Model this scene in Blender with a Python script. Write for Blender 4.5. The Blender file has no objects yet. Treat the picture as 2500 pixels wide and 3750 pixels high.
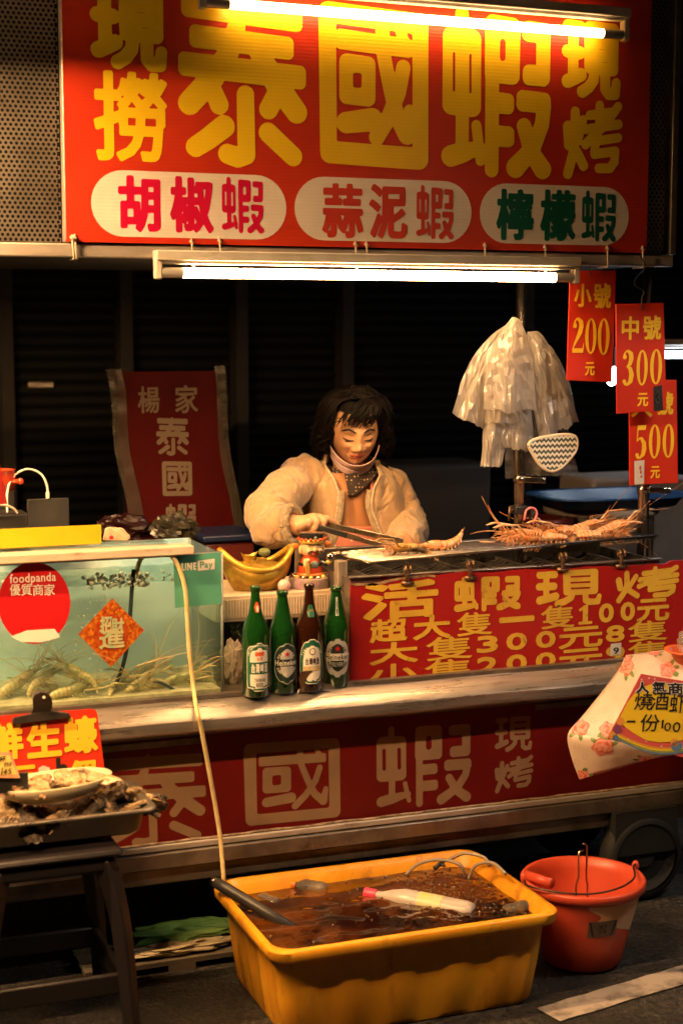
import bpy, bmesh, math, random
import numpy as np
from mathutils import Vector, Matrix, Quaternion, noise
from mathutils.geometry import tessellate_polygon, delaunay_2d_cdt
R = math.radians
random.seed(7)
S = bpy.context.scene
COL = S.collection

# ---------------------------------------------------------------- camera
# world axes: x runs along the cart (to the right), y away from the viewer, z up
YAW, PITCH, FPX, CH = R(21.0), R(6.63), 5800.0, 1.6
cam_d = bpy.data.cameras.new('camera'); cam = bpy.data.objects.new('camera', cam_d); COL.objects.link(cam)
cam.location = (0, 0, CH); cam.rotation_euler = (R(90)-PITCH, 0, -YAW)
cam_d.sensor_fit = 'VERTICAL'; cam_d.sensor_height = 36; cam_d.sensor_width = 24
cam_d.lens = FPX/3750*36; cam_d.clip_start = .05; cam_d.clip_end = 200
cam_d.dof.use_dof = True; cam_d.dof.focus_distance = 4.25; cam_d.dof.aperture_fstop = 2.8
S.camera = cam
# ---------------------------------------------------------------- night sky, exposure
wd = bpy.data.worlds.new('World'); S.world = wd; wd.use_nodes = True
_n = wd.node_tree.nodes; _l = wd.node_tree.links
_sky = _n.new('ShaderNodeTexSky'); _sky.sky_type = 'NISHITA'; _sky.sun_disc = False
_sky.sun_elevation = R(1.0); _sky.sun_rotation = R(120)
_bg = _n['Background']; _l.new(_sky.outputs[0], _bg.inputs[0]); _bg.inputs[1].default_value = 0.002
S.view_settings.view_transform = 'Standard'; S.view_settings.look = 'None'
S.view_settings.exposure = 0.0; S.view_settings.gamma = 1.0; S.view_settings.use_curve_mapping = False
S.cycles.use_denoising = True
S.cycles.max_bounces = 8; S.cycles.transparent_max_bounces = 16; S.cycles.transmission_bounces = 8; S.cycles.volume_bounces = 2
S.cycles.caustics_reflective = False; S.cycles.caustics_refractive = False
S.cycles.sample_clamp_indirect = 6
TUBE_COL = (1.0, .555, .225)
POW_TOP, POW_LOW, POW_FRONT, POW_RIGHT, POW_SIDE = 17.0, 100.0, 600.0, 230.0, 2000.0

# ---------------------------------------------------------------- measuring helpers (photo pixel -> place)
CAM = Vector((0, 0, CH))
FW = Vector((math.sin(YAW)*math.cos(PITCH), math.cos(YAW)*math.cos(PITCH), -math.sin(PITCH)))
RT = Vector((math.cos(YAW), -math.sin(YAW), 0)); UP = RT.cross(FW)
def ray(px, py): return FW + RT*((px-1250)/FPX) + UP*((1875-py)/FPX)
def onY(px, py, y): d = ray(px, py); return CAM + d*(y/d.y)
def onZ(px, py, z): d = ray(px, py); return CAM + d*((z-CH)/d.z)
def onX(px, py, x): d = ray(px, py); return CAM + d*(x/d.x)
def onD(px, py, dep): return CAM + ray(px, py)*dep
class Plane:
    """a flat board: origin, axis along, axis up, normal towards the viewer"""
    def __init__(s, o, ex, ey):
        s.o = Vector(o); s.ex = Vector(ex).normalized(); s.n = s.ex.cross(Vector(ey)).normalized(); s.ey = s.n.cross(s.ex)
    def hit(s, px, py):
        d = ray(px, py); t = (s.o-CAM).dot(s.n)/d.dot(s.n); q = CAM+d*t-s.o
        return q.dot(s.ex), q.dot(s.ey)
    def P(s, a, b, h=0.0): return s.o + s.ex*a + s.ey*b + s.n*h
    def rect(s, x0, x1, y0, y1):
        xm, ym = (x0+x1)/2, (y0+y1)/2
        return s.hit(x0, ym)[0], s.hit(x1, ym)[0], s.hit(xm, y1)[1], s.hit(xm, y0)[1]
def planeY(y, x=0, z=0): return Plane((x, y, z), (1, 0, 0), (0, 0, 1))

# ---------------------------------------------------------------- scene helpers
def wm(o):
    m = o.matrix_basis.copy()
    if o.parent: m = wm(o.parent) @ o.matrix_parent_inverse @ m
    return m
def tag(o, label=None, cat=None, group=None, kind=None):
    if label: o['label'] = label
    if cat: o['category'] = cat
    if group: o['group'] = group
    if kind: o['kind'] = kind
    return o
def thing(name, label, cat, loc=(0, 0, 0), rotz=0, group=None, rot=None):
    o = bpy.data.objects.new(name, None); COL.objects.link(o); o.empty_display_size = .05
    o.location = loc; o.rotation_euler = rot if rot else (0, 0, rotz)
    return tag(o, label, cat, group)
def copy_tree(o, parent=None):
    c = o.copy(); COL.objects.link(c); c.parent = parent
    if parent is not None: c.matrix_parent_inverse = o.matrix_parent_inverse.copy()
    for ch in [x for x in bpy.data.objects if x.parent == o]: copy_tree(ch, c)
    return c
class MB:
    def __init__(s): s.v = []; s.f = []; s.mi = []; s.cur = 0
    def add(s, vs, fs):
        k = len(s.v); s.v += [Vector(p) for p in vs]
        for f in fs: s.f.append([k+i for i in f]); s.mi.append(s.cur)
        return s
    def quad(s, a, b, c, d): return s.add([a, b, c, d], [(0, 1, 2, 3)])
    def box(s, c, d, rot=None, taper=None):
        x, y, z = d[0]/2, d[1]/2, d[2]/2
        t = taper or 1
        vs = [Vector(p) for p in [(-x, -y, -z), (x, -y, -z), (x, y, -z), (-x, y, -z), (-x*t, -y*t, z), (x*t, -y*t, z), (x*t, y*t, z), (-x*t, y*t, z)]]
        if rot is not None: vs = [rot @ p for p in vs]
        c = Vector(c)
        return s.add([p+c for p in vs], [(3, 2, 1, 0), (4, 5, 6, 7), (0, 1, 5, 4), (1, 2, 6, 5), (2, 3, 7, 6), (3, 0, 4, 7)])
    def span(s, p, q):
        p, q = Vector(p), Vector(q); return s.box((p+q)/2, (abs(q.x-p.x), abs(q.y-p.y), abs(q.z-p.z)))
    def bar(s, a, b, w, h, up=(0, 0, 1)):
        a, b = Vector(a), Vector(b); d = (b-a); L = d.length; d.normalize()
        u = Vector(up); sd = d.cross(u).normalized(); u = sd.cross(d)
        m = Matrix((d, sd, u)).transposed()
        return s.box((a+b)/2, (L, w, h), m)
    def tube(s, pts, r, n=10, cap=True, squash=None):
        pts = [Vector(p) for p in pts]; N = len(pts)
        rs = r if isinstance(r, (list, tuple)) else [r]*N
        k = len(s.v); t0 = (pts[1]-pts[0]).normalized()
        up = Vector((0, 0, 1)) if abs(t0.z) < .9 else Vector((1, 0, 0))
        sd = t0.cross(up).normalized(); prev = t0
        for i, p in enumerate(pts):
            t = (pts[min(i+1, N-1)]-pts[max(i-1, 0)]).normalized()
            q = prev.rotation_difference(t); sd = (q @ sd).normalized(); prev = t
            bn = t.cross(sd)
            for j in range(n):
                a = 2*math.pi*j/n; e = (sd*math.cos(a)+bn*math.sin(a)*(squash or 1))*rs[i]
                s.v.append(p+e)
        for i in range(N-1):
            for j in range(n):
                a, b = k+i*n+j, k+i*n+(j+1) % n
                s.f.append([a, b, b+n, a+n]); s.mi.append(s.cur)
        if cap:
            s.f.append([k+j for j in range(n)][::-1]); s.mi.append(s.cur)
            s.f.append([k+(N-1)*n+j for j in range(n)]); s.mi.append(s.cur)
        return s
    def lathe(s, prof, c=(0, 0, 0), n=24, axis=None, a0=0, a1=2*math.pi, xf=None):
        """profile of (radius, height)"""
        c = Vector(c); k = len(s.v); full = abs(a1-a0) > 6.28; m = n if full else n+1
        for (r, h) in prof:
            for j in range(m):
                a = a0+(a1-a0)*j/n; p = Vector((r*math.cos(a), r*math.sin(a), h))
                if xf is not None: p = xf @ p
                s.v.append(c+p)
        for i in range(len(prof)-1):
            for j in range(n):
                a, b = k+i*m+j, k+i*m+((j+1) % m)
                s.f.append([a, b, b+m, a+m]); s.mi.append(s.cur)
        return s
    def ball(s, c, r, n=10, m=7, xf=None):
        k = len(s.v); c = Vector(c); rr = r if isinstance(r, (tuple, list)) else (r, r, r)
        for i in range(m+1):
            t = math.pi*i/m
            for j in range(n):
                a = 2*math.pi*j/n
                p = Vector((rr[0]*math.sin(t)*math.cos(a), rr[1]*math.sin(t)*math.sin(a), rr[2]*math.cos(t)))
                if xf is not None: p = xf @ p
                s.v.append(c+p)
        for i in range(m):
            for j in range(n):
                a, b = k+i*n+j, k+i*n+(j+1) % n
                s.f.append([a, a+n, b+n, b]); s.mi.append(s.cur)
        return s
    def grid(s, nu, nv, fn, closeu=False):
        k = len(s.v); mu = nu if closeu else nu+1
        for j in range(nv+1):
            for i in range(mu): s.v.append(Vector(fn(i/nu, j/nv)))
        for j in range(nv):
            for i in range(nu):
                a, b = k+j*mu+i, k+j*mu+(i+1) % mu
                s.f.append([a, b, b+mu, a+mu]); s.mi.append(s.cur)
        return s
    def prism(s, poly, fn0, fn1):
        """closed outline poly [(a,b)], fn0/fn1 map to the two faces"""
        n = len(poly); k = len(s.v)
        for p in poly: s.v.append(Vector(fn0(*p)))
        for p in poly: s.v.append(Vector(fn1(*p)))
        tr = tessellate_polygon([[Vector((p[0], p[1], 0)) for p in poly]])
        for t in tr:
            s.f.append([k+i for i in t]); s.mi.append(s.cur); s.f.append([k+n+i for i in t][::-1]); s.mi.append(s.cur)
        for i in range(n):
            j = (i+1) % n; s.f.append([k+i, k+j, k+n+j, k+n+i]); s.mi.append(s.cur)
        return s
    def obj(s, name, mat, parent=None, smooth=False, bevel=0, bseg=2, local=False, label=None, cat=None, group=None, kind=None, sub=0, solid=0, weld=False, auto=None, fixn=True):
        me = bpy.data.meshes.new(name)
        vs = s.v
        off = Vector((0, 0, 0))
        if parent is None and not local and vs:
            xs = [p.x for p in vs]; ys = [p.y for p in vs]; zs = [p.z for p in vs]
            off = Vector(((min(xs)+max(xs))/2, (min(ys)+max(ys))/2, min(zs)))
        me.from_pydata([tuple(p-off) for p in vs], [], s.f)
        mats = mat if isinstance(mat, (list, tuple)) else [mat]
        for m in mats: me.materials.append(MAT(m))
        if len(mats) > 1: me.polygons.foreach_set('material_index', s.mi)
        if fixn or weld:
            bm = bmesh.new(); bm.from_mesh(me)
            if weld: bmesh.ops.remove_doubles(bm, verts=bm.verts, dist=1e-5)
            if fixn: bmesh.ops.recalc_face_normals(bm, faces=bm.faces)
            bm.to_mesh(me); bm.free()
        if smooth or auto:
            me.polygons.foreach_set('use_smooth', [True]*len(me.polygons))
            if auto: me.set_sharp_from_angle(angle=R(auto))
        me.update()
        o = bpy.data.objects.new(name, me); COL.objects.link(o); o.location = off
        if parent is not None:
            o.parent = parent
            if not local: o.matrix_parent_inverse = wm(parent).inverted()
        if solid:
            d = o.modifiers.new('solid', 'SOLIDIFY'); d.thickness = solid; d.offset = 0
        if bevel:
            d = o.modifiers.new('bevel', 'BEVEL'); d.width = bevel; d.segments = bseg; d.limit_method = 'ANGLE'; d.angle_limit = R(40)
            if not smooth:
                me.polygons.foreach_set('use_smooth', [True]*len(me.polygons)); me.set_sharp_from_angle(angle=R(40))
        if sub:
            d = o.modifiers.new('sub', 'SUBSURF'); d.levels = sub; d.render_levels = sub
            me.polygons.foreach_set('use_smooth', [True]*len(me.polygons))
        return tag(o, label, cat, group, kind)
def spline(pts, n=6):
    """Catmull-Rom through points"""
    P = [Vector(p) for p in pts]; P = [P[0]*2-P[1]] + P + [P[-1]*2-P[-2]]; out = []
    for i in range(1, len(P)-2):
        a, b, c, d = P[i-1:i+3]
        for k in range(n):
            t = k/n; out.append(.5*((2*b)+(c-a)*t+(2*a-5*b+4*c-d)*t*t+(3*b-a-3*c+d)*t**3))
    out.append(P[-2]); return out
def lerp(a, b, t): return a+(b-a)*t

# ---------------------------------------------------------------- materials
_mats = {}; _defs = {}
def MAT(n):
    if not isinstance(n, str): return n
    if n not in _mats: _mats[n] = _make(n, **_defs[n])
    return _mats[n]
def D(n, **k): _defs[n] = k
def _make(name, c=(.5, .5, .5), c2=None, nscale=8., ndet=6., lo=.4, hi=.65, rough=.5, rvar=0., metal=0., bump=0., bscale=60., bstr=.3, spec=.5, trans=0., ior=1.45, alpha=1., emit=None, estr=0., coat=0., sss=0., stretch=None, c3=None, n3=3., lo3=.55, hi3=.7, wave=None, sheen=0., custom=None, stain=0.):
    m = bpy.data.materials.new(name); m.use_nodes = True
    nt = m.node_tree; N = nt.nodes; L = nt.links; b = N['Principled BSDF']
    def inp(k, v): b.inputs[k].default_value = v
    inp('Roughness', rough); inp('Metallic', metal); inp('IOR', ior); inp('Alpha', alpha)
    inp('Specular IOR Level', spec); inp('Transmission Weight', trans); inp('Coat Weight', coat); inp('Base Color', (*c, 1))
    if coat: inp('Coat Roughness', .08)
    if sheen: inp('Sheen Weight', sheen); inp('Sheen Roughness', .5)
    if sss: inp('Subsurface Weight', sss); inp('Subsurface Radius', (.012, .005, .003)); inp('Subsurface Scale', 1.0)
    if emit: inp('Emission Color', (*emit, 1)); inp('Emission Strength', estr)
    tc = N.new('ShaderNodeTexCoord'); co = tc.outputs['Object']
    if stretch:
        mp = N.new('ShaderNodeMapping'); mp.inputs['Scale'].default_value = stretch; L.new(co, mp.inputs[0]); co = mp.outputs[0]
    def noi(sc, det=6., rg=.6):
        t = N.new('ShaderNodeTexNoise'); t.inputs['Scale'].default_value = sc; t.inputs['Detail'].default_value = det; t.inputs['Roughness'].default_value = rg
        L.new(co, t.inputs['Vector']); return t.outputs[0]
    def ramp(src, lo, hi, a=(0, 0, 0, 1), z=(1, 1, 1, 1)):
        r = N.new('ShaderNodeValToRGB'); r.color_ramp.elements[0].position = lo; r.color_ramp.elements[1].position = hi
        r.color_ramp.elements[0].color = a; r.color_ramp.elements[1].color = z; L.new(src, r.inputs[0]); return r.outputs[0]
    def mix(f, a, z):
        x = N.new('ShaderNodeMix'); x.data_type = 'RGBA'
        for s_, v in ((x.inputs[0], f), (x.inputs[6], a), (x.inputs[7], z)):
            if isinstance(v, (int, float)): s_.default_value = v
            elif isinstance(v, tuple): s_.default_value = (*v[:3], 1)
            else: L.new(v, s_)
        return x.outputs[2]
    cur = None
    if c2:
        cur = mix(ramp(noi(nscale, ndet), lo, hi), c, c2); L.new(cur, b.inputs['Base Color'])
    if c3:
        cur = mix(ramp(noi(n3, 8., .7), lo3, hi3), cur if cur else c, c3); L.new(cur, b.inputs['Base Color'])
    if rvar:
        r = N.new('ShaderNodeMapRange'); L.new(noi(nscale*1.7, 4.), r.inputs[0]); r.inputs[1].default_value = .3; r.inputs[2].default_value = .7
        r.inputs[3].default_value = max(.02, rough-rvar); r.inputs[4].default_value = min(1, rough+rvar); L.new(r.outputs[0], b.inputs['Roughness'])
    hgt = None
    if bump:
        hgt = noi(bscale, 5.)
    if wave:
        ax, per, amp = wave
        w = N.new('ShaderNodeTexWave'); w.bands_direction = ax; w.inputs['Scale'].default_value = 1/per/ 3.1416; w.inputs['Distortion'].default_value = .3
        L.new(tc.outputs['Object'], w.inputs['Vector'])
        if hgt is None: hgt = w.outputs[1]; bump = amp
        else:
            ad = N.new('ShaderNodeMath'); ad.operation = 'MULTIPLY_ADD'; L.new(w.outputs[1], ad.inputs[0]); ad.inputs[1].default_value = amp/bump; L.new(hgt, ad.inputs[2]); hgt = ad.outputs[0]
    if hgt is not None:
        bp = N.new('ShaderNodeBump'); bp.inputs['Strength'].default_value = bstr; bp.inputs['Distance'].default_value = bump; L.new(hgt, bp.inputs['Height'])
        L.new(bp.outputs[0], b.inputs['Normal'])
    if custom: custom(m, N, L, b, tc, noi, ramp, mix)
    return m

# ---------------------------------------------------------------- lettering: outlines with rounded strokes
_tcu = bpy.data.curves.new('lettering', 'FONT'); _tcu.fill_mode = 'NONE'; _tcu.dimensions = '2D'; _tcu.resolution_u = 3
_tob = bpy.data.objects.new('lettering', _tcu); COL.objects.link(_tob)
_fcache = {}
def font_edges(txt):
    if txt not in _fcache:
        _tcu.body = txt; bpy.context.view_layer.update()
        ev = _tob.evaluated_get(bpy.context.evaluated_depsgraph_get()); me = ev.to_mesh()
        V = np.array([v.co[:2] for v in me.vertices]); Ed = np.array([e.vertices[:] for e in me.edges]); ev.to_mesh_clear()
        mn, mx = V.min(0), V.max(0); V = (V-mn)/(mx-mn)
        _fcache[txt] = (V[Ed[:, 0]], V[Ed[:, 1]], (mx-mn)[0]/(mx-mn)[1])
    return _fcache[txt]
def seg_dist(X, Y, A, B, ra=None, rb=None):
    out = np.full(X.shape, 1e9)
    for i in range(len(A)):
        ax, ay = A[i]; bx, by = B[i]; dx, dy = bx-ax, by-ay; l2 = dx*dx+dy*dy+1e-12
        t = np.clip(((X-ax)*dx+(Y-ay)*dy)/l2, 0, 1)
        d = np.hypot(X-ax-t*dx, Y-ay-t*dy)
        if ra is not None: d = d-(ra[i]+(rb[i]-ra[i])*t)
        np.minimum(out, d, out=out)
    return out
def inside(X, Y, A, B):
    c = np.zeros(X.shape, bool)
    for i in range(len(A)):
        ax, ay = A[i]; bx, by = B[i]
        if ay == by: continue
        m = ((ay > Y) != (by > Y)) & (X < (bx-ax)*(Y-ay)/(by-ay)+ax); c ^= m
    return c
def contours(G, x0, y0, hx, hy):
    ny, nx = G.shape; seg = {}
    def pt(k):
        i, j, d = k
        if d == 0: a, b_ = G[j, i], G[j, i+1]; t = a/(a-b_); return (x0+(i+t)*hx, y0+j*hy)
        a, b_ = G[j, i], G[j+1, i]; t = a/(a-b_); return (x0+i*hx, y0+(j+t)*hy)
    I = G < 0
    act = np.argwhere((I[:-1, :-1].astype(int)+I[:-1, 1:]+I[1:, :-1]+I[1:, 1:]) % 4 != 0)
    for j, i in act:
        b0, b1, b2, b3 = I[j, i], I[j, i+1], I[j+1, i+1], I[j+1, i]
        es = []
        if b0 != b1: es.append((i, j, 0, not b0))
        if b1 != b2: es.append((i+1, j, 1, not b1))
        if b2 != b3: es.append((i, j+1, 0, not b2))
        if b3 != b0: es.append((i, j, 1, not b3))
        ent = [e[:3] for e in es if e[3]]; ex = [e[:3] for e in es if not e[3]]
        if len(es) == 2: seg[ex[0]] = ent[0]
        else:
            k = [e[:3] for e in es]
            if es[0][3]: seg[k[1]] = k[0]; seg[k[3]] = k[2]
            else: seg[k[0]] = k[3]; seg[k[2]] = k[1]
    loops = []
    while seg:
        st = next(iter(seg)); cur = st; lp = []
        while cur in seg:
            lp.append(pt(cur)); cur = seg.pop(cur)
        if len(lp) > 3: loops.append(lp)
    return loops
def simplify(lp, tol):
    def dp(a, b):
        if b-a < 2: return []
        p, q = np.array(lp[a]), np.array(lp[b % len(lp)]); d = q-p; L = np.hypot(*d)+1e-12
        best, bi = 0, -1
        for k in range(a+1, b):
            e = np.array(lp[k])-p; h = abs(d[0]*e[1]-d[1]*e[0])/L if L > 1e-9 else np.hypot(*e)
            if h > best: best, bi = h, k
        if best < tol: return []
        return dp(a, bi)+[bi]+dp(bi, b)
    n = len(lp); m = n//2
    ids = [0]+dp(0, m)+[m]+dp(m, n)
    return [lp[i] for i in ids]
def fill(lps):
    """triangles inside closed loops (even-odd)"""
    flat = [p for l in lps for p in l]; ed = []; k = 0
    for l in lps:
        n = len(l); ed += [(k+i, k+(i+1) % n) for i in range(n)]; k += n
    if not flat: return [], []
    vs, _, fs, _, _, _ = delaunay_2d_cdt([Vector(p) for p in flat], ed, [], 0, 1e-7)
    A = np.array([flat[e[0]] for e in ed]); B = np.array([flat[e[1]] for e in ed])
    cs = np.array([[sum(vs[i].x for i in f)/3, sum(vs[i].y for i in f)/3] for f in fs])
    ins = inside(cs[:, 0], cs[:, 1], A, B)
    return [(p.x, p.y) for p in vs], [tuple(f) for f, q in zip(fs, ins) if q]
STROKES = {}
_gcache = {}
def glyph(ch, aspect, bold=.02, N=72, rs=1.0):
    """flat character, height 1, width aspect -> (verts2d, tris)"""
    key = (ch, round(aspect, 2), bold, N, rs)
    if key in _gcache: return _gcache[key]
    h = 1.0/N; nx = int(aspect*N)+7; ny = N+7
    gx = (np.arange(nx)-3)*h; gy = (np.arange(ny)-3)*h; X, Y = np.meshgrid(gx, gy)
    if ch in STROKES:
        bb, prims = STROKES[ch]; sx = aspect/(bb[2]-bb[0]); sy = 1/(bb[3]-bb[1]); sr = (sx*sy)**.5
        G = np.full(X.shape, 1e9)
        for p in prims:
            k, pts, r = p
            Q = np.array([((x-bb[0])*sx, 1-(y-bb[1])*sy) for x, y in pts])
            if k in ('c', '-c'):
                rr = np.array(r if isinstance(r, (list, tuple)) else [r]*len(Q))*sr*(rs if k == 'c' else 1.)
                d = seg_dist(X, Y, Q[:-1], Q[1:], rr[:-1], rr[1:])
            else:
                A, B = Q, np.roll(Q, -1, 0); d = seg_dist(X, Y, A, B); d = np.where(inside(X, Y, A, B), -d, d)-r*sr
            G = np.maximum(G, -d) if k[0] == '-' else np.minimum(G, d)
        G = G-bold
    else:
        A, B, _ = font_edges(ch)
        sc = np.array([aspect-2*bold, 1-2*bold]); A = A*sc+bold; B = B*sc+bold
        d = seg_dist(X, Y, A, B); G = np.where(inside(X, Y, A, B), -d, d)-bold
    G[0, :] = G[-1, :] = 1; G[:, 0] = G[:, -1] = 1; G[G == 0] = 1e-6
    lps = [simplify(l, h*.22) for l in contours(G, gx[0], gy[0], h, h)]
    lps = [l for l in lps if len(l) > 2]
    flat, tr = fill(lps)
    _gcache[key] = (flat, tr); return _gcache[key]
def put_glyph(pl, ch, x0, x1, y0, y1, mat, parent, bold=.02, N=72, rs=1., h=.0008, name='character', px=True, wrap=None, skew=0., clip=None, rot=0.):
    """character fitted to the photo box x0..x1, y0..y1 on the board (or to board metres if px=False)"""
    a0, a1, b0, b1 = pl.rect(x0, x1, y0, y1) if px else (x0, x1, y0, y1)
    w, hh = a1-a0, b1-b0
    fl, tr = glyph(ch, w/hh, bold, N, rs)
    m = MB(); f = wrap or (lambda a, b: pl.P(a, b, h))
    cr, sr_ = math.cos(rot), math.sin(rot); ca, cb = (a0+a1)/2, (b0+b1)/2
    vs = []
    for x, y in fl:
        a, b = a0+x*hh+skew*y*hh, b0+y*hh
        if rot: a, b = ca+(a-ca)*cr-(b-cb)*sr_, cb+(a-ca)*sr_+(b-cb)*cr
        if clip: b = min(max(b, clip[0]), clip[1]); a = min(max(a, clip[2] if len(clip) > 2 else -1e9), clip[3] if len(clip) > 2 else 1e9)
        vs.append(f(a, b))
    m.add(vs, tr)
    o = m.obj(name, mat, parent, fixn=False)
    return o
def put_text(pl, txt, x0, x1, y0, y1, mat, parent, bold=.02, N=48, px=True, **k):
    """string of characters spread over a box, each keeping its natural width"""
    a0, a1, b0, b1 = pl.rect(x0, x1, y0, y1) if px else (x0, x1, y0, y1)
    for ch_, l0, l1, t0, t1 in layout(txt):
        put_glyph(pl, ch_, a0+(a1-a0)*l0, a0+(a1-a0)*l1, b0+(b1-b0)*t0, b0+(b1-b0)*t1, mat, parent, bold=bold, N=N, px=False, **k)
_lc = {}
def layout(txt):
    if txt in _lc: return _lc[txt]
    out = []; bx = []
    for i, c in enumerate(txt):
        if c == ' ': bx.append(None); continue
        _tcu.body = txt[:i+1]; bpy.context.view_layer.update(); ev = _tob.evaluated_get(bpy.context.evaluated_depsgraph_get()); me = ev.to_mesh()
        full = np.array([v.co[:2] for v in me.vertices]); ev.to_mesh_clear()
        _tcu.body = c; bpy.context.view_layer.update(); ev = _tob.evaluated_get(bpy.context.evaluated_depsgraph_get()); me = ev.to_mesh()
        one = np.array([v.co[:2] for v in me.vertices]); ev.to_mesh_clear()
        mx = full[:, 0].max(); w = one[:, 0].max()-one[:, 0].min()
        bx.append((mx-w, mx, one[:, 1].min(), one[:, 1].max()))
    g = [b for b in bx if b]; l, r, t, u = min(b[0] for b in g), max(b[1] for b in g), min(b[2] for b in g), max(b[3] for b in g)
    for c, b in zip(txt, bx):
        if b: out.append((c, (b[0]-l)/(r-l), (b[1]-l)/(r-l), (b[2]-t)/(u-t), (b[3]-t)/(u-t)))
    _lc[txt] = out; return out
STROKES['泰'] = ((30, -48, 1412, 1782), [
 ('p', [(140, 20), (1290, 90), (1290, 230), (140, 150)], 68), ('p', [(215, 355), (1200, 420), (1200, 538), (215, 470)], 62),
 ('p', [(100, 650), (1330, 722), (1330, 845), (100, 770)], 65),
 ('c', [(690, -10), (650, 290), (555, 590), (385, 850), (150, 1120)], [60, 98, 112, 124, 122]),
 ('c', [(890, 550), (1080, 880), (1290, 1160)], [108, 128, 120]), ('c', [(380, 920), (460, 1120)], [90, 104]),
 ('c', [(1110, 900), (985, 1145)], 104), ('c', [(740, 1000), (745, 1600)], 97), ('c', [(735, 1640), (650, 1675), (545, 1640)], [110, 108, 104]),
 ('c', [(210, 1580), (340, 1490), (510, 1350)], [106, 112, 118]), ('c', [(980, 1395), (1250, 1640)], [106, 104])])
STROKES['國'] = ((40, 60, 1320, 1925), [
 ('p', [(160, 180), (1190, 240), (1200, 1805), (180, 1770)], 120), ('-p', [(262, 320), (1100, 372), (1110, 1650), (270, 1620)], 18),
 ('p', [(290, 400), (1075, 460), (1075, 590), (290, 540)], 45), ('p', [(365, 720), (610, 740), (610, 1130), (365, 1115)], 88),
 ('-p', [(460, 870), (512, 870), (512, 990), (460, 990)], 24), ('c', [(770, 300), (785, 620), (865, 1000), (950, 1340), (1060, 1530)], [85, 85, 88, 95, 108]),
 ('c', [(1015, 750), (960, 1050), (840, 1350), (710, 1570)], [88, 88, 92, 96]), ('c', [(1090, 1250), (1065, 1500)], [74, 104]),
 ('c', [(360, 1420), (660, 1370)], [118, 128]), ('c', [(970, 320), (1010, 420)], [60, 70])])
STROKES['蝦'] = ((73, 100, 1352, 2045), [
 ('p', [(190, 450), (420, 470), (425, 1240), (190, 1225)], 108), ('-c', [(215, 640), (218, 1060)], 14), ('-c', [(400, 650), (404, 1070)], 14),
 ('c', [(302, 180), (302, 500)], 80), ('c', [(315, 1100), (315, 1740)], 80), ('c', [(188, 1812), (320, 1765), (520, 1700)], [116, 112, 66]),
 ('c', [(475, 1450), (525, 1850)], [62, 60]), ('c', [(648, 262), (655, 1950)], 84), ('p', [(650, 265), (880, 285), (880, 860), (650, 850)], 92),
 ('-c', [(767, 475), (767, 655)], 34), ('p', [(690, 1130), (838, 1135), (838, 1225), (690, 1220)], 72), ('p', [(690, 1510), (845, 1515), (845, 1605), (690, 1600)], 72),
 ('p', [(1060, 295), (1245, 305), (1245, 372), (1060, 365)], 80), ('p', [(1228, 310), (1245, 310), (1245, 860), (1230, 860)], 80), ('p', [(1075, 795), (1240, 800), (1240, 875), (1075, 870)], 80),
 ('p', [(1005, 1095), (1258, 1110), (1262, 1185), (1005, 1175)], 80), ('c', [(1255, 1180), (1232, 1400), (1130, 1680), (930, 1915)], [88, 90, 95, 115]),
 ('c', [(1025, 1430), (1110, 1720), (1245, 1920)], [92, 96, 112])])
STROKES['現'] = ((15, -260, 1055, 960), [
 ('c', [(200, -180), (205, 640)], 72), ('c', [(105, -180), (325, -165)], 80), ('c', [(100, 228), (315, 245)], 82), ('c', [(112, 712), (230, 662), (342, 600)], [90, 85, 86]),
 ('p', [(490, -184), (920, -164), (920, 490), (500, 470)], 76), ('-p', [(558, -75), (848, -62), (848, -12), (558, -28)], 4),
 ('-p', [(558, 135), (848, 150), (848, 200), (558, 183)], 4), ('-p', [(558, 340), (848, 354), (848, 405), (575, 388)], 4),
 ('c', [(590, 520), (570, 680), (480, 800), (375, 868)], [72, 72, 75, 78]), ('c', [(780, 540), (785, 810), (850, 885), (965, 885), (985, 700)], [70, 70, 72, 68, 60])])
STROKES['烤'] = ((1155, 405, 1502, 722), [
 ('c', [(1180, 515), (1188, 585)], 23), ('c', [(1221, 456), (1222, 560), (1212, 620), (1182, 700)], 20), ('c', [(1268, 486), (1238, 570)], 18), ('c', [(1232, 610), (1276, 666)], 20),
 ('c', [(1308, 466), (1440, 450)], 18), ('c', [(1367, 425), (1367, 510)], 18), ('c', [(1288, 522), (1482, 496)], 18), ('c', [(1478, 426), (1400, 500), (1284, 582)], 18),
 ('c', [(1335, 568), (1482, 549)], 17), ('c', [(1345, 570), (1340, 618), (1466, 603), (1462, 645), (1435, 672), (1368, 674)], 18)])
# ================================================================ materials
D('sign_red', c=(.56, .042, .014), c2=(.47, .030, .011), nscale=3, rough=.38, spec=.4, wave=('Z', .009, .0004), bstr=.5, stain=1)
D('sign_yellow', c=(.86, .60, .014), c2=(.80, .53, .012), nscale=4, rough=.38, spec=.4, wave=('Z', .009, .0004), bstr=.5)
D('sign_white', c=(.78, .72, .66), c2=(.7, .63, .56), nscale=5, rough=.4, spec=.4, wave=('Z', .009, .0004), bstr=.5)
D('print_magenta', c=(.55, .004, .05), rough=.4)
D('print_red', c=(.55, .045, .02), rough=.4)
D('print_green', c=(.004, .10, .065), rough=.4)
D('print_black', c=(.012, .011, .01), rough=.5)
D('print_white', c=(.75, .72, .68), rough=.5)
D('steel', c=(.52, .47, .43), c2=(.38, .34, .30), nscale=6, rough=.5, rvar=.12, metal=.55, c3=(.14, .09, .06), n3=5, lo3=.6, hi3=.74, stretch=(1, 4, 4), bump=.001, bscale=30)
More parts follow.
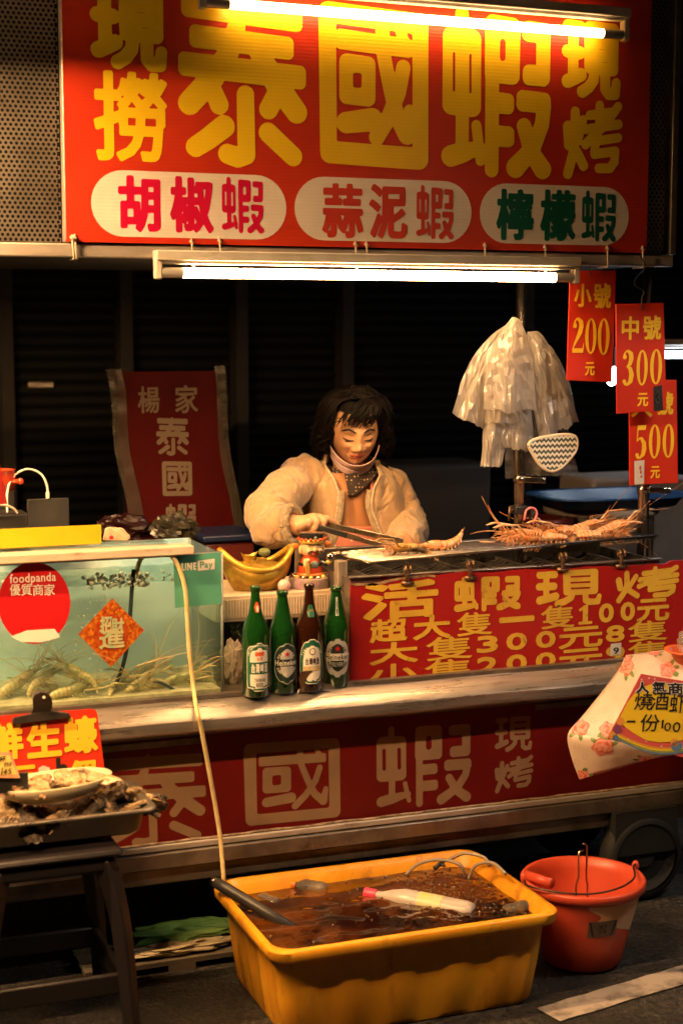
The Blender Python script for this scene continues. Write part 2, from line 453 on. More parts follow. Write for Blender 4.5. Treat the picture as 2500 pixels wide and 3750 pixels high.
D('steel_dark', c=(.30, .26, .22), c2=(.15, .12, .10), nscale=7, rough=.42, rvar=.12, metal=.8, c3=(.07, .045, .03), n3=4)
D('perf_steel', c=(.34, .30, .25), c2=(.22, .19, .15), nscale=9, rough=.4, metal=.8, rvar=.1)
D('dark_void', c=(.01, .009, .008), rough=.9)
D('white_enamel', c=(.72, .70, .66), c2=(.55, .5, .43), nscale=5, rough=.35, spec=.5)
D('tube_cap', c=(.55, .53, .5), rough=.35, metal=.5)
D('tube_top', c=(.9, .9, .9), emit=TUBE_COL, estr=POW_TOP)
D('tube_low', c=(.9, .9, .9), emit=TUBE_COL, estr=POW_LOW)
D('tube_front', c=(.9, .9, .9), emit=TUBE_COL, estr=POW_FRONT)
D('tube_side', c=(.9, .9, .9), emit=TUBE_COL, estr=POW_SIDE)
D('tube_right', c=(.9, .9, .9), emit=(1, .8, .62), estr=POW_RIGHT)
D('tube_cool', c=(.9, .9, .9), emit=(.8, .9, 1), estr=25)
D('tie', c=(.55, .48, .36), rough=.5, spec=.4)
D('asphalt', c=(.016, .015, .014), c2=(.085, .075, .065), nscale=55, ndet=12, lo=.42, hi=.72, rough=.55, rvar=.3, bump=.012, bscale=75, bstr=1., c3=(.016, .014, .012), n3=2.6, lo3=.46, hi3=.6)
D('road_paint', c=(.42, .36, .31), c2=(.05, .045, .04), nscale=11, lo=.46, hi=.66, rough=.7, bump=.003, bscale=130, bstr=.7)
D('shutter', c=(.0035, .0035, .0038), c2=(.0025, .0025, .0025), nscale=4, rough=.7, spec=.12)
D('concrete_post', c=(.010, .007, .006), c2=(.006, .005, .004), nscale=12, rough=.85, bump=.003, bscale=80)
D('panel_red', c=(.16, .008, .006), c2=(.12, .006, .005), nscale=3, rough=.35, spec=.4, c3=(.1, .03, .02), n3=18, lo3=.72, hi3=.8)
D('panel_cream', c=(.32, .20, .11), c2=(.25, .155, .085), nscale=6, rough=.4, c3=(.16, .1, .06), n3=16, lo3=.66, hi3=.78)
D('rust_seal', c=(.5, .38, .26), c2=(.2, .12, .07), nscale=30, rough=.7, bump=.004, bscale=90)
D('rubber', c=(.008, .008, .008), rough=.7, bump=.001, bscale=60)

# ================================================================ setting: ground, shops behind
m = MB(); m.quad((-30, -20, 0), (40, -20, 0), (40, 60, 0), (-30, 60, 0)); m.obj('ground', 'asphalt', kind='structure')
GROUND = bpy.data.objects['ground']
m = MB()
q = [onZ(1960, 3700, .004), onZ(2140, 3760, .004), onZ(2560, 3598, .004), onZ(2560, 3528, .004)]
e1 = (onZ(2510, 3555, .004)-onZ(2000, 3708, .004)); e1.z = 0; e1.normalize(); e2 = Vector((-e1.y, e1.x, 0))
p0 = onZ(2005, 3715, .004)
pts = []
for i in range(40):
    pts.append(p0+e1*(i*.05)+e2*(.043+random.uniform(-.004, .004)))
bot = [p0+e1*(i*.05)-e2*(.043+random.uniform(-.004, .004)) for i in range(40)]
for i in range(39): m.quad(bot[i], bot[i+1], pts[i+1], pts[i])
m.obj('painted_line', 'road_paint', parent=GROUND)

SHOPY = 6.6
shop = thing('shop_building', 'dark closed shopfront with roller shutters behind the stall', 'building', (2.6, SHOPY, 0))
posts = [onY(20, 1500, SHOPY).x, onY(452, 1500, SHOPY).x, onY(868, 1500, SHOPY).x, onY(1250, 1500, SHOPY).x, onY(1900, 1500, SHOPY).x, onY(2560, 1500, SHOPY).x]
for x in posts:
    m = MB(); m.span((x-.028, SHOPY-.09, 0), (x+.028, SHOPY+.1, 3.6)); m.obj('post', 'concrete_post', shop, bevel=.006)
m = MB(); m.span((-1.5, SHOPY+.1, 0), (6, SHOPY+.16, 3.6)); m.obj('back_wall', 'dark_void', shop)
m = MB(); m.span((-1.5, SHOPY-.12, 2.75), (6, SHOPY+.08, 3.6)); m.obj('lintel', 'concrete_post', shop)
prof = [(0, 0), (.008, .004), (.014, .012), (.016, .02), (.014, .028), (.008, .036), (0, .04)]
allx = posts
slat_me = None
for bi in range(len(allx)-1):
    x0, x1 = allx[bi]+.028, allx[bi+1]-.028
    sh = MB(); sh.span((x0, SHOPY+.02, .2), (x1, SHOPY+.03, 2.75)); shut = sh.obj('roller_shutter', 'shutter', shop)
    first = None
    for k in range(32):
        z = .62+k*.05
        if first is None:
            mm = MB(); mm.grid(1, len(prof)-1, lambda a, b: (x0+(x1-x0)*a, -prof[round(b*(len(prof)-1))][0], prof[round(b*(len(prof)-1))][1]*1.22))
            first = mm.obj('slat', 'shutter', shut, local=True, smooth=True); o = first
        else: o = first.copy(); COL.objects.link(o)
        o.parent = shut; o.matrix_parent_inverse = wm(shut).inverted(); o.location = (0, SHOPY+.018, z)
# a letterbox plate on one shutter
lp = onY(150, 1410, SHOPY-.02)
m = MB(); m.box(lp, (.11, .012, .028)); m.obj('mail_slot', 'steel_dark', shop, bevel=.006)

# ================================================================ the cart
FY = 3.75                      # front panel plane
pf = planeY(FY)
def uz(px, py, y): p = onY(px, py, y); return p.x, p.z
cart = thing('food_cart', 'metal food cart with red lettered front panel and poles', 'cart', (1.45, FY, 0))
XL, XR = -.15, 2.62
ZB = pf.hit(1200, 3005)[1]; ZT = pf.hit(1200, 2645)[1]
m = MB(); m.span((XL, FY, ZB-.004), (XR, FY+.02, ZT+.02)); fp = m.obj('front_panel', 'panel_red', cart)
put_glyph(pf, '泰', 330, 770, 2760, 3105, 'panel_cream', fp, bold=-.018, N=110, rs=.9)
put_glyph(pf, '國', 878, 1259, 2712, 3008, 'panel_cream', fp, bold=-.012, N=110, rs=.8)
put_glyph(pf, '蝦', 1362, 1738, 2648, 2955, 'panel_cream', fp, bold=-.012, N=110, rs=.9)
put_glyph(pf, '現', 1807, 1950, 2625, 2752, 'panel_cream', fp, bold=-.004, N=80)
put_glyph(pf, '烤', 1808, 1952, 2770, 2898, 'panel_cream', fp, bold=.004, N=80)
# base rails under the panel
m = MB(); m.span((XL, FY-.022, ZB-.022), (XR, FY+.02, ZB-.006)); m.obj('base_rail', 'steel', cart, bevel=.003)
m = MB(); m.span((XL, FY-.03, ZB-.066), (XR, FY+.03, ZB-.024)); m.obj('base_rail', 'steel_dark', cart, bevel=.004)
m = MB(); m.span((XL, FY-.012, ZB-.11), (XR, FY+.03, ZB-.068)); m.obj('base_rail', 'steel_dark', cart, bevel=.004)
m = MB()
m.tube([(XL+i*.03, FY-.013+random.uniform(-.002, .002), ZB-.003+random.uniform(-.001, .001)) for i in range(int((XR-XL)/.03))], .0035, 6); m.obj('sealant_bead', 'rust_seal', cart, smooth=True)
D('rail_steel', c=(.58, .52, .48), c2=(.44, .39, .35), nscale=9, rough=.33, rvar=.12, metal=.85, c3=(.13, .08, .05), n3=7, lo3=.60, hi3=.70, stretch=(.35, 5, 5), bump=.002, bscale=18)
# counter rail: rounded sheet metal edge, running down to the right at its left end
CZ = onY(1000, 2545, FY-.03).z
prof = [(.03, .0), (-.018, .0), (-.028, -.003), (-.074, -.030), (-.080, -.036), (-.081, -.044), (-.079, -.062), (-.072, -.068), (-.01, -.068)]
m = MB(); m.grid(60, len(prof)-1, lambda a, b: (XL+(XR-XL)*a, FY+prof[round(b*8)][0], CZ+prof[round(b*8)][1]+.0012*math.sin(a*37)))
m.obj('counter_rail', 'rail_steel', cart, auto=28)
m = MB(); m.span((XL, FY-.01, ZT+.002), (XR, FY+.015, CZ-.066)); m.obj('under_rail_strip', 'steel_dark', cart)
m = MB(); m.span((.62, FY-.006, ZT-.022), (1.06, FY-.001, ZT-.006)); m.obj('trim_strip', 'steel_dark', cart)
m = MB(); m.span((2.0, FY-.006, ZT-.02), (2.4, FY-.001, ZT-.004)); m.obj('trim_strip', 'steel_dark', cart)
# counter top and its upturned lip
m = MB(); m.span((XL, FY+.03, CZ-.03), (XR, FY+.55, CZ)); m.obj('counter_top', 'steel_dark', cart)
LZ = onY(1000, 2528, FY-.012).z
m = MB(); m.span((XL, FY-.014, CZ+.001), (XR, FY-.011, LZ)); m.span((XL, FY-.014, LZ), (XR, FY+.01, LZ+.003)); m.obj('counter_lip', 'steel_dark', cart)
# chassis and wheels
m = MB(); m.span((XL, FY+.03, ZB-.08), (XR, FY+.55, ZB-.02)); m.obj('chassis', 'steel_dark', cart)
m = MB(); m.span((XL, FY+.52, ZB), (XR, FY+.55, CZ-.03)); m.obj('back_panel', 'steel_dark', cart)
def wheel(c, r):
    w = MB(); pr = []
    for k in range(13):
        a = math.pi*k/12; pr.append((r-.03+.03*math.sin(a), .035*math.cos(a)))
    w.lathe(pr, c, 32, xf=Matrix.Rotation(R(90), 3, 'X')); wh = w.obj('tyre', 'rubber', cart, smooth=True)
    h = MB(); h.lathe([(.0, .02), (.03, .022), (.04, .012), (r-.05, .01), (r-.028, .024), (r-.028, -.024), (0, -.024)], c, 28, xf=Matrix.Rotation(R(90), 3, 'X')); h.obj('rim', 'rubber', wh)
wp = onZ(2340, 3290, 0); wheel((wp.x, wp.y, .128), .128)
wheel((.25, wp.y, .128), .128); wheel((wp.x, wp.y+.42, .128), .128)
m = MB(); m.span((wp.x-.1, wp.y-.03, .14), (wp.x+.1, wp.y+.03, ZB-.06)); m.obj('wheel_bracket', 'rubber', cart)
# poles
def pole(px, y, ztop, zbot, r):
    x = onY(px, 1500, y).x
    m = MB(); m.tube([(x, y, zbot), (x, y, ztop)], r, 20); m.obj('pole', 'pole_steel', cart, smooth=True); return x
D('pole_steel', c=(.50, .46, .42), c2=(.36, .32, .28), nscale=5, rough=.24, rvar=.08, metal=1., stretch=(5, 5, 1))
SY = 3.86
POLE1Y, POLE2Y = SY+.18, SY+.08
P1X = pole(1903, POLE1Y, 1.86, CZ, .0145); P2X = pole(2362, POLE2Y, 1.86, CZ, .0165)
XA, XB = onY(60, 1500, SY+.5).x, onY(2300, 1500, SY+.7).x
# ================================================================ fascia: perforated roof box with frame bars
sy = planeY(SY)
sL, sR = sy.hit(236, 500)[0], sy.hit(2372, 500)[0]
sB = sy.hit(1250, 905)[1]; sT = sB+.70
FT = sB+.80
fas = thing('stall_canopy', 'perforated metal canopy box of the stall with steel edge bars', 'canopy', (1.5, SY, sB-.05))
fL = sL-.34; fR = sy.hit(2478, 500)[0]
m = MB(); m.span((fL, SY+.004, sB-.036), (fR, SY+.044, sB-.003)); m.obj('edge_bar', 'steel', fas, bevel=.004)
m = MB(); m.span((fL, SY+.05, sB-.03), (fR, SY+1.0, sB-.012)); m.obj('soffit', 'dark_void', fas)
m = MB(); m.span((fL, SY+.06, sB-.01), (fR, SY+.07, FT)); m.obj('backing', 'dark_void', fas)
for x in (fR-.012,):
    m = MB(); m.span((x, SY+.004, sB-.002), (x+.02, SY+.044, FT)); m.obj('corner_post', 'steel_dark', fas, bevel=.003)
m = MB(); m.span((sL-.002, SY+.006, sB), (sL+.016, SY+.04, FT)); m.obj('corner_post', 'steel', fas, bevel=.003)
def perf(x0, x1, z0, z1, y, p, r, name):
    m = MB(); n = 8; dz = p*.866
    nx = int((x1-x0)/p); nz = int((z1-z0)/dz); p = (x1-x0)/nx
    for j in range(nz):
        off = .5*p if j % 2 else 0
        for i in range(-1, nx+1):
            cx = x0+(i+.5)*p+off; cz = z0+(j+.5)*dz
            if cx < x0 or cx > x1: continue
            ring = []; out = []
            for k in range(n):
                a = 2*math.pi*(k+.5)/n; ring.append((cx+r*math.cos(a), y, cz+r*math.sin(a)))
                ux, uz_ = math.cos(a), math.sin(a); s_ = 1/max(abs(ux)/(.5*p), abs(uz_)/(.5*dz)); out.append((cx+ux*s_, y, cz+uz_*s_))
            vs = ring+out; m.add(vs, [(k, n+k, n+(k+1) % n, (k+1) % n) for k in range(n)])
            # corner fillers of the rectangular cell
            for (sx_, sz_), (k0, k1) in (((1, 1), (0, 1)), ((-1, 1), (2, 3)), ((-1, -1), (4, 5)), ((1, -1), (6, 7))):
                m.add([out[k0], (cx+sx_*.5*p, y, cz+sz_*.5*dz), out[k1]], [(0, 1, 2)])
    o = m.obj(name, 'perf_steel', fas, solid=.0012); return o
perf(fL, sL-.006, sB, FT, SY+.03, .0125, .0042, 'perforated_sheet')
perf(sR+.006, fR-.014, sB, FT, SY+.03, .0125, .0042, 'perforated_sheet')

# ---------------------------------------------------------------- the main sign
sgn = thing('shop_sign', 'large red stall sign with big yellow characters and three white pills', 'sign', ((sL+sR)/2, SY, sB))
m = MB(); m.span((sL, SY-.004, sB), (sR, SY, sT)); m.obj('board', 'sign_red', sgn)
spl = planeY(SY-.004)
G = lambda ch, x0, x1, y0, y1, mt, **k: put_glyph(spl, ch, x0, x1, y0, y1, mt, sgn, **k)
G('現', 334, 608, -70, 253, 'sign_yellow', N=100)
G('撈', 343, 613, 262, 592, 'sign_yellow', N=110, bold=.026)
def zoomchar(ch, ox, oy, sc, **k):
    bb = STROKES[ch][0]; G(ch, ox+bb[0]/sc, ox+bb[2]/sc, oy+bb[1]/sc, oy+bb[3]/sc, 'sign_yellow', bold=0, **k)
zoomchar('泰', 640, 0, 2.9037, N=150); zoomchar('國', 1150, 0, 3.136, N=150); zoomchar('蝦', 1590, 0, 3.136, N=150)
G('現', 2058, 2270, 82, 358, 'sign_yellow', N=100)
G('烤', 2062, 2273, 366, 660, 'sign_yellow', N=100, bold=.012)
def pill(x0, x1, y0, y1):
    a0, a1, b0, b1 = spl.rect(x0, x1, y0, y1); r = (b1-b0)/2; m = MB(); poly = []
    for k in range(17): t = -math.pi/2+math.pi*k/16; poly.append((a1-r+r*math.cos(t), b0+r+r*math.sin(t)))
    for k in range(17): t = math.pi/2+math.pi*k/16; poly.append((a0+r+r*math.cos(t), b0+r+r*math.sin(t)))
    m.add([spl.P(a, b, .0006) for a, b in poly], [list(range(len(poly)))]); m.obj('pill', 'sign_white', sgn, fixn=False)
pill(334, 1048, 632, 872); pill(1078, 1725, 655, 885); pill(1755, 2300, 678, 895)
def row(chs, xs, y0, y1, mt, bold):
    for c, (x0, x1), d in zip(chs, xs, range(9)):
        G(c, x0, x1, y0+d*3, y1+d*3, mt, bold=bold if c != '蝦' else -.008, rs=1., N=84, h=.0013)
row('胡椒蝦', [(433, 588), (622, 782), (808, 968)], 643, 850, 'print_magenta', .035)
row('蒜泥蝦', [(1178, 1330), (1350, 1490), (1520, 1662)], 672, 872, 'print_red', .032)
row('檸檬蝦', [(1815, 1952), (1975, 2105), (2125, 2255)], 692, 880, 'print_green', .032)
# ties that hold the board to the edge bar
for i, px in enumerate((262, 272, 698, 800, 1296, 1336, 1768, 1988, 2216, 2345)):
    x = sy.hit(px, 900)[0]; m = MB()
    tz = sB+.012+random.uniform(0, .008); bz = sB-.04-(.02 if px in (698, 1296, 1988) else 0)
    m.tube([(x, SY+.05, tz), (x+.001, SY-.007, tz-.001), (x+.003, SY-.008, sB-.02), (x+.006, SY-.004, bz), (x+.006, SY+.05, bz)], .0026, 6)
    m.tube([(x-.004, SY-.009, tz-.004), (x+.005, SY-.011, tz-.012)], .004, 6); m.obj('cable_tie', 'tie', sgn, smooth=True)

# ---------------------------------------------------------------- fluorescent lamps
def lamp(name, label, a, b, group, cap=.045, r=.0125, body=.04, tilt=0., lip=None, pow_=None, hang=.045):
    """batten lamp from a to b: housing above, two sockets, glowing tube below"""
    a, b = Vector(a), Vector(b); d = (b-a).normalized(); up = Vector((0, 0, 1)); sd = d.cross(up).normalized(); up = sd.cross(d)
    t = thing(name, label, 'lamp', (a+b)/2, group=group)
    M3 = Matrix((d, sd, up)).transposed(); L = (b-a).length
    m = MB(); m.box((a+b)/2+up*(hang+body*.35), (L+.03, body, body*.55), M3); m.box((a+b)/2+up*(hang+body*.35-.016), (L+.02, body*.55, .01), M3); m.obj('housing', 'white_enamel', t, bevel=.003)
    for e, s_ in ((a, 1), (b, -1)):
        m = MB(); m.box(e-d*s_*.008+up*(hang*.45), (.018, .026, hang+.03), M3); m.obj('socket', 'white_enamel', t, bevel=.004)
        m = MB(); m.tube([e, e+d*s_*cap], r*1.04, 16); m.obj('end_cap', 'tube_cap', t, smooth=False, auto=40)
    m = MB(); m.tube([a+d*cap, b-d*cap], r, 16); m.obj('glowing_tube', pow_, t, auto=50)
    if lip:
        m = MB(); w, dz = lip
        for s_ in (1, -1):
            q0, q1 = a+sd*s_*.015+up*(hang+.0), b+sd*s_*.015+up*(hang); q2, q3 = b+sd*s_*w+up*dz, a+sd*s_*w+up*dz
            m.quad(q0, q1, q2, q3)
        m.obj('baffle', 'rubber', t, solid=.002)  # black trough, reflects nothing; added and shaped to cut lamp light on the sign
        for e in (a-d*.03, b+d*.03):
            m = MB(); m.add([e+sd*q+up*h for q, h in ((-w, dz), (-.015, hang), (.015, hang), (w, dz))], [(0, 1, 2, 3)]); m.obj('end_baffle', 'rubber', t, solid=.002)  # added to block light leaking out of the trough ends
    return t
TY = SY-.02
lamp('fluorescent_lamp', 'white batten lamp with glowing tube below the big red sign', onY(590, 998, TY), onY(2095, 1017, TY), 'fluorescent lamps of the stall', cap=.055, hang=.026, body=.045, pow_='tube_low')
UY = SY-.045
lamp('fluorescent_lamp', 'batten lamp glowing across the top of the big red sign', onY(752, 8, UY), onY(2276, 128, UY), 'fluorescent lamps of the stall', cap=.06, hang=.04, body=.045, pow_='tube_top')
# the lamps over the front of the stall, above the picture, with black baffles added to limit their light on the sign
lamp('fluorescent_lamp', 'reflector batten lamp hung in front of the stall above the oysters', (-.7, 2.35, 2.36), (.7, 2.35, 2.36), 'fluorescent lamps of the stall', cap=.03, lip=(.35, -.150), r=.016, hang=.05, pow_='tube_front')
lamp('fluorescent_lamp', 'reflector batten lamp of the neighbouring stall left of the big sign', (-.70, 3.30, 2.36), (.20, 3.30, 2.36), 'fluorescent lamps of the stall', cap=.03, lip=(.20, -.050), hang=.05, pow_='tube_side')
lamp('fluorescent_lamp', 'reflector batten lamp hung above the table with the flowered cloth', (2.35, 2.45, 2.28), (3.25, 2.45, 2.28), 'fluorescent lamps of the stall', cap=.03, lip=(.30, -.15), r=.016, hang=.05, pow_='tube_right')
# ================================================================ the live-prawn tank and what stands on it
def glass_mat(name, tint=(.92, .98, .97), rough=.02, refl=1.0, bump=0., bscale=20.):
    m = bpy.data.materials.new(name); m.use_nodes = True; N = m.node_tree.nodes; L = m.node_tree.links
    N.remove(N['Principled BSDF']); out = N['Material Output']
    t = N.new('ShaderNodeBsdfTransparent'); t.inputs[0].default_value = (*tint, 1)
    g = N.new('ShaderNodeBsdfGlossy'); g.inputs['Roughness'].default_value = rough
    f = N.new('ShaderNodeLayerWeight'); f.inputs[0].default_value = .5; x = N.new('ShaderNodeMixShader')
    pw = N.new('ShaderNodeMath'); pw.operation = 'POWER'; pw.inputs[1].default_value = 5; L.new(f.outputs['Facing'], pw.inputs[0])
    mu = N.new('ShaderNodeMath'); mu.operation = 'MULTIPLY_ADD'; mu.inputs[1].default_value = .85*refl; mu.inputs[2].default_value = .035*refl; L.new(pw.outputs[0], mu.inputs[0])
    L.new(mu.outputs[0], x.inputs[0]); L.new(t.outputs[0], x.inputs[1]); L.new(g.outputs[0], x.inputs[2]); L.new(x.outputs[0], out.inputs[0])
    if bump:
        n = N.new('ShaderNodeTexNoise'); n.inputs['Scale'].default_value = bscale; bp = N.new('ShaderNodeBump'); bp.inputs['Distance'].default_value = bump
        L.new(n.outputs[0], bp.inputs['Height']); L.new(bp.outputs[0], g.inputs['Normal']); L.new(bp.outputs[0], f.inputs['Normal'])
    _mats[name] = m
glass_mat('pane_glass', tint=(.93, .97, .95)); glass_mat('water_top', tint=(.7, .8, .76), bump=.01, bscale=30)
glass_mat('cling_film', tint=(.93, .93, .92), rough=.18, refl=.008, bump=.004, bscale=40)
def pane_mat(m, N, L, b, tc, noi, ramp, mix):
    pass
_w = bpy.data.materials.new('tank_water'); _w.use_nodes = True; _w.node_tree.nodes.remove(_w.node_tree.nodes['Principled BSDF'])
_v = _w.node_tree.nodes.new('ShaderNodeVolumePrincipled'); _v.inputs['Color'].default_value = (.80, .97, 1., 1); _v.inputs['Density'].default_value = 2.2; _v.inputs['Anisotropy'].default_value = .3
_w.node_tree.links.new(_v.outputs[0], _w.node_tree.nodes['Material Output'].inputs['Volume'])
_mats['tank_water'] = _w
D('tank_back', c=(.36, .66, .80), c2=(.78, .88, .90), nscale=3.2, ndet=3, lo=.36, hi=.7, rough=.7, stretch=(1, 1, 1.6), c3=(.12, .34, .52), n3=2.3, lo3=.52, hi3=.75)
D('tank_floor', c=(.62, .56, .36), c2=(.34, .32, .18), nscale=30, rough=.7)
D('tank_frame', c=(.30, .34, .33), c2=(.16, .2, .2), nscale=9, rough=.3)
D('foam', c=(.72, .70, .64), c2=(.5, .5, .45), nscale=50, rough=.6, bump=.01, bscale=60, bstr=.8)
D('lid_board', c=(.60, .50, .40), c2=(.48, .38, .28), nscale=12, rough=.5, c3=(.13, .11, .04), n3=9, lo3=.6, hi3=.75, stretch=(.6, 3, 3))
D('prawn_live', c=(.74, .60, .32), c2=(.42, .34, .14), nscale=40, rough=.28, spec=.6, sss=.2, bump=.001, bscale=200)
D('prawn_live_dark', c=(.50, .46, .20), c2=(.24, .24, .10), nscale=40, rough=.28, spec=.6, sss=.1)
D('prawn_whisker', c=(.80, .56, .26), rough=.4)
D('hose_clear', c=(.72, .58, .30), c2=(.56, .44, .2), nscale=20, rough=.25, spec=.5, sss=.1)
D('hose_dark', c=(.012, .03, .05), rough=.3)
D('sticker_red', c=(.50, .012, .016), c2=(.42, .01, .014), nscale=9, rough=.33, bump=.003, bscale=14, bstr=.5)
D('sticker_teal', c=(.10, .36, .26), c2=(.08, .30, .22), nscale=9, rough=.33, bump=.003, bscale=16, bstr=.5)
D('sticker_white', c=(.72, .68, .62), rough=.4)
D('sticker_foil', c=(.75, .24, .02), c2=(.42, .06, .012), nscale=90, lo=.42, hi=.56, rough=.3, metal=.35, rvar=.15, c3=(.18, .14, .05), n3=120, lo3=.55, hi3=.62)
D('foil_green', c=(.42, .55, .33), c2=(.7, .6, .3), nscale=60, rough=.3, metal=.3)
D('yellow_board', c=(.56, .40, .010), c2=(.50, .35, .010), nscale=6, rough=.45)
D('black_plastic', c=(.02, .02, .021), c2=(.028, .027, .026), nscale=20, rough=.42)
D('white_cable', c=(.66, .62, .55), rough=.4)
D('paper', c=(.66, .62, .55), c2=(.58, .53, .45), nscale=20, rough=.7)
D('enamel_red', c=(.45, .045, .015), rough=.25, coat=.4)
D('sign_dark_red', c=(.20, .012, .012), rough=.35)

def prawn(name, label, cat, mats, L=.14, curl=.5, seed=1, claws=True, whisk=1.0, group=None):
    """local: head towards +x, belly down; > body, head, tail_fan, legs, antennae, claws"""
    rnd = random.Random(seed); body, dark, wh = mats
    t = thing(name, label, cat, group=group)
    def path(s):                                       # s 0 tail .. 1 beak
        if s < .55:
            a = (s-.55)*curl*3.2; k = .55-s; return Vector((-.5*L*math.sin(k*1.9*(1))/1.0*(1-.25*curl*k), 0, L*(-curl*.9*k*k*1.6)+.0))
        return Vector(((s-.55)*L*1.05, 0, L*.06*math.sin((s-.55)*3)))
    m = MB(); n = 12; K = 26; pts = []; rs = []
    for i in range(K+1):
        s = .04+.58*i/K; p = path(s); pts.append(p)
        seg = (i % 4)/4; rs.append(L*(.022+.048*math.sin(min(1, (s)/.5)*1.45))*(1+.16*(1-seg)))
    m.tube(pts, rs, n, squash=1.25)
    m.mi = [0 if (f // n) % 4 < 3 else 1 for f in range(len(m.f))]; bd = m.obj('body', [body, dark], t, local=True, smooth=True)
    m = MB(); hp = [path(.58), path(.66), path(.75), path(.84), path(.93), path(1.06)]
    m.tube(hp, [L*.070, L*.086, L*.084, L*.066, L*.036, L*.004], 12, squash=1.2); hd = m.obj('head', body, t, local=True, smooth=True)
    for sgn in (1, -1):
        m = MB(); m.ball(path(.88)+Vector((0, sgn*L*.055, L*.035)), L*.016, 6, 5); m.obj('eye', 'print_black', t, local=True, smooth=True)
    m = MB(); e = path(.04); d = (path(.04)-path(.12)).normalized()
    for k in (-1, -.45, 0, .45, 1):
        q = Matrix.Rotation(k*.6, 3, 'Z') @ d; sd = q.cross(Vector((0, 0, 1))).normalized()
        m.add([e-sd*L*.015, e+q*L*.09-sd*L*.03, e+q*L*.14, e+q*L*.09+sd*L*.03, e+sd*L*.015, e+q*L*.06+Vector((0, 0, L*.012))], [(0, 1, 5), (1, 2, 5), (2, 3, 5), (3, 4, 5), (4, 0, 5)])
    m.obj('tail_fan', dark, t, local=True, fixn=False)
    m = MB()
    for k in range(5):
        for sgn in (1, -1):
            b0 = path(.6+.05*k)+Vector((0, sgn*L*.05, -L*.06)); a = rnd.uniform(-.3, .6)
            k1 = b0+Vector((L*.05*a, sgn*L*.08, -L*.05)); k2 = k1+Vector((L*(.08+.05*a), sgn*L*.05, -L*.06))
            m.tube([b0, k1, k2], [L*.012, L*.010, L*.004], 5)
    for k in range(5):
        for sgn in (1, -1):
            b0 = path(.14+.09*k)+Vector((0, sgn*L*.03, -L*.07)); m.tube([b0, b0+Vector((L*.03, sgn*L*.03, -L*.07))], [L*.016, L*.005], 5)
    m.obj('legs', body, t, local=True, smooth=True)
    m = MB(); tip = path(.98)
    for k in range(6):
        sgn = 1 if k % 2 else -1; ln = L*(1.3 if k < 2 else .5)*whisk*rnd.uniform(.7, 1.2)
        d = Vector((rnd.uniform(.5, 1), sgn*rnd.uniform(.1, .5), rnd.uniform(.1, .9))).normalized()
        sag = Vector((rnd.uniform(-.3, .3), sgn*rnd.uniform(0, .5), -rnd.uniform(.1, .7)))
        P = [tip+d*ln*u+sag*ln*u*u*.6 for u in (0, .2, .4, .6, .8, 1)]
        m.tube(P, [L*.010, L*.008, L*.007, L*.006, L*.005, L*.003], 4)
    m.obj('antennae', wh, t, local=True, smooth=True)
    if claws:
        for sgn in (1, -1):
            m = MB(); b0 = path(.82)+Vector((0, sgn*L*.06, -L*.05)); u = rnd.uniform(-.2, .5)
            k1 = b0+Vector((L*.16, sgn*L*.16, L*.03)); k2 = k1+Vector((L*.26, sgn*L*.02*u, L*u*.15)); k3 = k2+Vector((L*.16, -sgn*L*.03, -L*.02))
            m.tube([b0, k1, k2, k2.lerp(k3, .4), k3], [L*.016, L*.015, L*.018, L*.022, L*.004], 6); m.obj('claw_arm', dark, t, local=True, smooth=True)
    return t
def place(t, loc, rot, sc=1.0):
    t.location = loc; t.rotation_euler = rot; t.scale = (sc, sc, sc); return t

TV = 3.768; tkR = onY(818, 2300, TV).x; tkL = -.06; tkB = LZ-.004; tkT = onY(800, 2026, TV).z; tkD = .30
tank = thing('aquarium_tank', 'glass tank of live prawns in cloudy blue water on the cart', 'fish tank', ((tkL+tkR)/2, TV+tkD/2, CZ))
m = MB(); m.span((tkL, TV, tkB), (tkR, TV+.005, tkT)); m.obj('front_glass', 'pane_glass', tank)
m = MB(); m.span((tkR-.005, TV+.0055, tkB), (tkR, TV+tkD, tkT)); m.obj('side_glass', 'pane_glass', tank)
m = MB(); m.span((tkL, TV+tkD+.001, tkB), (tkR, TV+tkD+.012, tkT)); m.obj('back_sheet', 'tank_back', tank)
m = MB(); m.span((tkL, TV+.006, CZ+.002), (tkR-.006, TV+tkD, tkB+.012)); m.obj('floor_sheet', 'tank_floor', tank)
m = MB(); m.tube([(tkR-.002, TV+.003, tkB), (tkR-.002, TV+.003, tkT)], .004, 8); m.tube([(tkR-.002, TV+tkD, tkB), (tkR-.002, TV+tkD, tkT)], .004, 8)
m.tube([(tkL, TV+.003, tkT), (tkR, TV+.003, tkT)], .0035, 8); m.obj('silicone_edge', 'tank_frame', tank, smooth=True)
wz = onY(640, 2130, TV).z
m = MB()
def wsurf(a, b):
    x = lerp(tkL, tkR-.008, a); y = lerp(TV+.007, TV+tkD-.002, b)
    return (x, y, wz+.006*noise.noise(Vector((x*14, y*14, 0)))+.003*noise.noise(Vector((x*50, y*50, 3))))
m.grid(60, 22, wsurf); m.obj('water_surface', 'water_top', tank, smooth=True)
m = MB(); m.span((tkL+.002, TV+.008, tkB+.014), (tkR-.009, TV+tkD-.003, wz-.012)); wo = m.obj('water', 'tank_water', tank)

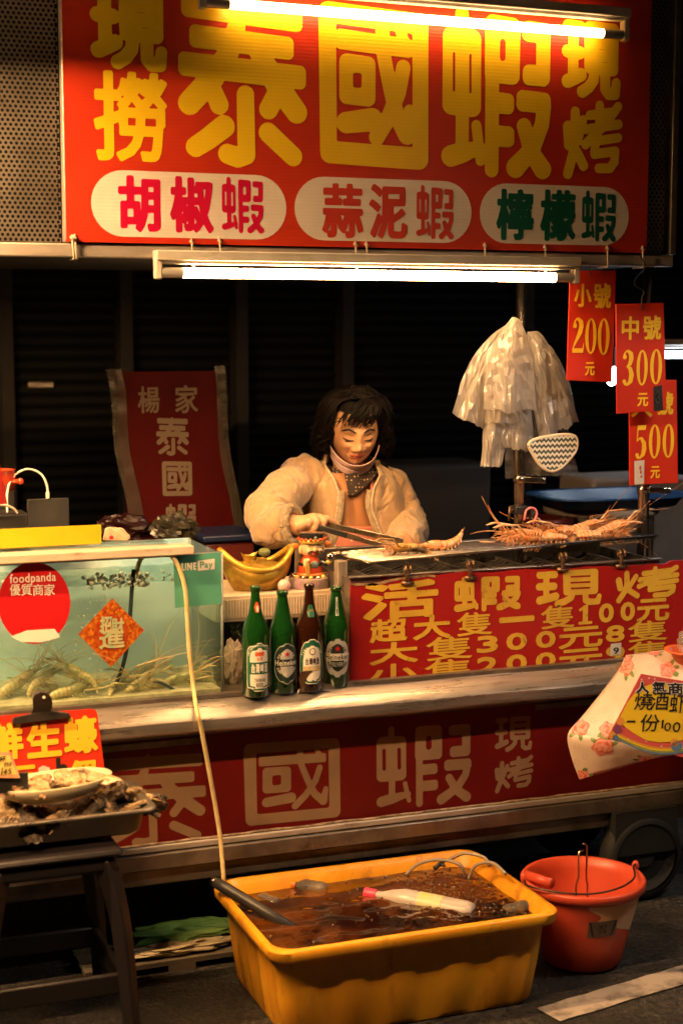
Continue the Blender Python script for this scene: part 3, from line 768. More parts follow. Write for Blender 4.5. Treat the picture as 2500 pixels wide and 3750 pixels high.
# froth along the waterline
m = MB(); rf = random.Random(3)
for k in range(240):
    u = rf.random(); x = lerp(onY(330, 2130, TV).x, onY(560, 2130, TV).x, u**.8) if k % 3 else lerp(tkL+.05, tkR-.1, rf.random())
    m.ball((x, TV+.012+rf.random()*.10, wz+rf.uniform(-.010, .012)), rf.uniform(.002, .006), 6, 4)
m.obj('froth', 'foam', tank, smooth=True, kind='stuff')
m = MB()
for k in range(120):
    p = onY(rf.gauss(345, 35), lerp(2180, 2560, rf.random()), TV+.02+.1*rf.random()); m.ball(p, rf.uniform(.0008, .0028), 5, 4)
D('bubble', c=(.85, .85, .8), rough=.08, spec=1.0)
m.obj('bubbles', 'bubble', tank, smooth=True, kind='stuff')
m = MB(); hp = [onY(490, 2085, TV+.05), onY(482, 2180, TV+.05), onY(476, 2270, TV+.045), onY(462, 2390, TV+.04), onY(440, 2470, TV+.04), onY(412, 2530, TV+.05), onY(390, 2562, TV+.06)]
m.tube(spline(hp, 6), .0055, 8); m.obj('air_hose', 'hose_dark', tank, smooth=True)
m = MB(); m.tube(spline([onY(535, 2500, TV+.06), onY(570, 2495, TV+.05), onY(610, 2510, TV+.04), onY(640, 2528, TV+.04)], 5), .004, 8); m.obj('air_hose', 'hose_dark', tank, smooth=True)
# stickers on the front pane (the mascots printed on two of them are left out)
tp = planeY(TV)
def disc_poly(cx, cy, rx, ry, n=40): return [(cx+rx*math.cos(2*math.pi*i/n), cy+ry*math.sin(2*math.pi*i/n)) for i in range(n)]
def flat(pl, poly, mat, parent, name, h=.002, px=True):
    pp = [pl.hit(*p) for p in poly] if px else poly
    f, tr = fill([pp]); m = MB(); m.add([pl.P(a, b, h) for a, b in f], tr); return m.obj(name, mat, parent, fixn=False)
st = thing('round_sticker', 'round red delivery service sticker on the tank glass', 'sticker', onY(128, 2350, TV))
flat(tp, disc_poly(126, 2208, 132, 150), 'sticker_red', st, 'disc', .0015)
flat(tp, [(100, 2268+40), (200, 2262+40), (220, 2310+20), (214, 2335), (150, 2352), (80, 2350), (40, 2330)], 'sticker_white', st, 'peeled_edge', .0022)
put_text(tp, 'foodpanda', 36, 205, 2098, 2142, 'sticker_white', st, bold=.02, N=40, h=.003)
for i, c in enumerate('優質商家'): put_glyph(tp, c, 36+42*i, 75+42*i, 2138, 2180, 'sticker_white', st, bold=.012, h=.003)
sq = thing('square_sticker', 'square teal payment sticker on the right end of the tank glass', 'sticker', onY(722, 2220, TV))
flat(tp, [(635, 2038), (806, 2022), (811, 2210), (641, 2226)], 'sticker_teal', sq, 'sheet', .0015)
put_text(tp, 'LINE', 664, 718, 2060, 2088, 'sticker_white', sq, bold=.05, N=36, h=.003)
flat(tp, [(723, 2053), (785, 2045), (785, 2084), (724, 2090)], 'sticker_white', sq, 'badge', .003)
put_text(tp, 'Pay', 731, 778, 2054, 2086, 'sticker_teal', sq, bold=.03, N=36, h=.004)
dm = thing('diamond_sticker', 'diamond shaped gold and red new year sticker on the tank glass', 'sticker', onY(407, 2440, TV))
flat(tp, [(286, 2322), (411, 2190), (528, 2308), (407, 2443)], 'sticker_foil', dm, 'sheet', .0015)
D('foil_red', c=(.40, .04, .01), c2=(.55, .12, .02), nscale=60, rough=.3, metal=.3)
flat(tp, disc_poly(408, 2317, 64, 66), 'foil_red', dm, 'medallion', .002)
put_glyph(tp, '招', 366, 412, 2255, 2318, 'foil_green', dm, bold=.035, h=.003); put_glyph(tp, '財', 405, 455, 2262, 2322, 'foil_green', dm, bold=.035, h=.003)
put_glyph(tp, '進', 362, 456, 2300, 2374, 'foil_green', dm, bold=.03, h=.0035)
# the clear hose hung over the tank edge, down to the basin
m = MB()
hz = [onY(500, 2100, TV+.06), onY(515, 2050, TV+.03), onY(545, 2025, TV+.01), onY(585, 2016, TV-.006), onY(628, 2035, TV-.016), onY(660, 2090, TV-.016), onY(680, 2170, TV-.015), onY(687, 2280, TV-.014), onY(695, 2400, TV-.014), onY(712, 2540, TV-.03), onY(722, 2610, FY-.095), onY(735, 2660, FY-.10), onY(760, 2790, FY-.09), onY(790, 2960, FY-.08), onY(808, 3080, FY-.08), onY(820, 3230, FY-.1)]
m.tube(spline(hz, 6), .0058, 10); m.obj('siphon_hose', 'hose_clear', None, smooth=True, label='pale yellow hose looped over the tank edge down towards the basin', cat='hose')
# live prawns on the tank floor
rp = random.Random(11); zf = tkB+.028
spots = [(60, 2500, 25, .15), (150, 2490, 30, .13), (470, 2485, 20, .14), (520, 2450, 38, .12), (330, 2530, 170, .13), (250, 2540, 10, .14), (560, 2520, 190, .15), (650, 2500, 15, .13), (720, 2510, 160, .14), (180, 2555, 200, .13), (420, 2540, 60, .12), (640, 2540, 330, .13), (760, 2480, 100, .11), (40, 2560, 350, .14), (300, 2470, 150, .12), (500, 2545, 5, .13)]
lab = ['pale live prawn at the left end of the tank, beak up', 'pale live prawn left of the tank middle, under the round sticker', 'pale live prawn with raised whiskers right of the diamond sticker', 'pale live prawn rising beside the dark hose in the tank', 'live prawn facing left under the diamond sticker', 'live prawn low in the tank between round and diamond stickers', 'olive live prawn right of the dark hose foot in the tank', 'olive live prawn under the clear hose in the tank', 'dark live prawn by the right end of the tank floor', 'live prawn behind the large bulldog clip in the tank', 'live prawn standing at the foot of the dark air hose', 'olive live prawn lowest beneath the square sticker', 'small dark live prawn in the tank corner by the bottles', 'live prawn lowest in the left corner of the tank', 'small live prawn behind the bubbles in the tank', 'live prawn in front of the short blue hose in the tank']
for i, (px, py, a, L) in enumerate(spots):
    o = prawn('live_prawn', lab[i], 'prawn', ('prawn_live', 'prawn_live_dark', 'prawn_whisker') if i % 3 != 2 else ('prawn_live_dark', 'prawn_live', 'prawn_whisker'), L=L, curl=rp.uniform(.2, .6), seed=i, group='live prawns in the tank')
    y = TV+.04+.09*rp.random() if i != 12 else TV+.2
    p = onY(px, py, y); place(o, (p.x, p.y, max(zf, p.z)), (rp.uniform(-.3, .3), -R(rp.uniform(0, 28)), R(a)), .98)
# lid boards and the things lying on them
m = MB(); zl = tkT+.004
lr = onY(708, 1995, TV-.02).x
m.span((tkL, TV-.03, zl), (lr, TV+.035, zl+.022)); m.obj('lid_board', 'lid_board', None, bevel=.003, label='long pale grimy board lying along the front of the tank top', cat='board')
m = MB(); m.span((tkL, TV+.015, zl+.0225), (lr-.055, TV+.12, zl+.030)); m.obj('lid_sheet', 'pane_glass', None, label='thin clear sheet lying on the pale tank board', cat='board')
zt = zl+.031
a, b = onY(-20, 1980, TV+.03), onY(372, 1962, TV+.03)
m = MB(); m.span((a.x, TV+.03, zt), (b.x, TV+.034, zt+.046)); m.span((a.x, TV+.0345, zt), (b.x, TV+.07, zt+.003)); m.obj('yellow_tray', 'yellow_board', None, label='bright yellow folded board standing on the tank lid', cat='board')
# small things on the tank lid, left edge
lidy = TV+.15
m = MB(); p = onY(170, 1880, lidy+.1); q = onY(252, 1822, lidy+.1); w = (onY(252, 1900, lidy+.1).x-onY(98, 1900, lidy+.1).x)
tb = thing('tablet_device', 'dark tablet standing behind the yellow board with a white cable', 'tablet', (p.x, lidy+.1, zt))
m.box((p.x+.005, lidy+.1, (zt+q.z)/2), (w, .009, q.z-zt), Matrix.Rotation(R(-4), 3, 'X')); m.obj('slab', 'black_plastic', tb, bevel=.003)
m = MB(); e = onY(175, 1822, lidy+.1)
m.box((e.x, lidy+.098, e.z+.006), (.009, .008, .018)); m.obj('plug', 'white_cable', tb, bevel=.002)
m = MB(); m.tube(spline([onY(28, 1890, lidy), onY(28, 1800, lidy+.05), onY(50, 1745, lidy+.08), onY(100, 1718, lidy+.1), onY(150, 1735, lidy+.1), onY(172, 1775, lidy+.098), onY(176, 1812, lidy+.098)], 5), .003, 8); m.obj('charging_cable', 'white_cable', None, smooth=True, label='white charging cable arching up to the dark tablet', cat='cable')
m = MB(); m.tube(spline([onY(-20, 1850, lidy-.03), onY(20, 1850, lidy-.03), onY(50, 1862, lidy-.03), onY(66, 1880, lidy-.03)], 5), .003, 8); m.obj('charging_cable', 'white_cable', None, smooth=True, label='short white cable draped over the dark box at the left edge', cat='cable')
a, b = onY(-30, 1900, lidy-.03), onY(105, 1878, lidy-.03)
m = MB(); m.span((a.x, lidy-.03, zt+.003), (b.x, lidy+.05, b.z)); m.obj('power_box', 'black_plastic', None, bevel=.006, label='black box on the tank lid at the left edge of the picture', cat='box')
m = MB(); a, b = onY(115, 1912, lidy), onY(250, 1908, lidy)
for k in range(4): m.box(((a.x+b.x)/2+.004*k, lidy+.0, zt+.006+.0045*k), (b.x-a.x, .09, .002), Matrix.Rotation(R(4*k), 3, 'Z'))
m.obj('paper_stack', 'paper', None, label='loose white papers behind the yellow board', cat='paper')
# red pot with handle, maroon board at the far left
c0 = onY(0, 1755, TV+.25)
pot = thing('enamel_pot', 'orange red enamel pot with stub handle at the left edge', 'pot', (c0.x, c0.y, zt))
m = MB(); m.lathe([(0, -.03), (.035, -.03), (.04, 0), (.038, .022), (.042, .024), (.036, .025), (.03, -.02), (0, -.02)], (c0.x, c0.y, c0.z), 24); m.obj('bowl', 'enamel_red', pot, smooth=True)
m = MB(); h0 = onY(30, 1765, TV+.24); h1 = onY(76, 1763, TV+.22); m.tube([h0, h0.lerp(h1, .5), h1], [.014, .011, .009], 10, squash=.6); m.ball(h1, .009, 8, 6); m.obj('handle', 'enamel_red', pot, smooth=True)
m = MB(); m.span((c0.x-.03, c0.y-.03, zt), (c0.x+.03, c0.y+.03, c0.z-.028)); m.obj('stand', 'black_plastic', pot)
pl = planeY(TV+.06)
m = MB(); poly = [(-60, 1640), (-3, 1680), (28, 1845), (-60, 1850)]; pp = [pl.hit(*p) for p in poly]
m.prism(pp, lambda a, b: pl.P(a, b, 0), lambda a, b: pl.P(a, b, -.006)); mo = m.obj('maroon_board', ['sign_dark_red'], None, label='maroon board leaning at the left edge above the tank', cat='board')
# folded embroidered cloth on the lid
cl = thing('folded_towel', 'folded beige towel with stitched edge beside the yellow board', 'towel', onY(430, 1975, TV+.06))
D('towel', c=(.62, .42, .28), c2=(.52, .33, .21), nscale=60, rough=.9, bump=.003, bscale=200)
for k in range(3):
    a = [pl.hit(375+6*k, 1978), pl.hit(385+18*k, 1932+3*k), pl.hit(405+25*k, 1928+4*k), pl.hit(470+8*k, 1968), pl.hit(470+8*k, 1978)]
    m = MB(); m.prism(a, lambda x, y: pl.P(x, y, .01-.014*k), lambda x, y: pl.P(x, y, .0-.014*k)); m.obj('fold', 'towel', cl, bevel=.004)
m = MB(); mp = pl.hit(405, 1966); m.ball(pl.P(mp[0], mp[1], .011), (.006, .002, .005), 8, 6); m.obj('stitched_motif', 'sticker_red', cl)

# ---------------------------------------------------------------- dim sign wrapped in film behind the tank
bs = Plane(onY(620, 1960, 4.75), (1, .02, 0), (-.02, .06, 1))
BL, BR, TR, TL = bs.hit(480, 1975), bs.hit(865, 1975), bs.hit(795, 1358), bs.hit(418, 1362)
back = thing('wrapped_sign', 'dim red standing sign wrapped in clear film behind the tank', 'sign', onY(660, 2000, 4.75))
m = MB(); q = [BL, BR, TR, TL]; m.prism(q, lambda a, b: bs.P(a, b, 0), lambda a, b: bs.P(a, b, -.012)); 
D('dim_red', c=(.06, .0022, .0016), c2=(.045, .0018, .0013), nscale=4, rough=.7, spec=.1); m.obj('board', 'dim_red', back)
D('film_edge', c=(.08, .065, .05), c2=(.05, .04, .03), nscale=14, rough=.3, spec=.4, alpha=.5, bump=.01, bscale=30)
film = MB()
def fl(a, b):
    l = Vector(bs.hit(388-4+0, 1362)).lerp(Vector(bs.hit(478, 1960)), 1-b) if False else None
    xl = lerp(475, 382, b)+8*math.sin(b*9); xr = lerp(888, 812, b)+9*math.sin(b*7+1); y = lerp(1975, 1352, b)-a*12*b
    A = bs.hit(lerp(xl, xr, a), y); w = .006+.004*noise.noise(Vector((a*9, b*14, 1)))+(.006*noise.noise(Vector((a*30, b*8, 4))) if a < .12 or a > .9 else 0)
    return bs.P(A[0], A[1], w)
film.grid(40, 50, fl); film.obj('film', 'cling_film', back, smooth=True)
for (e0, e1) in ((0, .13), (.91, 1)):
    f2 = MB(); f2.grid(4, 50, lambda a, b: Vector(fl(lerp(e0, e1, a), b))+bs.n*.002); f2.obj('film_edge', 'film_edge', back, smooth=True)
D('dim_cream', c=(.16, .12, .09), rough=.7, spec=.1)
z3 = lambda x, y: (x/1.568, 850+y/1.568)
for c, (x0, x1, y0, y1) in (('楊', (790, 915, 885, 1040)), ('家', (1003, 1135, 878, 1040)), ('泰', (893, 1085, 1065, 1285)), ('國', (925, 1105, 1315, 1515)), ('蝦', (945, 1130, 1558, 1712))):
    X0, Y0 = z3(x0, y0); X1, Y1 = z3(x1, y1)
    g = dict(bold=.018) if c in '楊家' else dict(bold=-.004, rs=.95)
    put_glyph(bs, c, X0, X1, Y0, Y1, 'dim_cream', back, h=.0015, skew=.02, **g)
# clutter under it: bag of greens, plastic bag, blue-lidded box
def crumple(name, mat, label, cat, c, r, seed, flat_=.7):
    m = MB(); rr = random.Random(seed)
    def f(u, v):
        th = math.pi*(v*.98+.01); ph = 2*math.pi*u; d = Vector((math.sin(th)*math.cos(ph), math.sin(th)*math.sin(ph), math.cos(th)))
        k = 1+.35*noise.noise(d*2.2+Vector((seed, 0, 0)))+.22*noise.noise(d*5+Vector((0, seed, 0)))
        return Vector(c)+Vector((d.x*r[0], d.y*r[1], d.z*r[2]))*k
    m.grid(30, 18, f, closeu=True); return m.obj(name, mat, None, label=label, cat=cat)
D('bag_dark_red', c=(.012, .002, .002), rough=.35); D('bag_grey', c=(.022, .020, .018), c2=(.035, .03, .008), nscale=6, rough=.3)
c = onY(450, 1945, 4.45); crumple('plastic_bag', 'bag_dark_red', 'crumpled dark red bag at the foot of the wrapped sign', 'bag', c, (.09, .05, .045), 3)
c = onY(640, 1940, 4.4); crumple('plastic_bag', 'bag_grey', 'crumpled grey and yellow bag below the wrapped sign', 'bag', c, (.065, .045, .045), 8)
D('blue_lid', c=(.006, .012, .04), rough=.3); D('box_red', c=(.07, .008, .006), rough=.4)
bx = thing('lidded_box', 'dark red storage box with blue lid left of the vendor', 'box', onY(840, 2100, 4.35))
p0, p1 = onY(755, 1990, 4.3), onY(935, 2100, 4.3)
m = MB(); m.span((p0.x, 4.3, p1.z-.1), (p1.x, 4.5, p0.z)); m.obj('tub', 'box_red', bx, bevel=.008)
m = MB(); m.span((p0.x-.012, 4.29, p0.z+.001), (p1.x+.012, 4.51, p0.z+.022)); m.obj('lid', 'blue_lid', bx, bevel=.006)

# ---------------------------------------------------------------- bottles in front
def rib_box():
    y = FY+.17; a, b = onY(790, 2270, y), onY(1278, 2178, y)
    t = thing('ribbed_crate', 'low cream ribbed box behind the beer bottles', 'box', ((a.x+b.x)/2, y+.12, CZ))
    D('cream_box', c=(.62, .50, .36), c2=(.5, .38, .26), nscale=20, rough=.55, c3=(.2, .13, .08), n3=14, lo3=.62, hi3=.74)
    zt_ = onY(1000, 2172, y).z; zb = onY(1000, 2268, y).z
    m = MB(); m.span((a.x, y, zb), (b.x, y+.26, zt_)); m.obj('shelf_body', 'cream_box', t, bevel=.003)
    base = None; n = 46
    for k in range(n):
        x = lerp(a.x+.004, b.x-.004, (k+.5)/n)
        if base is None: mm = MB(); mm.box((0, 0, 0), (.0052, .004, zt_-zb-.022)); base = mm.obj('rib', 'cream_box', t, local=True); o = base
        else: o = base.copy(); COL.objects.link(o); o.parent = t
        o.matrix_parent_inverse = wm(t).inverted(); o.location = (x, y-.0022, (zt_+zb)/2)
    for x in (a.x+.02, b.x-.02):
        m = MB(); m.span((x-.012, y+.2, CZ+.002), (x+.012, y+.24, zb-.001)); m.obj('leg', 'steel_dark', t)
    return zt_, y
SHZ, SHY = rib_box()
D('moss', c=(.05, .08, .02), c2=(.02, .03, .012), nscale=60, rough=.9, bump=.01, bscale=90)
m = MB(); a, b = onY(835, 2290, FY+.2), onY(1270, 2290, FY+.2)
rr = random.Random(5)
for k in range(150):
    x = lerp(a.x, b.x, rr.random()); z = a.z+rr.uniform(-.02, .02); y = FY+.2+rr.uniform(-.02, .02); d = Vector((rr.uniform(-1, 1), rr.uniform(-1, 0), rr.uniform(-1, .6)))*.02
    sd = d.cross(Vector((0, 1, .3))).normalized()*.004; p = Vector((x, y, z)); m.add([p-sd, p+d, p+sd], [(0, 1, 2)])
m.obj('green_leaves', 'moss', None, kind='stuff', label='dark leafy greens stored behind the bottles', cat='greens', fixn=False)
c = onY(850, 2420, FY+.13); D('wrapper', c=(.55, .45, .36), c2=(.3, .2, .14), nscale=14, rough=.4)
crumple('crumpled_wrapper', 'wrapper', 'crumpled pale wrapper between the tank and the first bottle', 'wrapper', (c.x, c.y, c.z), (.028, .02, .055), 21)

def bottle_glass(name, col):
    D(name, c=col, rough=.05, spec=.8, trans=.5, ior=1.5, coat=.6)
bottle_glass('glass_green', (.010, .085, .012)); bottle_glass('glass_brown', (.045, .012, .004))
D('liquid_dark', c=(.01, .03, .008), rough=.2); D('label_white', c=(.70, .66, .58), rough=.45); D('label_green', c=(.012, .10, .055), rough=.4); D('label_dark', c=(.015, .03, .022), rough=.4)
D('label_silver', c=(.58, .58, .56), rough=.3, metal=.4); D('label_orange', c=(.62, .10, .03), rough=.4); D('label_gold', c=(.55, .38, .1), rough=.35, metal=.3); D('cap_metal', c=(.35, .4, .3), rough=.3, metal=.8)
def bottle(px, pbase, ptop, wpx, gl, liq, label, fill_, style, yb):
    p = onZ(px, pbase, CZ+.0015) if yb is None else Vector((onY(px, pbase, yb).x, yb, CZ+.0015))
    dep = (p-CAM).dot(FW); H = (onD(px, ptop, dep)-onD(px, pbase, dep)).length; r = wpx/2*dep/FPX
    t = thing('beer_bottle', label, 'bottle', p, group='beer bottles on the cart counter')
    k = H
    if style in ('tb', 'cl'): pr = [(0, .0), (r*.9, 0), (r, .012*k), (r, .54*k), (r*.97, .60*k), (r*.80, .67*k), (r*.52, .75*k), (r*.40, .82*k), (r*.34, .90*k), (r*.32, .955*k)]
    else: pr = [(0, 0), (r*.9, 0), (r, .012*k), (r, .56*k), (r*.97, .62*k), (r*.84, .68*k), (r*.66, .75*k), (r*.52, .83*k), (r*.40, .92*k), (r*.36, .955*k)]
    m = MB(); m.lathe(pr, p, 28); b = m.obj('glass', gl, t, smooth=True)
    m = MB(); m.lathe([(pr[-1][0], .955*k), (pr[-1][0]*1.22, .958*k), (pr[-1][0]*1.25, .985*k), (pr[-1][0]*1.1, k), (pr[-1][0]*.8, k), (pr[-1][0]*.7, .96*k)], p, 24); m.obj('lip', gl, t, smooth=True)
    m = MB(); lp = [(0, .004)]+[(rr_*.93, max(.004, hh)) for rr_, hh in pr[1:] if hh < fill_*k]
    rl = lp[-1][0]*.9; lp += [(rl, fill_*k), (0, fill_*k)]; m.lathe(lp, p, 24); m.obj('beer', liq, t, smooth=True)
    d = (CAM-p); d.z = 0; d.normalize(); sd = Vector((-d.y, d.x, 0))          # side = to the right as seen
    def rad(h):
        for (r0, h0), (r1, h1) in zip(pr[1:], pr[2:]):
            if h0 <= h <= h1: return lerp(r0, r1, (h-h0)/(h1-h0+1e-9))
        return pr[-1][0]
    tw = {'tb': .30, 'hk': .35, 'cl': .25, 'sv': .12}[style]
    def W(off):
        def f(a, bq):
            th = a/r+tw; rr_ = rad(bq)+off; return Vector((p.x, p.y, p.z+bq))+d*(rr_*math.cos(th))+sd*(rr_*math.sin(th))
        return f
    def patch(wf, z0, z1, mat, off, name, x0=-1, x1=1):
        f = W(off); m = MB(); m.grid(14, 14, lambda u, v: f(lerp(x0, x1, u)*wf(v), lerp(z0, z1, v)*k)); m.obj(name, mat, t, smooth=True)
    arch = lambda w, rt=.22, rb=.12: (lambda v: w*(math.sqrt(max(0., 1-((v-(1-rt))/rt)**2))*.85+.15 if v > 1-rt else (math.sqrt(max(0., 1-((rb-v)/rb)**2))*.6+.4 if v < rb else 1)))
    oval = lambda w: (lambda v: w*max(.12, (1-abs(2*v-1)**2.6)**.5))
    def T(txt, a0, a1, z0, z1, mat, off=.0012, bold=.02):
        put_text(None, txt, a0*r, a1*r, z0*k, z1*k, mat, t, bold=bold, N=36, px=False, wrap=W(off), name='label_letter')
    def arc(txt, rad_, zc, mat, a_from, a_to, hgt, bold=.03, flip=False):
        n = len(txt); f = W(.0013)
        for i, c_ in enumerate(txt):
            if c_ == ' ': continue
            an = lerp(a_from, a_to, (i+.5)/n); w_ = hgt*.62
            fl_, tr = glyph(c_, .62, bold, 30); m = MB(); vs = []
            for x, y in fl_:
                lx, ly = (x-.31)*hgt, (y-.5)*hgt
                if flip: rr2 = rad_-ly; aa = an; px_, pz_ = math.sin(aa)*rr2, math.cos(aa)*rr2; tx, tz = -math.cos(aa), math.sin(aa)
                else: rr2 = rad_+ly; aa = an; px_, pz_ = math.sin(aa)*rr2, math.cos(aa)*rr2; tx, tz = math.cos(aa), -math.sin(aa)
                vs.append(f((px_+tx*lx)*r, zc*k+(pz_+tz*lx)*r))
            m.add(vs, tr); m.obj('label_letter', mat, t, fixn=False)
    def star(zc, s_, mat, ax=0):
        f = W(.0015); pts = [(ax*r+(s_ if i % 2 == 0 else s_*.4)*r*math.sin(math.pi*i/5), zc*k+(s_ if i % 2 == 0 else s_*.4)*r*math.cos(math.pi*i/5)) for i in range(10)]
        q, tr = fill([pts]); m = MB(); m.add([f(*x) for x in q], tr); m.obj('label_star', mat, t, fixn=False)
    if style == 'tb':
        patch(arch(r*.98), .06, .50, 'label_white', .0004, 'label'); patch(arch(r*.93), .068, .492, 'label_green', .0006, 'label_band'); patch(arch(r*.72), .085, .455, 'label_white', .0008, 'label_field')
        patch(lambda v: r*.93, .215, .325, 'label_green', .0010, 'label_band')
        for i, c_ in enumerate('台灣啤酒'): put_glyph(None, c_, (-.62+.33*i)*r, (-.34+.33*i)*r, .228*k, .312*k, 'label_white', t, bold=.03, px=False, wrap=W(.0014), name='label_letter')
        T('TAIWAN', -.40, .42, .145, .178, 'print_black'); T('BEER', -.26, .26, .10, .135, 'print_black')
        for ax in (-.22, 0, .22): f = W(.0012); q, tr = fill([disc_poly(ax*r, .40*k, .13*r, .022*k, 14)]); m = MB(); m.add([f(*x) for x in q], tr); m.obj('label_medal', 'label_orange', t, fixn=False)
        for i, c_ in enumerate('金牌'): put_glyph(None, c_, (-.2+.22*i)*r, (-.03+.22*i)*r, .342*k, .372*k, 'label_orange', t, bold=.02, px=False, wrap=W(.0014), name='label_letter')
        arc('DISTINCTIVE FLAVOR', .84, .375, 'label_white', -1.5, 1.3, .13)
        patch(lambda v: r*.5*(1-.5*abs(2*v-1)), .765, .86, 'label_orange', .0006, 'neck_label'); 
        f = W(.0014); q, tr = fill([disc_poly(.02*r, .80*k, .2*r, .03*k, 18)]); m = MB(); m.add([f(*x) for x in q], tr); m.obj('neck_medal', 'label_white', t, fixn=False)
    elif style in ('hk', 'sv'):
        A, B, C_ = ('label_dark', 'label_dark', 'label_silver') if style == 'hk' else ('label_silver', 'label_silver', 'label_dark')
        patch(oval(r*1.0), .10, .50, 'label_silver' if style == 'hk' else 'label_dark', .0004, 'label'); patch(oval(r*.96), .108, .492, A, .0006, 'label_oval')
        patch(oval(r*.52), .165, .445, C_, .0008, 'label_field')
        patch(lambda v: r*1.02, .275, .345, A if style == 'hk' else 'label_white', .0010, 'label_band')
        T('Heineken', -.92, .92, .283, .338, 'label_white' if style == 'hk' else 'print_black', bold=.03)
        arc('HEINEKEN', .76, .31, 'label_white' if style == 'hk' else 'print_black', -1.15, 1.0, .22)
        arc('PURE MALT LAGER', .78, .30, 'label_white' if style == 'hk' else 'print_black', math.pi+1.15, math.pi-1.15, .20, flip=True)
        star(.395, .24, 'sticker_red')
        if style == 'sv':
            T('SILVER', -.42, .42, .215, .258, 'label_silver')
            patch(lambda v: r*.16, .72, .90, 'label_silver', .0006, 'neck_label')
            fl_, tr = None, None
            for i, c_ in enumerate('SILVER'): put_glyph(None, c_, -.09*r, .09*r, (.735+.022*i)*k, (.753+.022*i)*k, 'print_black', t, bold=.03, N=30, px=False, wrap=W(.0013), name='label_letter', rot=math.pi/2)
    else:
        patch(arch(r*.98, .5, .3), .08, .50, 'label_white', .0004, 'label'); patch(arch(r*.94, .5, .3), .088, .492, 'label_green', .0006, 'label_band'); patch(arch(r*.70, .5, .3), .105, .44, 'label_white', .0008, 'label_field')
        arc('TAIWAN BEER', .82, .32, 'label_white', -1.35, 1.2, .18)
        f = W(.0012); q, tr = fill([disc_poly(0, .385*k, .24*r, .034*k, 18)]); m = MB(); m.add([f(*x) for x in q], tr); m.obj('label_medal', 'label_dark', t, fixn=False)
        for i, c_ in enumerate('台灣啤酒'): put_glyph(None, c_, (-.52+.27*i)*r, (-.28+.27*i)*r, .26*k, .325*k, 'print_black', t, bold=.02, px=False, wrap=W(.0014), name='label_letter')
        patch(lambda v: r*.66, .20, .245, 'label_gold', .0010, 'label_band'); T('CLASSIC', -.5, .5, .208, .238, 'label_white')
        patch(lambda v: r*.56*(1-.45*abs(2*v-1)), .70, .81, 'label_green', .0006, 'neck_label'); T('CLASSIC', -.3, .42, .748, .772, 'label_gold')
    return t
bottle(937, 2545, 2140, 99, 'glass_green', 'liquid_dark', 'green beer bottle with white arched label, nearest the tank', .76, 'tb', None)
bottle(1035, 2532, 2157, 98, 'glass_green', 'liquid_dark', 'green beer bottle with dark oval label, second from the tank', .63, 'hk', None)
bottle(1132, 2525, 2132, 98, 'glass_brown', 'liquid_dark', 'brown beer bottle with torn arched label, third from the tank', .62, 'cl', None)
bottle(1230, 2508, 2142, 98, 'glass_green', 'liquid_dark', 'green beer bottle with silver oval label beside the price board', .66, 'sv', None)

# ---------------------------------------------------------------- bulldog clips
D('clip_steel', c=(.34, .31, .28), c2=(.2, .17, .15), nscale=20, rough=.3, metal=1., rvar=.1)
D('clip_black', c=(.07, .06, .055), c2=(.04, .035, .03), nscale=20, rough=.35, metal=.6)
def bulldog(label, pl, pts_body, pts_jaw, mat, h=.0, th=.008, hole=None, tilt=.02):
    """flat-handled clip: two plates that meet in a wide jaw"""
    B = [pl.hit(*p) for p in pts_body]; J = [pl.hit(*p) for p in pts_jaw]
    zj = min(p[1] for p in B); zh = max(p[1] for p in B)
    c = pl.P(sum(p[0] for p in J)/len(J), min(p[1] for p in J), h)
    t = thing('bulldog_clip', label, 'clip', c)
    for s_ in (0, 1):
        m = MB(); sl = lambda b: (b-zj)/(zh-zj)*tilt
        f0 = lambda a, b: pl.P(a+(.006 if s_ else 0), b, h+(th+sl(b) if not s_ else -sl(b)-.002)); f1 = lambda a, b: pl.P(a+(.006 if s_ else 0), b, h+(th+sl(b)-.0015 if not s_ else -sl(b)-.0035))
        m.prism(B, f0, f1); m.obj('grip_plate', mat, t, bevel=.0006)
    m = MB(); m.prism(J, lambda a, b: pl.P(a, b, h+th+.004), lambda a, b: pl.P(a, b, h-.004)); m.obj('jaw', mat, t, bevel=.002)
    if hole:
        q = pl.hit(*hole); m = MB(); m.lathe([(.0035, 0), (.0035, .001), (0, .001)], (0, 0, 0), 12)
        m2 = MB(); ctr = pl.P(q[0], q[1], h+th+tilt*.9)
        m2.add([ctr+pl.ex*(.0035*math.cos(2*math.pi*i/12))+pl.ey*(.0035*math.sin(2*math.pi*i/12))+pl.n*.0008 for i in range(12)], [list(range(12))]); m2.obj('rivet_hole', 'sticker_white' if 'counter' not in label else 'clip_steel', t, fixn=False)
    m = MB(); zz = zj; m.tube([pl.P(min(p[0] for p in B), zz+.004, h+th/2), pl.P(max(p[0] for p in B), zz+.004, h+th/2)], .005, 10); m.obj('spring', 'clip_steel', t, smooth=True)
    return t
cp = planeY(FY-.02)
bulldog('steel bulldog clip gripping the counter lip below the beer bottles', cp, [(1090, 2545), (1095, 2515), (1083, 2480), (1090, 2450), (1128, 2448), (1150, 2478), (1158, 2500), (1150, 2545)], [(1022, 2555), (1082, 2538), (1088, 2520), (1155, 2508), (1160, 2520), (1204, 2528), (1200, 2542), (1100, 2562)], 'clip_steel', hole=(1133, 2487))
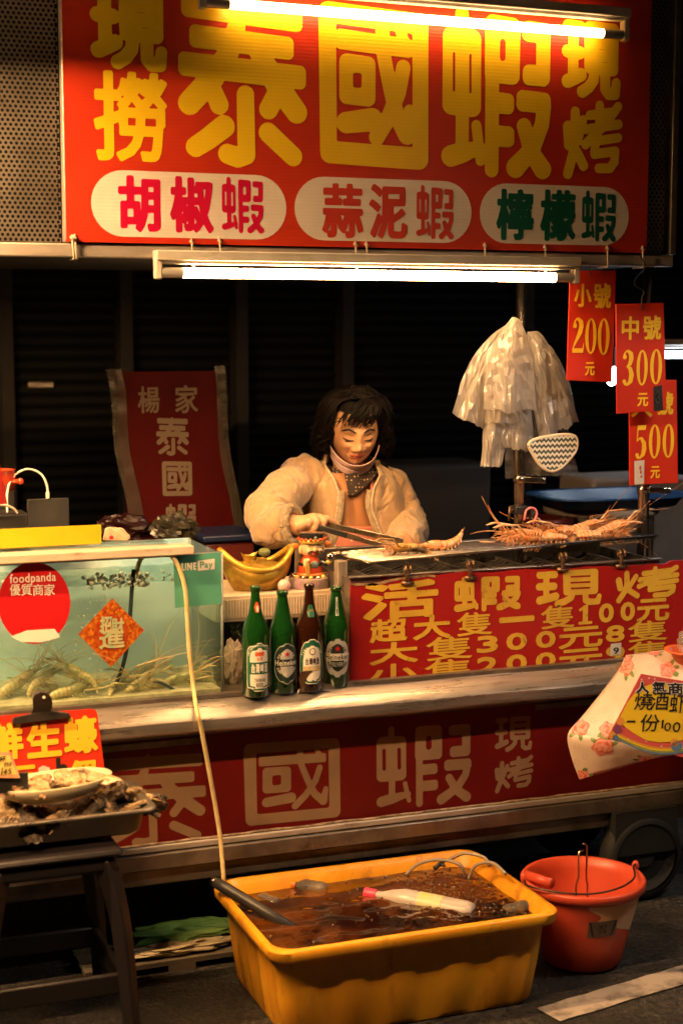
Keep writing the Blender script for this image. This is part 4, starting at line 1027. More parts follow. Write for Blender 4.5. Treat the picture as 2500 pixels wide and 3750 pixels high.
# ================================================================ lettered price board on the grill front
BY = FY+.032; bp = planeY(BY)
zz = lambda x, y: (1150+x/1.1615, 1800+y/1.1615)
board = thing('price_board', 'long worn red price board with yellow characters clipped below the grill', 'sign', onY(1880, 2450, BY))
D('board_red', c=(.40, .016, .014), c2=(.32, .012, .011), nscale=3, rough=.36, rvar=.1, c3=(.16, .02, .015), n3=11, lo3=.66, hi3=.8, wave=('Z', .007, .0003), bstr=.4)
D('board_yellow', c=(.72, .44, .05), c2=(.60, .35, .045), nscale=8, rough=.4, c3=(.26, .12, .03), n3=26, lo3=.6, hi3=.72)
rr = random.Random(2)
top = []
for i in range(61):
    px = lerp(1283, 2520, i/60); py = lerp(2118, 2060, i/60)-(10 if i > 56 else 0)+rr.uniform(-1.5, 1.5)+(22*math.exp(-((i-3)/5)**2) if i < 14 else 0)+(8*math.sin(i*.55) if 14 < i < 50 else 0)*.35
    top.append(bp.hit(px, py))
poly = [(top[0][0], CZ+.003), (top[-1][0], CZ+.003)]+top[::-1]
m = MB(); m.prism(poly, lambda a, b: bp.P(a, b, 0), lambda a, b: bp.P(a, b, -.005)); m.obj('board', 'board_red', board)
# torn brown paper edge along the top left
D('torn_edge', c=(.45, .28, .14), c2=(.14, .06, .03), nscale=40, rough=.8)
m = MB(); te = top[0:16]
for (a0, b0), (a1, b1) in zip(te, te[1:]):
    m.quad(bp.P(a0, b0+.001, .0012), bp.P(a1, b1+.001, .0012), bp.P(a1, b1-.004-rr.random()*.004, .0012), bp.P(a0, b0-.004-rr.random()*.004, .0012))
m.obj('torn_edge', 'torn_edge', board, fixn=False)
STROKES['n1'] = ((0, 0, 100, 124), [('p', [(40, 12), (58, 6), (58, 112), (40, 112)], 8), ('c', [(16, 30), (46, 14)], 9), ('c', [(14, 114), (86, 114)], 9)])
rows = [('活', 200, 527, 378, 542), ('蝦', 580, 888, 362, 505), ('現', 930, 1230, 338, 485), ('烤', 1272, 1556, 320, 465),
 ('超', 235, 395, 540, 640), ('大', 420, 578, 525, 628), ('隻', 605, 755, 512, 612), ('一', 785, 935, 531, 555), ('隻', 962, 1105, 483, 582), ('1', 1118, 1185, 482, 565), ('0', 1208, 1272, 475, 557), ('0', 1300, 1362, 469, 550), ('元', 1370, 1508, 455, 552),
 ('大', 235, 440, 640, 733), ('隻', 475, 670, 615, 715), ('3', 690, 780, 612, 685), ('0', 815, 903, 600, 674), ('0', 940, 1025, 592, 665), ('元', 1038, 1225, 575, 665), ('8', 1238, 1318, 568, 640), ('隻', 1332, 1500, 548, 636),
 ('小', 230, 440, 732, 822), ('隻', 470, 670, 712, 810), ('2', 690, 780, 702, 778), ('0', 815, 903, 692, 768), ('0', 940, 1025, 683, 757), ('元', 1038, 1225, 668, 757), ('9', 1238, 1318, 655, 730), ('隻', 1332, 1500, 635, 722)]
for c, x0, x1, y0, y1 in rows:
    X0, Y0 = zz(x0, y0); X1, Y1 = zz(x1, y1)
    bl = {'蝦': 0., '現': .0, '烤': -.004, '一': .35}.get(c, .04 if y1-y0 < 120 else .05)
    if c in '0123456789': bl = .055
    if c == '隻': bl = .018
    if c == '1': c, bl = 'n1', 0
    put_glyph(bp, c, X0, X1, Y0, Y1, 'board_yellow', board, bold=bl, h=.0012, N=80 if y1-y0 > 120 else 64, clip=(CZ+.004, 9))
a = [zz(1258, 648), zz(1303, 642), zz(1303, 692), zz(1256, 698)]; flat(bp, a, 'paper', board, 'pasted_number', .002); X0, Y0 = zz(1268, 662); X1, Y1 = zz(1292, 690); put_glyph(bp, '9', X0, X1, Y0, Y1, 'print_black', board, bold=.03, h=.003)
D('clip_rust', c=(.25, .16, .10), c2=(.12, .07, .04), nscale=60, rough=.4, metal=.8)
# small roll-top clips along the board
for i, (px, py) in enumerate(((1490, 2104), (1720, 2086), (2058, 2056), (2272, 2044))):
    y = BY-.004; c = onY(px, py, y); t = thing('bulldog_clip', ['rusty roll clip above the first big character of the price board', 'rusty roll clip on the price board, second from the left', 'rusty roll clip on the price board, third from the left', 'rusty roll clip on the price board nearest the right pole'][i], 'clip', c, group='clips along the price board')
    sc = .9; m = MB()
    m.tube([(c.x-.015, y, c.z-.022), (c.x+.017, y, c.z-.024)], .007, 10, squash=.8); m.obj('jaw', 'clip_rust', t, smooth=True)
    m = MB(); m.tube(spline([(c.x, y-.002, c.z-.018), (c.x-.002, y-.006, c.z), (c.x-.003, y-.002, c.z+.012)], 4), [.006]*8+[.007], 8); m.obj('neck', 'clip_rust', t, smooth=True)
    for s_ in (-1, 1):
        m = MB(); k = Vector((c.x+s_*.0065, y-.002, c.z+.014)); ring = [k+Vector((0, .0085*math.cos(q), .0085*math.sin(q))) for q in [2*math.pi*j/14 for j in range(15)]]
        m.tube(ring, .0035, 6, cap=False); m.tube([k-Vector((.004, 0, 0)), k+Vector((.004, 0, 0))], .0035, 8); m.obj('roll', 'clip_rust', t, smooth=True)

# ================================================================ the grill
GX0, GX1 = onY(1283, 2300, BY).x+.004, onY(2405, 2060, BY+.02).x
gz = onY(1800, 2086, BY+.02).z; GY0, GY1 = BY+.012, BY+.34
D('grill_steel', c=(.36, .34, .32), c2=(.20, .18, .16), nscale=8, rough=.32, metal=.9, rvar=.12, c3=(.07, .05, .04), n3=6)
D('soot', c=(.03, .026, .022), c2=(.06, .05, .04), nscale=30, rough=.8, bump=.004, bscale=80)
D('ash', c=(.16, .13, .10), c2=(.05, .04, .03), nscale=50, rough=.9, bump=.01, bscale=100)
gr = thing('charcoal_grill', 'long steel box grill with ash and chevron plates behind the price board', 'grill', ((GX0+GX1)/2, (GY0+GY1)/2, CZ))
m = MB(); m.span((GX0, GY0, CZ+.002), (GX1, GY0+.004, gz)); m.obj('front_wall', 'grill_steel', gr)
m = MB(); m.span((GX0, GY1-.004, CZ+.002), (GX1, GY1, gz+.03)); m.obj('back_wall', 'grill_steel', gr)
for x in (GX0, GX1-.004):
    m = MB(); m.span((x, GY0+.0045, CZ+.002), (x+.004, GY1-.0045, gz)); m.obj('end_wall', 'grill_steel', gr)
m = MB(); m.span((GX0-.008, GY0-.010, gz+.0005), (GX1+.008, GY0+.012, gz+.006)); m.obj('front_rim', 'grill_steel', gr, bevel=.002)
m = MB(); m.span((GX0-.008, GY1-.012, gz+.0305), (GX1+.008, GY1+.010, gz+.036)); m.obj('back_rim', 'grill_steel', gr, bevel=.002)
m = MB(); m.grid(70, 16, lambda a, b: (lerp(GX0+.005, GX1-.005, a), lerp(GY0+.005, GY1-.005, b), gz-.045+.012*noise.noise(Vector((a*30, b*8, 0)))+.006*noise.noise(Vector((a*90, b*24, 5))))); m.obj('ash_bed', 'ash', gr, smooth=True)
for k in range(9):
    x = lerp(GX0+.09, GX1-.07, k/8); m = MB()
    for j in range(-4, 5):
        for s_ in (-1, 1):
            a = Vector((x, (GY0+GY1)/2+j*.028, gz-.016)); m.bar(a, a+Vector((s_*.05, .018, -.018)), .008, .005)
    m.span((x-.006, GY0+.03, gz-.02), (x+.006, GY1-.03, gz-.012)); m.obj('flame_plate', 'soot', gr)
for px, y in ((1255, GY0+.06),):
    a = onY(px, 2175, y); b = onY(px, 2055, y); m = MB(); m.span((a.x-.014, y, CZ), (a.x+.014, y+.03, b.z)); D('grey_wood', c=(.30, .24, .19), c2=(.16, .12, .09), nscale=30, rough=.8, bump=.003, bscale=120, stretch=(3, 3, .5)); m.obj('support_post', 'grey_wood', gr, bevel=.003)
# wire grate resting above
gA, gB = onY(1350, 2057, GY0+.01), onY(2402, 1962, GY0+.01); gC = onY(1192, 2028, GY1-.03)
grt = thing('wire_grate', 'long wire grate laid over the grill carrying grilled prawns', 'grate', (gA+gB)/2)
D('wire', c=(.40, .35, .30), c2=(.10, .07, .05), nscale=40, rough=.28, metal=1., lo=.5, hi=.7)
ex = (gB-gA); eyv = (gC-gA); eyv -= ex*(eyv.dot(ex)/ex.dot(ex)); GL = ex.length; W_ = eyv.length; exn = ex.normalized(); eyn = eyv.normalized()
bar0 = None; nb = 22
def GP(u, v, h=0): return gA+exn*(u*GL)+eyn*(v*W_)+Vector((0, 0, h))
for k in range(nb):
    v = (k+.5)/nb
    m = MB(); m.tube([GP(0, v), GP(.3, v, -.0015), GP(.7, v, -.0015), GP(1, v)], .0022, 6); m.obj('bar', 'wire', grt, smooth=True)
for u in (.003, .33, .66, .997):
    m = MB(); m.tube([GP(u, -.01, -.004), GP(u, 1.01, -.004)], .003, 6); m.obj('cross_bar', 'wire', grt, smooth=True)
m = MB(); m.tube([GP(-.002, 0), GP(1.002, 0)], .0038, 8); m.obj('edge_bar', 'wire', grt, smooth=True)
m = MB(); m.tube([GP(-.002, 1), GP(1.002, 1)], .0038, 8); m.obj('edge_bar', 'wire', grt, smooth=True)
for u, v in ((.14, .03), (.02, .97), (.985, .03), (.985, .97)):
    p = GP(u, v); m = MB(); zb = gz+.006 if v < .5 else gz+.036
    m.tube([(p.x, p.y, zb), (p.x, p.y, max(p.z-.003, zb+.004))], .004, 8); m.obj('foot', 'wire', grt)
# grilled prawns
D('prawn_grilled', c=(.66, .22, .06), c2=(.80, .52, .30), nscale=45, rough=.25, spec=.6, bump=.002, bscale=150, c3=(.25, .09, .03), n3=22, lo3=.62, hi3=.76, sss=.15)
D('prawn_shell', c=(.85, .62, .42), c2=(.66, .28, .08), nscale=50, rough=.35, spec=.6, c3=(.08, .04, .02), n3=24, lo3=.66, hi3=.76)
D('prawn_charred', c=(.62, .36, .10), c2=(.05, .03, .02), nscale=16, lo=.5, hi=.62, rough=.45, bump=.002, bscale=120)
D('prawn_legs', c=(.82, .46, .22), c2=(.55, .16, .05), nscale=40, rough=.4)
PM = ('prawn_grilled', 'prawn_shell', 'prawn_legs')
def gprawn(px, py, v, ang, L, label, mats=PM, seed=1, curl=.3, rot=(0, 0), claws=True, whisk=.8, dz=.018):
    p = onY(px, py, GY0+.01+v*W_); q = (p-gA); u = q.dot(exn)/GL
    t = prawn('grilled_prawn', label, 'prawn', mats, L=L, curl=curl, seed=seed, claws=claws, whisk=whisk, group='grilled prawns on the wire grate')
    z = GP(u, v).z+dz
    place(t, (p.x, p.y, z), (rot[0], rot[1], R(ang))); 
    # many fine legs and feelers standing out on the grilled ones
    m = MB(); r2 = random.Random(seed+50); Ls = L
    for k in range(64):
        b0 = Vector((r2.uniform(.0, .55)*Ls, r2.uniform(-.05, .05)*Ls, r2.uniform(-.06, .03)*Ls)); d = Vector((r2.uniform(.3, 1.1), r2.uniform(-.8, .5), r2.uniform(-1., .6))).normalized()*Ls*r2.uniform(.08, .24)
        kn = Vector((r2.uniform(-.02, .02), r2.uniform(-.02, .02), r2.uniform(-.01, .03)))*Ls*3
        m.tube([b0, b0+d*.5+kn, b0+d], [Ls*.008, Ls*.006, Ls*.003], 4)
    m.obj('feelers', mats[2], t, local=True, smooth=True); return t
gprawn(1500, 2008, .30, 190, .135, 'charred grilled prawn held in the tongs', ('prawn_charred', 'prawn_charred', 'prawn_legs'), 5, .9, (1.1, 0))
gprawn(1625, 1992, .42, 184, 0.146, 'grilled prawn with its tail turned up, right of the tongs', PM, 6, -.55, (.5, .05), claws=False, whisk=.4, dz=0.0120)
gprawn(1985, 1980, .20, 172, 0.172, 'grilled prawn nearest the front edge of the grate', PM, 7, .12, (1.2, 0), whisk=.5)
gprawn(2095, 1962, .45, 175, 0.172, 'grilled prawn in the middle of the right pile', PM, 8, .15, (1.0, 0), whisk=.5, dz=0.0144)
gprawn(2135, 1948, .72, 8, 0.181, 'grilled prawn at the back of the right pile, whiskers to the right', PM, 9, .12, (-1.1, -.10), whisk=1.0, dz=0.0187)
gprawn(2235, 1950, .45, 16, 0.189, 'grilled prawn at the right end of the grate with long whiskers', PM, 10, .12, (-1.0, -.12), whisk=1.25, dz=0.0158)
gprawn(1945, 1962, .62, 177, 0.172, 'grilled prawn behind the front one, head to the left', PM, 12, .15, (.9, -.03), whisk=.5, dz=0.0144)
gprawn(2045, 1950, .85, 182, 0.172, 'grilled prawn along the back edge of the grate', PM, 15, .12, (1.2, -.02), whisk=.5, dz=0.0158)
gprawn(2185, 1962, .2, 350, 0.155, 'grilled prawn low at the front right of the pile', PM, 16, .15, (-1.2, 0), whisk=.6, dz=0.0120)

# ================================================================ gold ingot bowl
D('gold_old', c=(.50, .31, .04), c2=(.20, .11, .02), nscale=14, lo=.42, hi=.62, rough=.34, metal=.55, rvar=.1, c3=(.10, .06, .02), n3=9, lo3=.58, hi3=.7, bump=.002, bscale=40)
D('gold_bright', c=(.66, .42, .06), c2=(.5, .3, .05), nscale=12, rough=.3, metal=.55)
iy = SHY+.075; ic = onY(938, 2168, iy); sc = (onY(1068, 2100, iy).x-onY(808, 2100, iy).x)/2
ing = thing('gold_ingot_bowl', 'large gold boat shaped ingot bowl filled with offerings on the cream box', 'ornament', (ic.x, ic.y, SHZ))
a_, b_ = sc, .062; ih = onY(938, 2092, iy-b_).z-SHZ
def irim(ph, k=1.0): c_, s_ = math.cos(ph), math.sin(ph); return Vector((ic.x+a_*k*c_, iy+b_*k*s_*(1-.35*c_*c_), SHZ+ih+(.052)*abs(c_)**2.4))
def ibot(ph): return Vector((ic.x+a_*.62*math.cos(ph), iy+b_*.62*math.sin(ph), SHZ+.001))
m = MB(); m.grid(48, 10, lambda u, v: ibot(u*2*math.pi).lerp(irim(u*2*math.pi), v)+Vector((math.cos(u*2*math.pi)*.012*math.sin(v*math.pi), math.sin(u*2*math.pi)*.016*math.sin(v*math.pi), 0)), closeu=True)
m.grid(48, 1, lambda u, v: ibot(u*2*math.pi) if v else Vector((ic.x, iy, SHZ+.001)), closeu=True); m.obj('bowl', 'gold_old', ing, smooth=True)
m = MB(); m.tube([irim(2*math.pi*i/48) for i in range(49)], .0085, 8, cap=False); m.obj('rim', 'gold_bright', ing, smooth=True)
m = MB(); m.grid(24, 8, lambda u, v: Vector((ic.x+a_*.85*v*math.cos(u*6.2832), iy+b_*.85*v*math.sin(u*6.2832)*(1-.35*math.cos(u*6.2832)**2), SHZ+ih+.028*(1-v*v)+.010*noise.noise(Vector((u*14, v*6, 0)))-.004)), closeu=True); m.obj('offerings', 'gold_old', ing, smooth=True)
c = onY(912, 2042, iy); m = MB(); m.grid(20, 5, lambda u, v: Vector((c.x+(.024)*lerp(.5, 1, v)*math.cos(u*6.2832), c.y+.013*lerp(.5, 1, v)*math.sin(u*6.2832), c.z-.012+.018*v+.010*v*abs(math.cos(u*6.2832))**2)), closeu=True); m.ball((c.x, c.y, c.z), (.012, .009, .008), 10, 6); m.obj('small_ingot', 'gold_bright', ing, smooth=True)

# ================================================================ wealth-god figurine on a crystal base
D('fig_skin', c=(.78, .52, .28), rough=.28, coat=.4); D('fig_red', c=(.62, .07, .02), rough=.28, coat=.4); D('fig_black', c=(.02, .022, .022), rough=.25, coat=.4); D('fig_gold', c=(.75, .48, .10), rough=.28, metal=.4, coat=.3); D('fig_orange', c=(.75, .22, .05), rough=.3, coat=.3); D('fig_teal', c=(.16, .22, .18), rough=.3)
D('chrome', c=(.75, .7, .6), rough=.12, metal=1.); D('crystal', c=(.6, .52, .42), c2=(.5, .3, .4), nscale=30, rough=.12, trans=.4, spec=.7)
fy = SHY+.06; zf_ = onY(1135, 2170, fy).z; fz = SHZ
S_ = (onY(1215, 2050, fy).x-onY(1055, 2050, fy).x)/160.0
fx = onY(1135, 2100, fy).x
def F(px, py, dy=0.): return Vector((fx+(px-1138)*S_, fy+dy, fz+(2170-py)*S_*1.0))
fig = thing('wealth_god_figurine', 'small laughing deity figurine in red robe and black hat on a shiny round base', 'figurine', (fx, fy, fz))
c = F(1134, 2170); m = MB(); m.lathe([(0, 0), (70*S_, 0), (72*S_, 6*S_), (70*S_, 34*S_), (64*S_, 38*S_), (0, 38*S_)], c, 18); m.obj('base', 'crystal', fig, auto=30)
for i in range(14):
    a = 2*math.pi*i/14; m = MB(); m.ball(c+Vector((58*S_*math.cos(a), 58*S_*math.sin(a), 40*S_)), 9*S_, 8, 6); m.obj('bead', ['fig_gold', 'chrome'][i % 2], fig, smooth=True)
m = MB(); m.lathe([(0, 0), (40*S_, 0), (46*S_, 12*S_), (42*S_, 30*S_), (34*S_, 48*S_), (26*S_, 62*S_), (14*S_, 70*S_), (0, 72*S_)], F(1138, 2128), 20); m.obj('robe', 'fig_red', fig, smooth=True)
m = MB(); m.lathe([(37*S_, 0), (40*S_, 2*S_), (40*S_, 10*S_), (36*S_, 13*S_)], F(1138, 2096), 20); m.obj('belt', 'fig_black', fig, smooth=True)
m = MB(); m.lathe([(48*S_, 0), (50*S_, 5*S_), (44*S_, 10*S_)], F(1138, 2126), 20); m.obj('hem', 'fig_orange', fig, smooth=True)
m = MB(); m.ball(F(1140, 2088, -.030), (16*S_, 8*S_, 14*S_), 12, 8); m.obj('chest_panel', 'fig_teal', fig, smooth=True)
hc = F(1143, 2033)
def fhead(u, v):
    th = math.pi*v; ph = 2*math.pi*u; d = Vector((math.sin(th)*math.cos(ph), math.sin(th)*math.sin(ph), math.cos(th)))
    k = 1+.10*max(0, -d.z)*(abs(d.x)); return hc+Vector((d.x*40*S_*k, d.y*36*S_, d.z*36*S_))
m = MB(); m.grid(28, 18, fhead, closeu=True)
m.ball(hc+Vector((0, -36*S_, -3*S_)), 8*S_, 10, 7); m.ball(hc+Vector((-19*S_, -30*S_, -8*S_)), (12*S_, 8*S_, 10*S_), 10, 7); m.ball(hc+Vector((19*S_, -30*S_, -8*S_)), (12*S_, 8*S_, 10*S_), 10, 7)
for s_ in (-1, 1): m.ball(hc+Vector((s_*41*S_, -4*S_, -5*S_)), (7*S_, 8*S_, 16*S_), 10, 7)
m.obj('head', 'fig_skin', fig, smooth=True)
def arcf(cx, cz, w, h, dy, r, mat, name):
    m = MB(); m.tube([hc+Vector(((cx+w*t)*S_, dy*S_-(0), (cz+h*(1-t*t))*S_)) for t in (-1, -.6, -.2, .2, .6, 1)], r*S_, 6); m.obj(name, mat, fig, smooth=True)
arcf(-17, 8, 8, 5, -35, 1.3, 'fig_black', 'eye'); arcf(17, 8, 8, 5, -35, 1.3, 'fig_black', 'eye'); arcf(-18, 18, 9, 4, -34, 1.6, 'fig_black', 'eyebrow'); arcf(18, 18, 9, 4, -34, 1.6, 'fig_black', 'eyebrow')
arcf(-14, -16, 13, 9, -38, 2.0, 'fig_black', 'moustache'); arcf(14, -16, 13, 9, -38, 2.0, 'fig_black', 'moustache')
m = MB(); m.ball(hc+Vector((0, -34*S_, -17*S_)), (9*S_, 4*S_, 6*S_), 12, 7); m.obj('mouth', 'fig_red', fig, smooth=True)
m = MB(); m.lathe([(43*S_, 0), (46*S_, 6*S_), (44*S_, 14*S_), (38*S_, 15*S_)], hc+Vector((0, 0, 17*S_)), 22); m.obj('hat_band', 'fig_gold', fig, smooth=True)
m = MB()
for i in range(16):
    a = 2*math.pi*i/16; m.ball(hc+Vector((44*S_*math.cos(a), 44*S_*math.sin(a), 31*S_)), 6*S_, 8, 6)
m.obj('hat_scallops', 'fig_red', fig, smooth=True)
m = MB(); m.lathe([(41*S_, 0), (43*S_, 12*S_), (44*S_, 20*S_), (40*S_, 22*S_), (0, 22*S_)], hc+Vector((0, 0, 29*S_)), 22); m.obj('hat', 'fig_black', fig, auto=40)
m = MB(); m.ball(hc+Vector((0, -44*S_, 38*S_)), 6*S_, 8, 6); m.obj('hat_gem', 'fig_teal', fig, smooth=True)
for s_ in (-1, 1):
    m = MB(); b0 = hc+Vector((s_*44*S_, 0, 10*S_)); m.ball(b0+Vector((s_*16*S_, 0, -2*S_)), (16*S_, 5*S_, 11*S_), 12, 8); m.obj('hat_wing', 'fig_orange', fig, smooth=True)
m = MB(); m.tube([F(1112, 2070, -.02), F(1108, 2090, -.034), F(1112, 2078, -.04)], [9*S_, 9*S_, 8*S_], 8); m.ball(F(1112, 2070, -.04), 9*S_, 8, 6); m.obj('hand', 'fig_skin', fig, smooth=True)
m = MB(); m.box(F(1110, 2098, -.042), (14*S_, 5*S_, 52*S_)); m.obj('scroll', 'fig_gold', fig, bevel=.001)
m = MB(); m.tube([F(1165, 2075, -.015), F(1185, 2088, -.025), F(1192, 2078, -.03)], [10*S_, 10*S_, 8*S_], 8); m.obj('sleeve', 'fig_black', fig, smooth=True)
m = MB(); m.ball(F(1195, 2064, -.032), 17*S_, 14, 10); m.obj('silver_ball', 'chrome', fig, smooth=True)
m = MB(); m.ball(F(1192, 2080, -.034), (13*S_, 9*S_, 10*S_), 10, 7); m.obj('hand', 'fig_gold', fig, smooth=True)
# pink ball ornament and small plastic tongs beside the base
c = onY(1040, 2150, SHY+.02); c.z = SHZ+.016
D('pink_gloss', c=(.75, .45, .42), rough=.2, coat=.5); m = MB(); m.ball(c, (.018, .016, .0165), 14, 10); m.obj('pink_ball', 'pink_gloss', None, smooth=True, label='glossy pink ball between the ingot bowl and the figurine', cat='ornament')
D('pink_white', c=(.75, .55, .50), rough=.4)
for k in range(4):
    m = MB(); a = onY(1195, 2128+10*k, SHY+.03+.004*k); b = onY(1238, 2120+11*k, SHY+.05+.004*k); m.tube([a, a.lerp(b, .5)+Vector((0, 0, .004)), b], [.003, .004, .003], 6); m.obj('spoon_handle', 'pink_white', None, smooth=True, label=['topmost pink plastic handle right of the figurine', 'second pink plastic handle from the top beside the figurine', 'third pink plastic handle from the top beside the figurine', 'lowest pink plastic handle right of the figurine'][k], cat='handle', group='bundle of pink handles')
# lime hanging behind the ingot
c = onY(968, 2022, SHY+.2); D('lime', c=(.14, .17, .05), c2=(.2, .22, .1), nscale=30, rough=.4); m = MB(); m.ball(c, (.018, .014, .012), 14, 9); m.obj('lime', 'lime', None, smooth=True, label='dull green lime behind the gold ingot bowl', cat='lime')
# ================================================================ the vendor
D('skin', c=(.68, .38, .21), c2=(.60, .31, .165), nscale=30, rough=.42, spec=.45, sss=.12, bump=.0012, bscale=170, c3=(.50, .22, .10), n3=14, lo3=.55, hi3=.75)
def fleece_n(m, N, L, b, tc, noi, ramp, mix):
    """fine nap plus soft cloth creases"""
    mp = N.new('ShaderNodeMapping'); mp.inputs['Scale'].default_value = (1, 1, .55); mp.inputs['Rotation'].default_value = (.5, .3, .4); L.new(tc.outputs['Object'], mp.inputs[0])
    t = N.new('ShaderNodeTexNoise'); t.inputs['Scale'].default_value = 13; t.inputs['Detail'].default_value = 2; t.inputs['Distortion'].default_value = .8; L.new(mp.outputs[0], t.inputs['Vector'])
    ab = N.new('ShaderNodeMath'); ab.operation = 'SUBTRACT'; L.new(t.outputs[0], ab.inputs[0]); ab.inputs[1].default_value = .5
    a2 = N.new('ShaderNodeMath'); a2.operation = 'ABSOLUTE'; L.new(ab.outputs[0], a2.inputs[0])
    b1 = N.new('ShaderNodeBump'); b1.inputs['Distance'].default_value = .05; b1.inputs['Strength'].default_value = .75; L.new(a2.outputs[0], b1.inputs['Height'])
    b2 = N.new('ShaderNodeBump'); b2.inputs['Distance'].default_value = .003; b2.inputs['Strength'].default_value = .6; L.new(noi(230), b2.inputs['Height']); L.new(b1.outputs[0], b2.inputs['Normal']); L.new(b2.outputs[0], b.inputs['Normal'])
D('fleece', c=(.50, .33, .185), c2=(.43, .28, .15), nscale=30, rough=.95, spec=.1, sheen=.4, custom=fleece_n)
D('fur', c=(.50, .38, .22), c2=(.34, .25, .14), nscale=60, rough=1., spec=.1, sheen=.4, bump=.012, bscale=160, bstr=.9)
D('hair', c=(.004, .003, .0025), c2=(.008, .005, .004), nscale=25, rough=.55, spec=.15)
D('brow', c=(.02, .012, .01), rough=.7); D('lip', c=(.42, .09, .06), rough=.35)
D('mask_cloth', c=(.62, .44, .45), c2=(.57, .40, .42), nscale=12, rough=.8, bump=.0015, bscale=60)
D('shirt', c=(.44, .20, .085), c2=(.36, .16, .065), nscale=7, rough=.85)
D('zip', c=(.62, .50, .36), c2=(.3, .22, .14), nscale=160, rough=.5)
def dots(col, dot, sc, thr):
    def f(m, N, L, b, tc, noi, ramp, mix):
        v = N.new('ShaderNodeTexVoronoi'); v.inputs['Scale'].default_value = sc; v.inputs['Randomness'].default_value = .15; L.new(tc.outputs['Object'], v.inputs['Vector'])
        L.new(mix(ramp(v.outputs['Distance'], thr, thr+.03), dot, col), b.inputs['Base Color'])
    return f
D('apron_pink', c=(.6, .2, .14), rough=.8, custom=dots((.60, .20, .13), (.80, .62, .50), 62, .20))
D('scarf_dark', c=(.03, .02, .015), rough=.8, custom=dots((.025, .014, .010), (.42, .30, .16), 95, .22))
def w4(x, y, Y): return onY(850+x/1.845, 1350+y/1.845, Y)
person = thing('person', 'woman in cream fleece jacket with mask below her chin, turning prawns with tongs', 'person', w4(820, 1250, 4.48)*1)
# head frame
HC = w4(822, 405, 4.42); hyaw, hpit = R(10), R(22)
bf = Vector((-FW.x, -FW.y, 0)).normalized(); rx_ = RT.copy()
fh = (bf*math.cos(hyaw)+rx_*math.sin(hyaw)).normalized(); HR = Vector((0, 0, 1)).cross(fh).normalized()
if HR.dot(RT) < 0: HR = -HR
HF = (fh*math.cos(hpit)-Vector((0, 0, 1))*math.sin(hpit)).normalized(); HU = HR.cross(HF).normalized()
if HU.z < 0: HU = -HU
def Hd(x, y, z): return HC+HR*x+HF*y+HU*z
def gs(x, z, cx, cz, sx, sz): return math.exp(-((x-cx)/sx)**2-((z-cz)/sz)**2)
def face_pt(d):
    x, y, z = d.x*.071, d.y*.094, d.z*.112
    if d.z < 0: x *= 1-.18*d.z*d.z; y *= 1-.10*d.z*d.z
    if d.y > 0:
        k = min(1, d.y*2.2); o = 0
        o += .007*gs(x, z, 0, .012, .009, .022)+.017*gs(x, z, 0, -.020, .0105, .013)
        for s_ in (-1, 1):
            o += .008*gs(x, z, s_*.0135, -.027, .008, .007)-.008*gs(x, z, s_*.029, .010, .015, .010)+.005*gs(x, z, s_*.030, .008, .013, .006)
            o += .005*gs(x, z, s_*.028, .030, .018, .007)+.008*gs(x, z, s_*.040, -.018, .018, .016)-.0045*gs(x, z, s_*.027, -.040, .005, .016)
            o -= .0035*gs(x, z, s_*.028, -.006, .013, .003)
        o += .006*gs(x, z, 0, -.050, .020, .010)-.004*gs(x, z, 0, -.0505, .020, .0025)-.004*gs(x, z, 0, -.066, .014, .005)+.009*gs(x, z, 0, -.088, .018, .014)
        y += o*k
    return x, y, z
m = MB()
def fhd(u, v):
    th = math.pi*(.005+.99*v); ph = 2*math.pi*u; d = Vector((math.sin(th)*math.cos(ph), math.sin(th)*math.sin(ph), math.cos(th))); return Hd(*face_pt(d))
NU, NV = 120, 100
m.grid(NU, NV, fhd, closeu=True)
k0 = len(m.v)-NU; m.f.append([k0+i for i in range(NU)]); m.mi.append(0); m.f.append(list(range(NU))[::-1]); m.mi.append(0)
for s_ in (-1, 1): m.ball(Hd(s_*.071, -.012, -.008), (.010, .018, .028), 10, 8, xf=Matrix((HR, HF, HU)).transposed())
NB = w4(800, 740, 4.48)
m.tube([Hd(0, -.02, -.06), Hd(0, -.035, -.10), NB, NB-Vector((0, 0, .05))], [.055, .052, .056, .08], 20)
m.tube([NB-Vector((0, 0, .03)), w4(810, 900, 4.50), w4(825, 1100, 4.52), w4(840, 1400, 4.54)], [.07, .125, .135, .14], 28, squash=.72)
SL, SRt = w4(480, 700, 4.48), w4(1050, 765, 4.49)
m.tube([SL, w4(240, 1015, 4.32), w4(440, 1060, 4.175), w4(480, 1050, 4.16)], [.03, .034, .029, .027], 16)
m.tube([SRt, w4(1190, 1060, 4.42), w4(1150, 1180, 4.26)], [.03, .034, .03], 16)
m.tube([SL+Vector((0, 0, -.03)), w4(780, 760, 4.49), SRt+Vector((0, 0, -.03))], [.03, .05, .03], 16)
def hz(x, y, Y): return onY(880+x/3.267, 1880+y/3.267, Y)
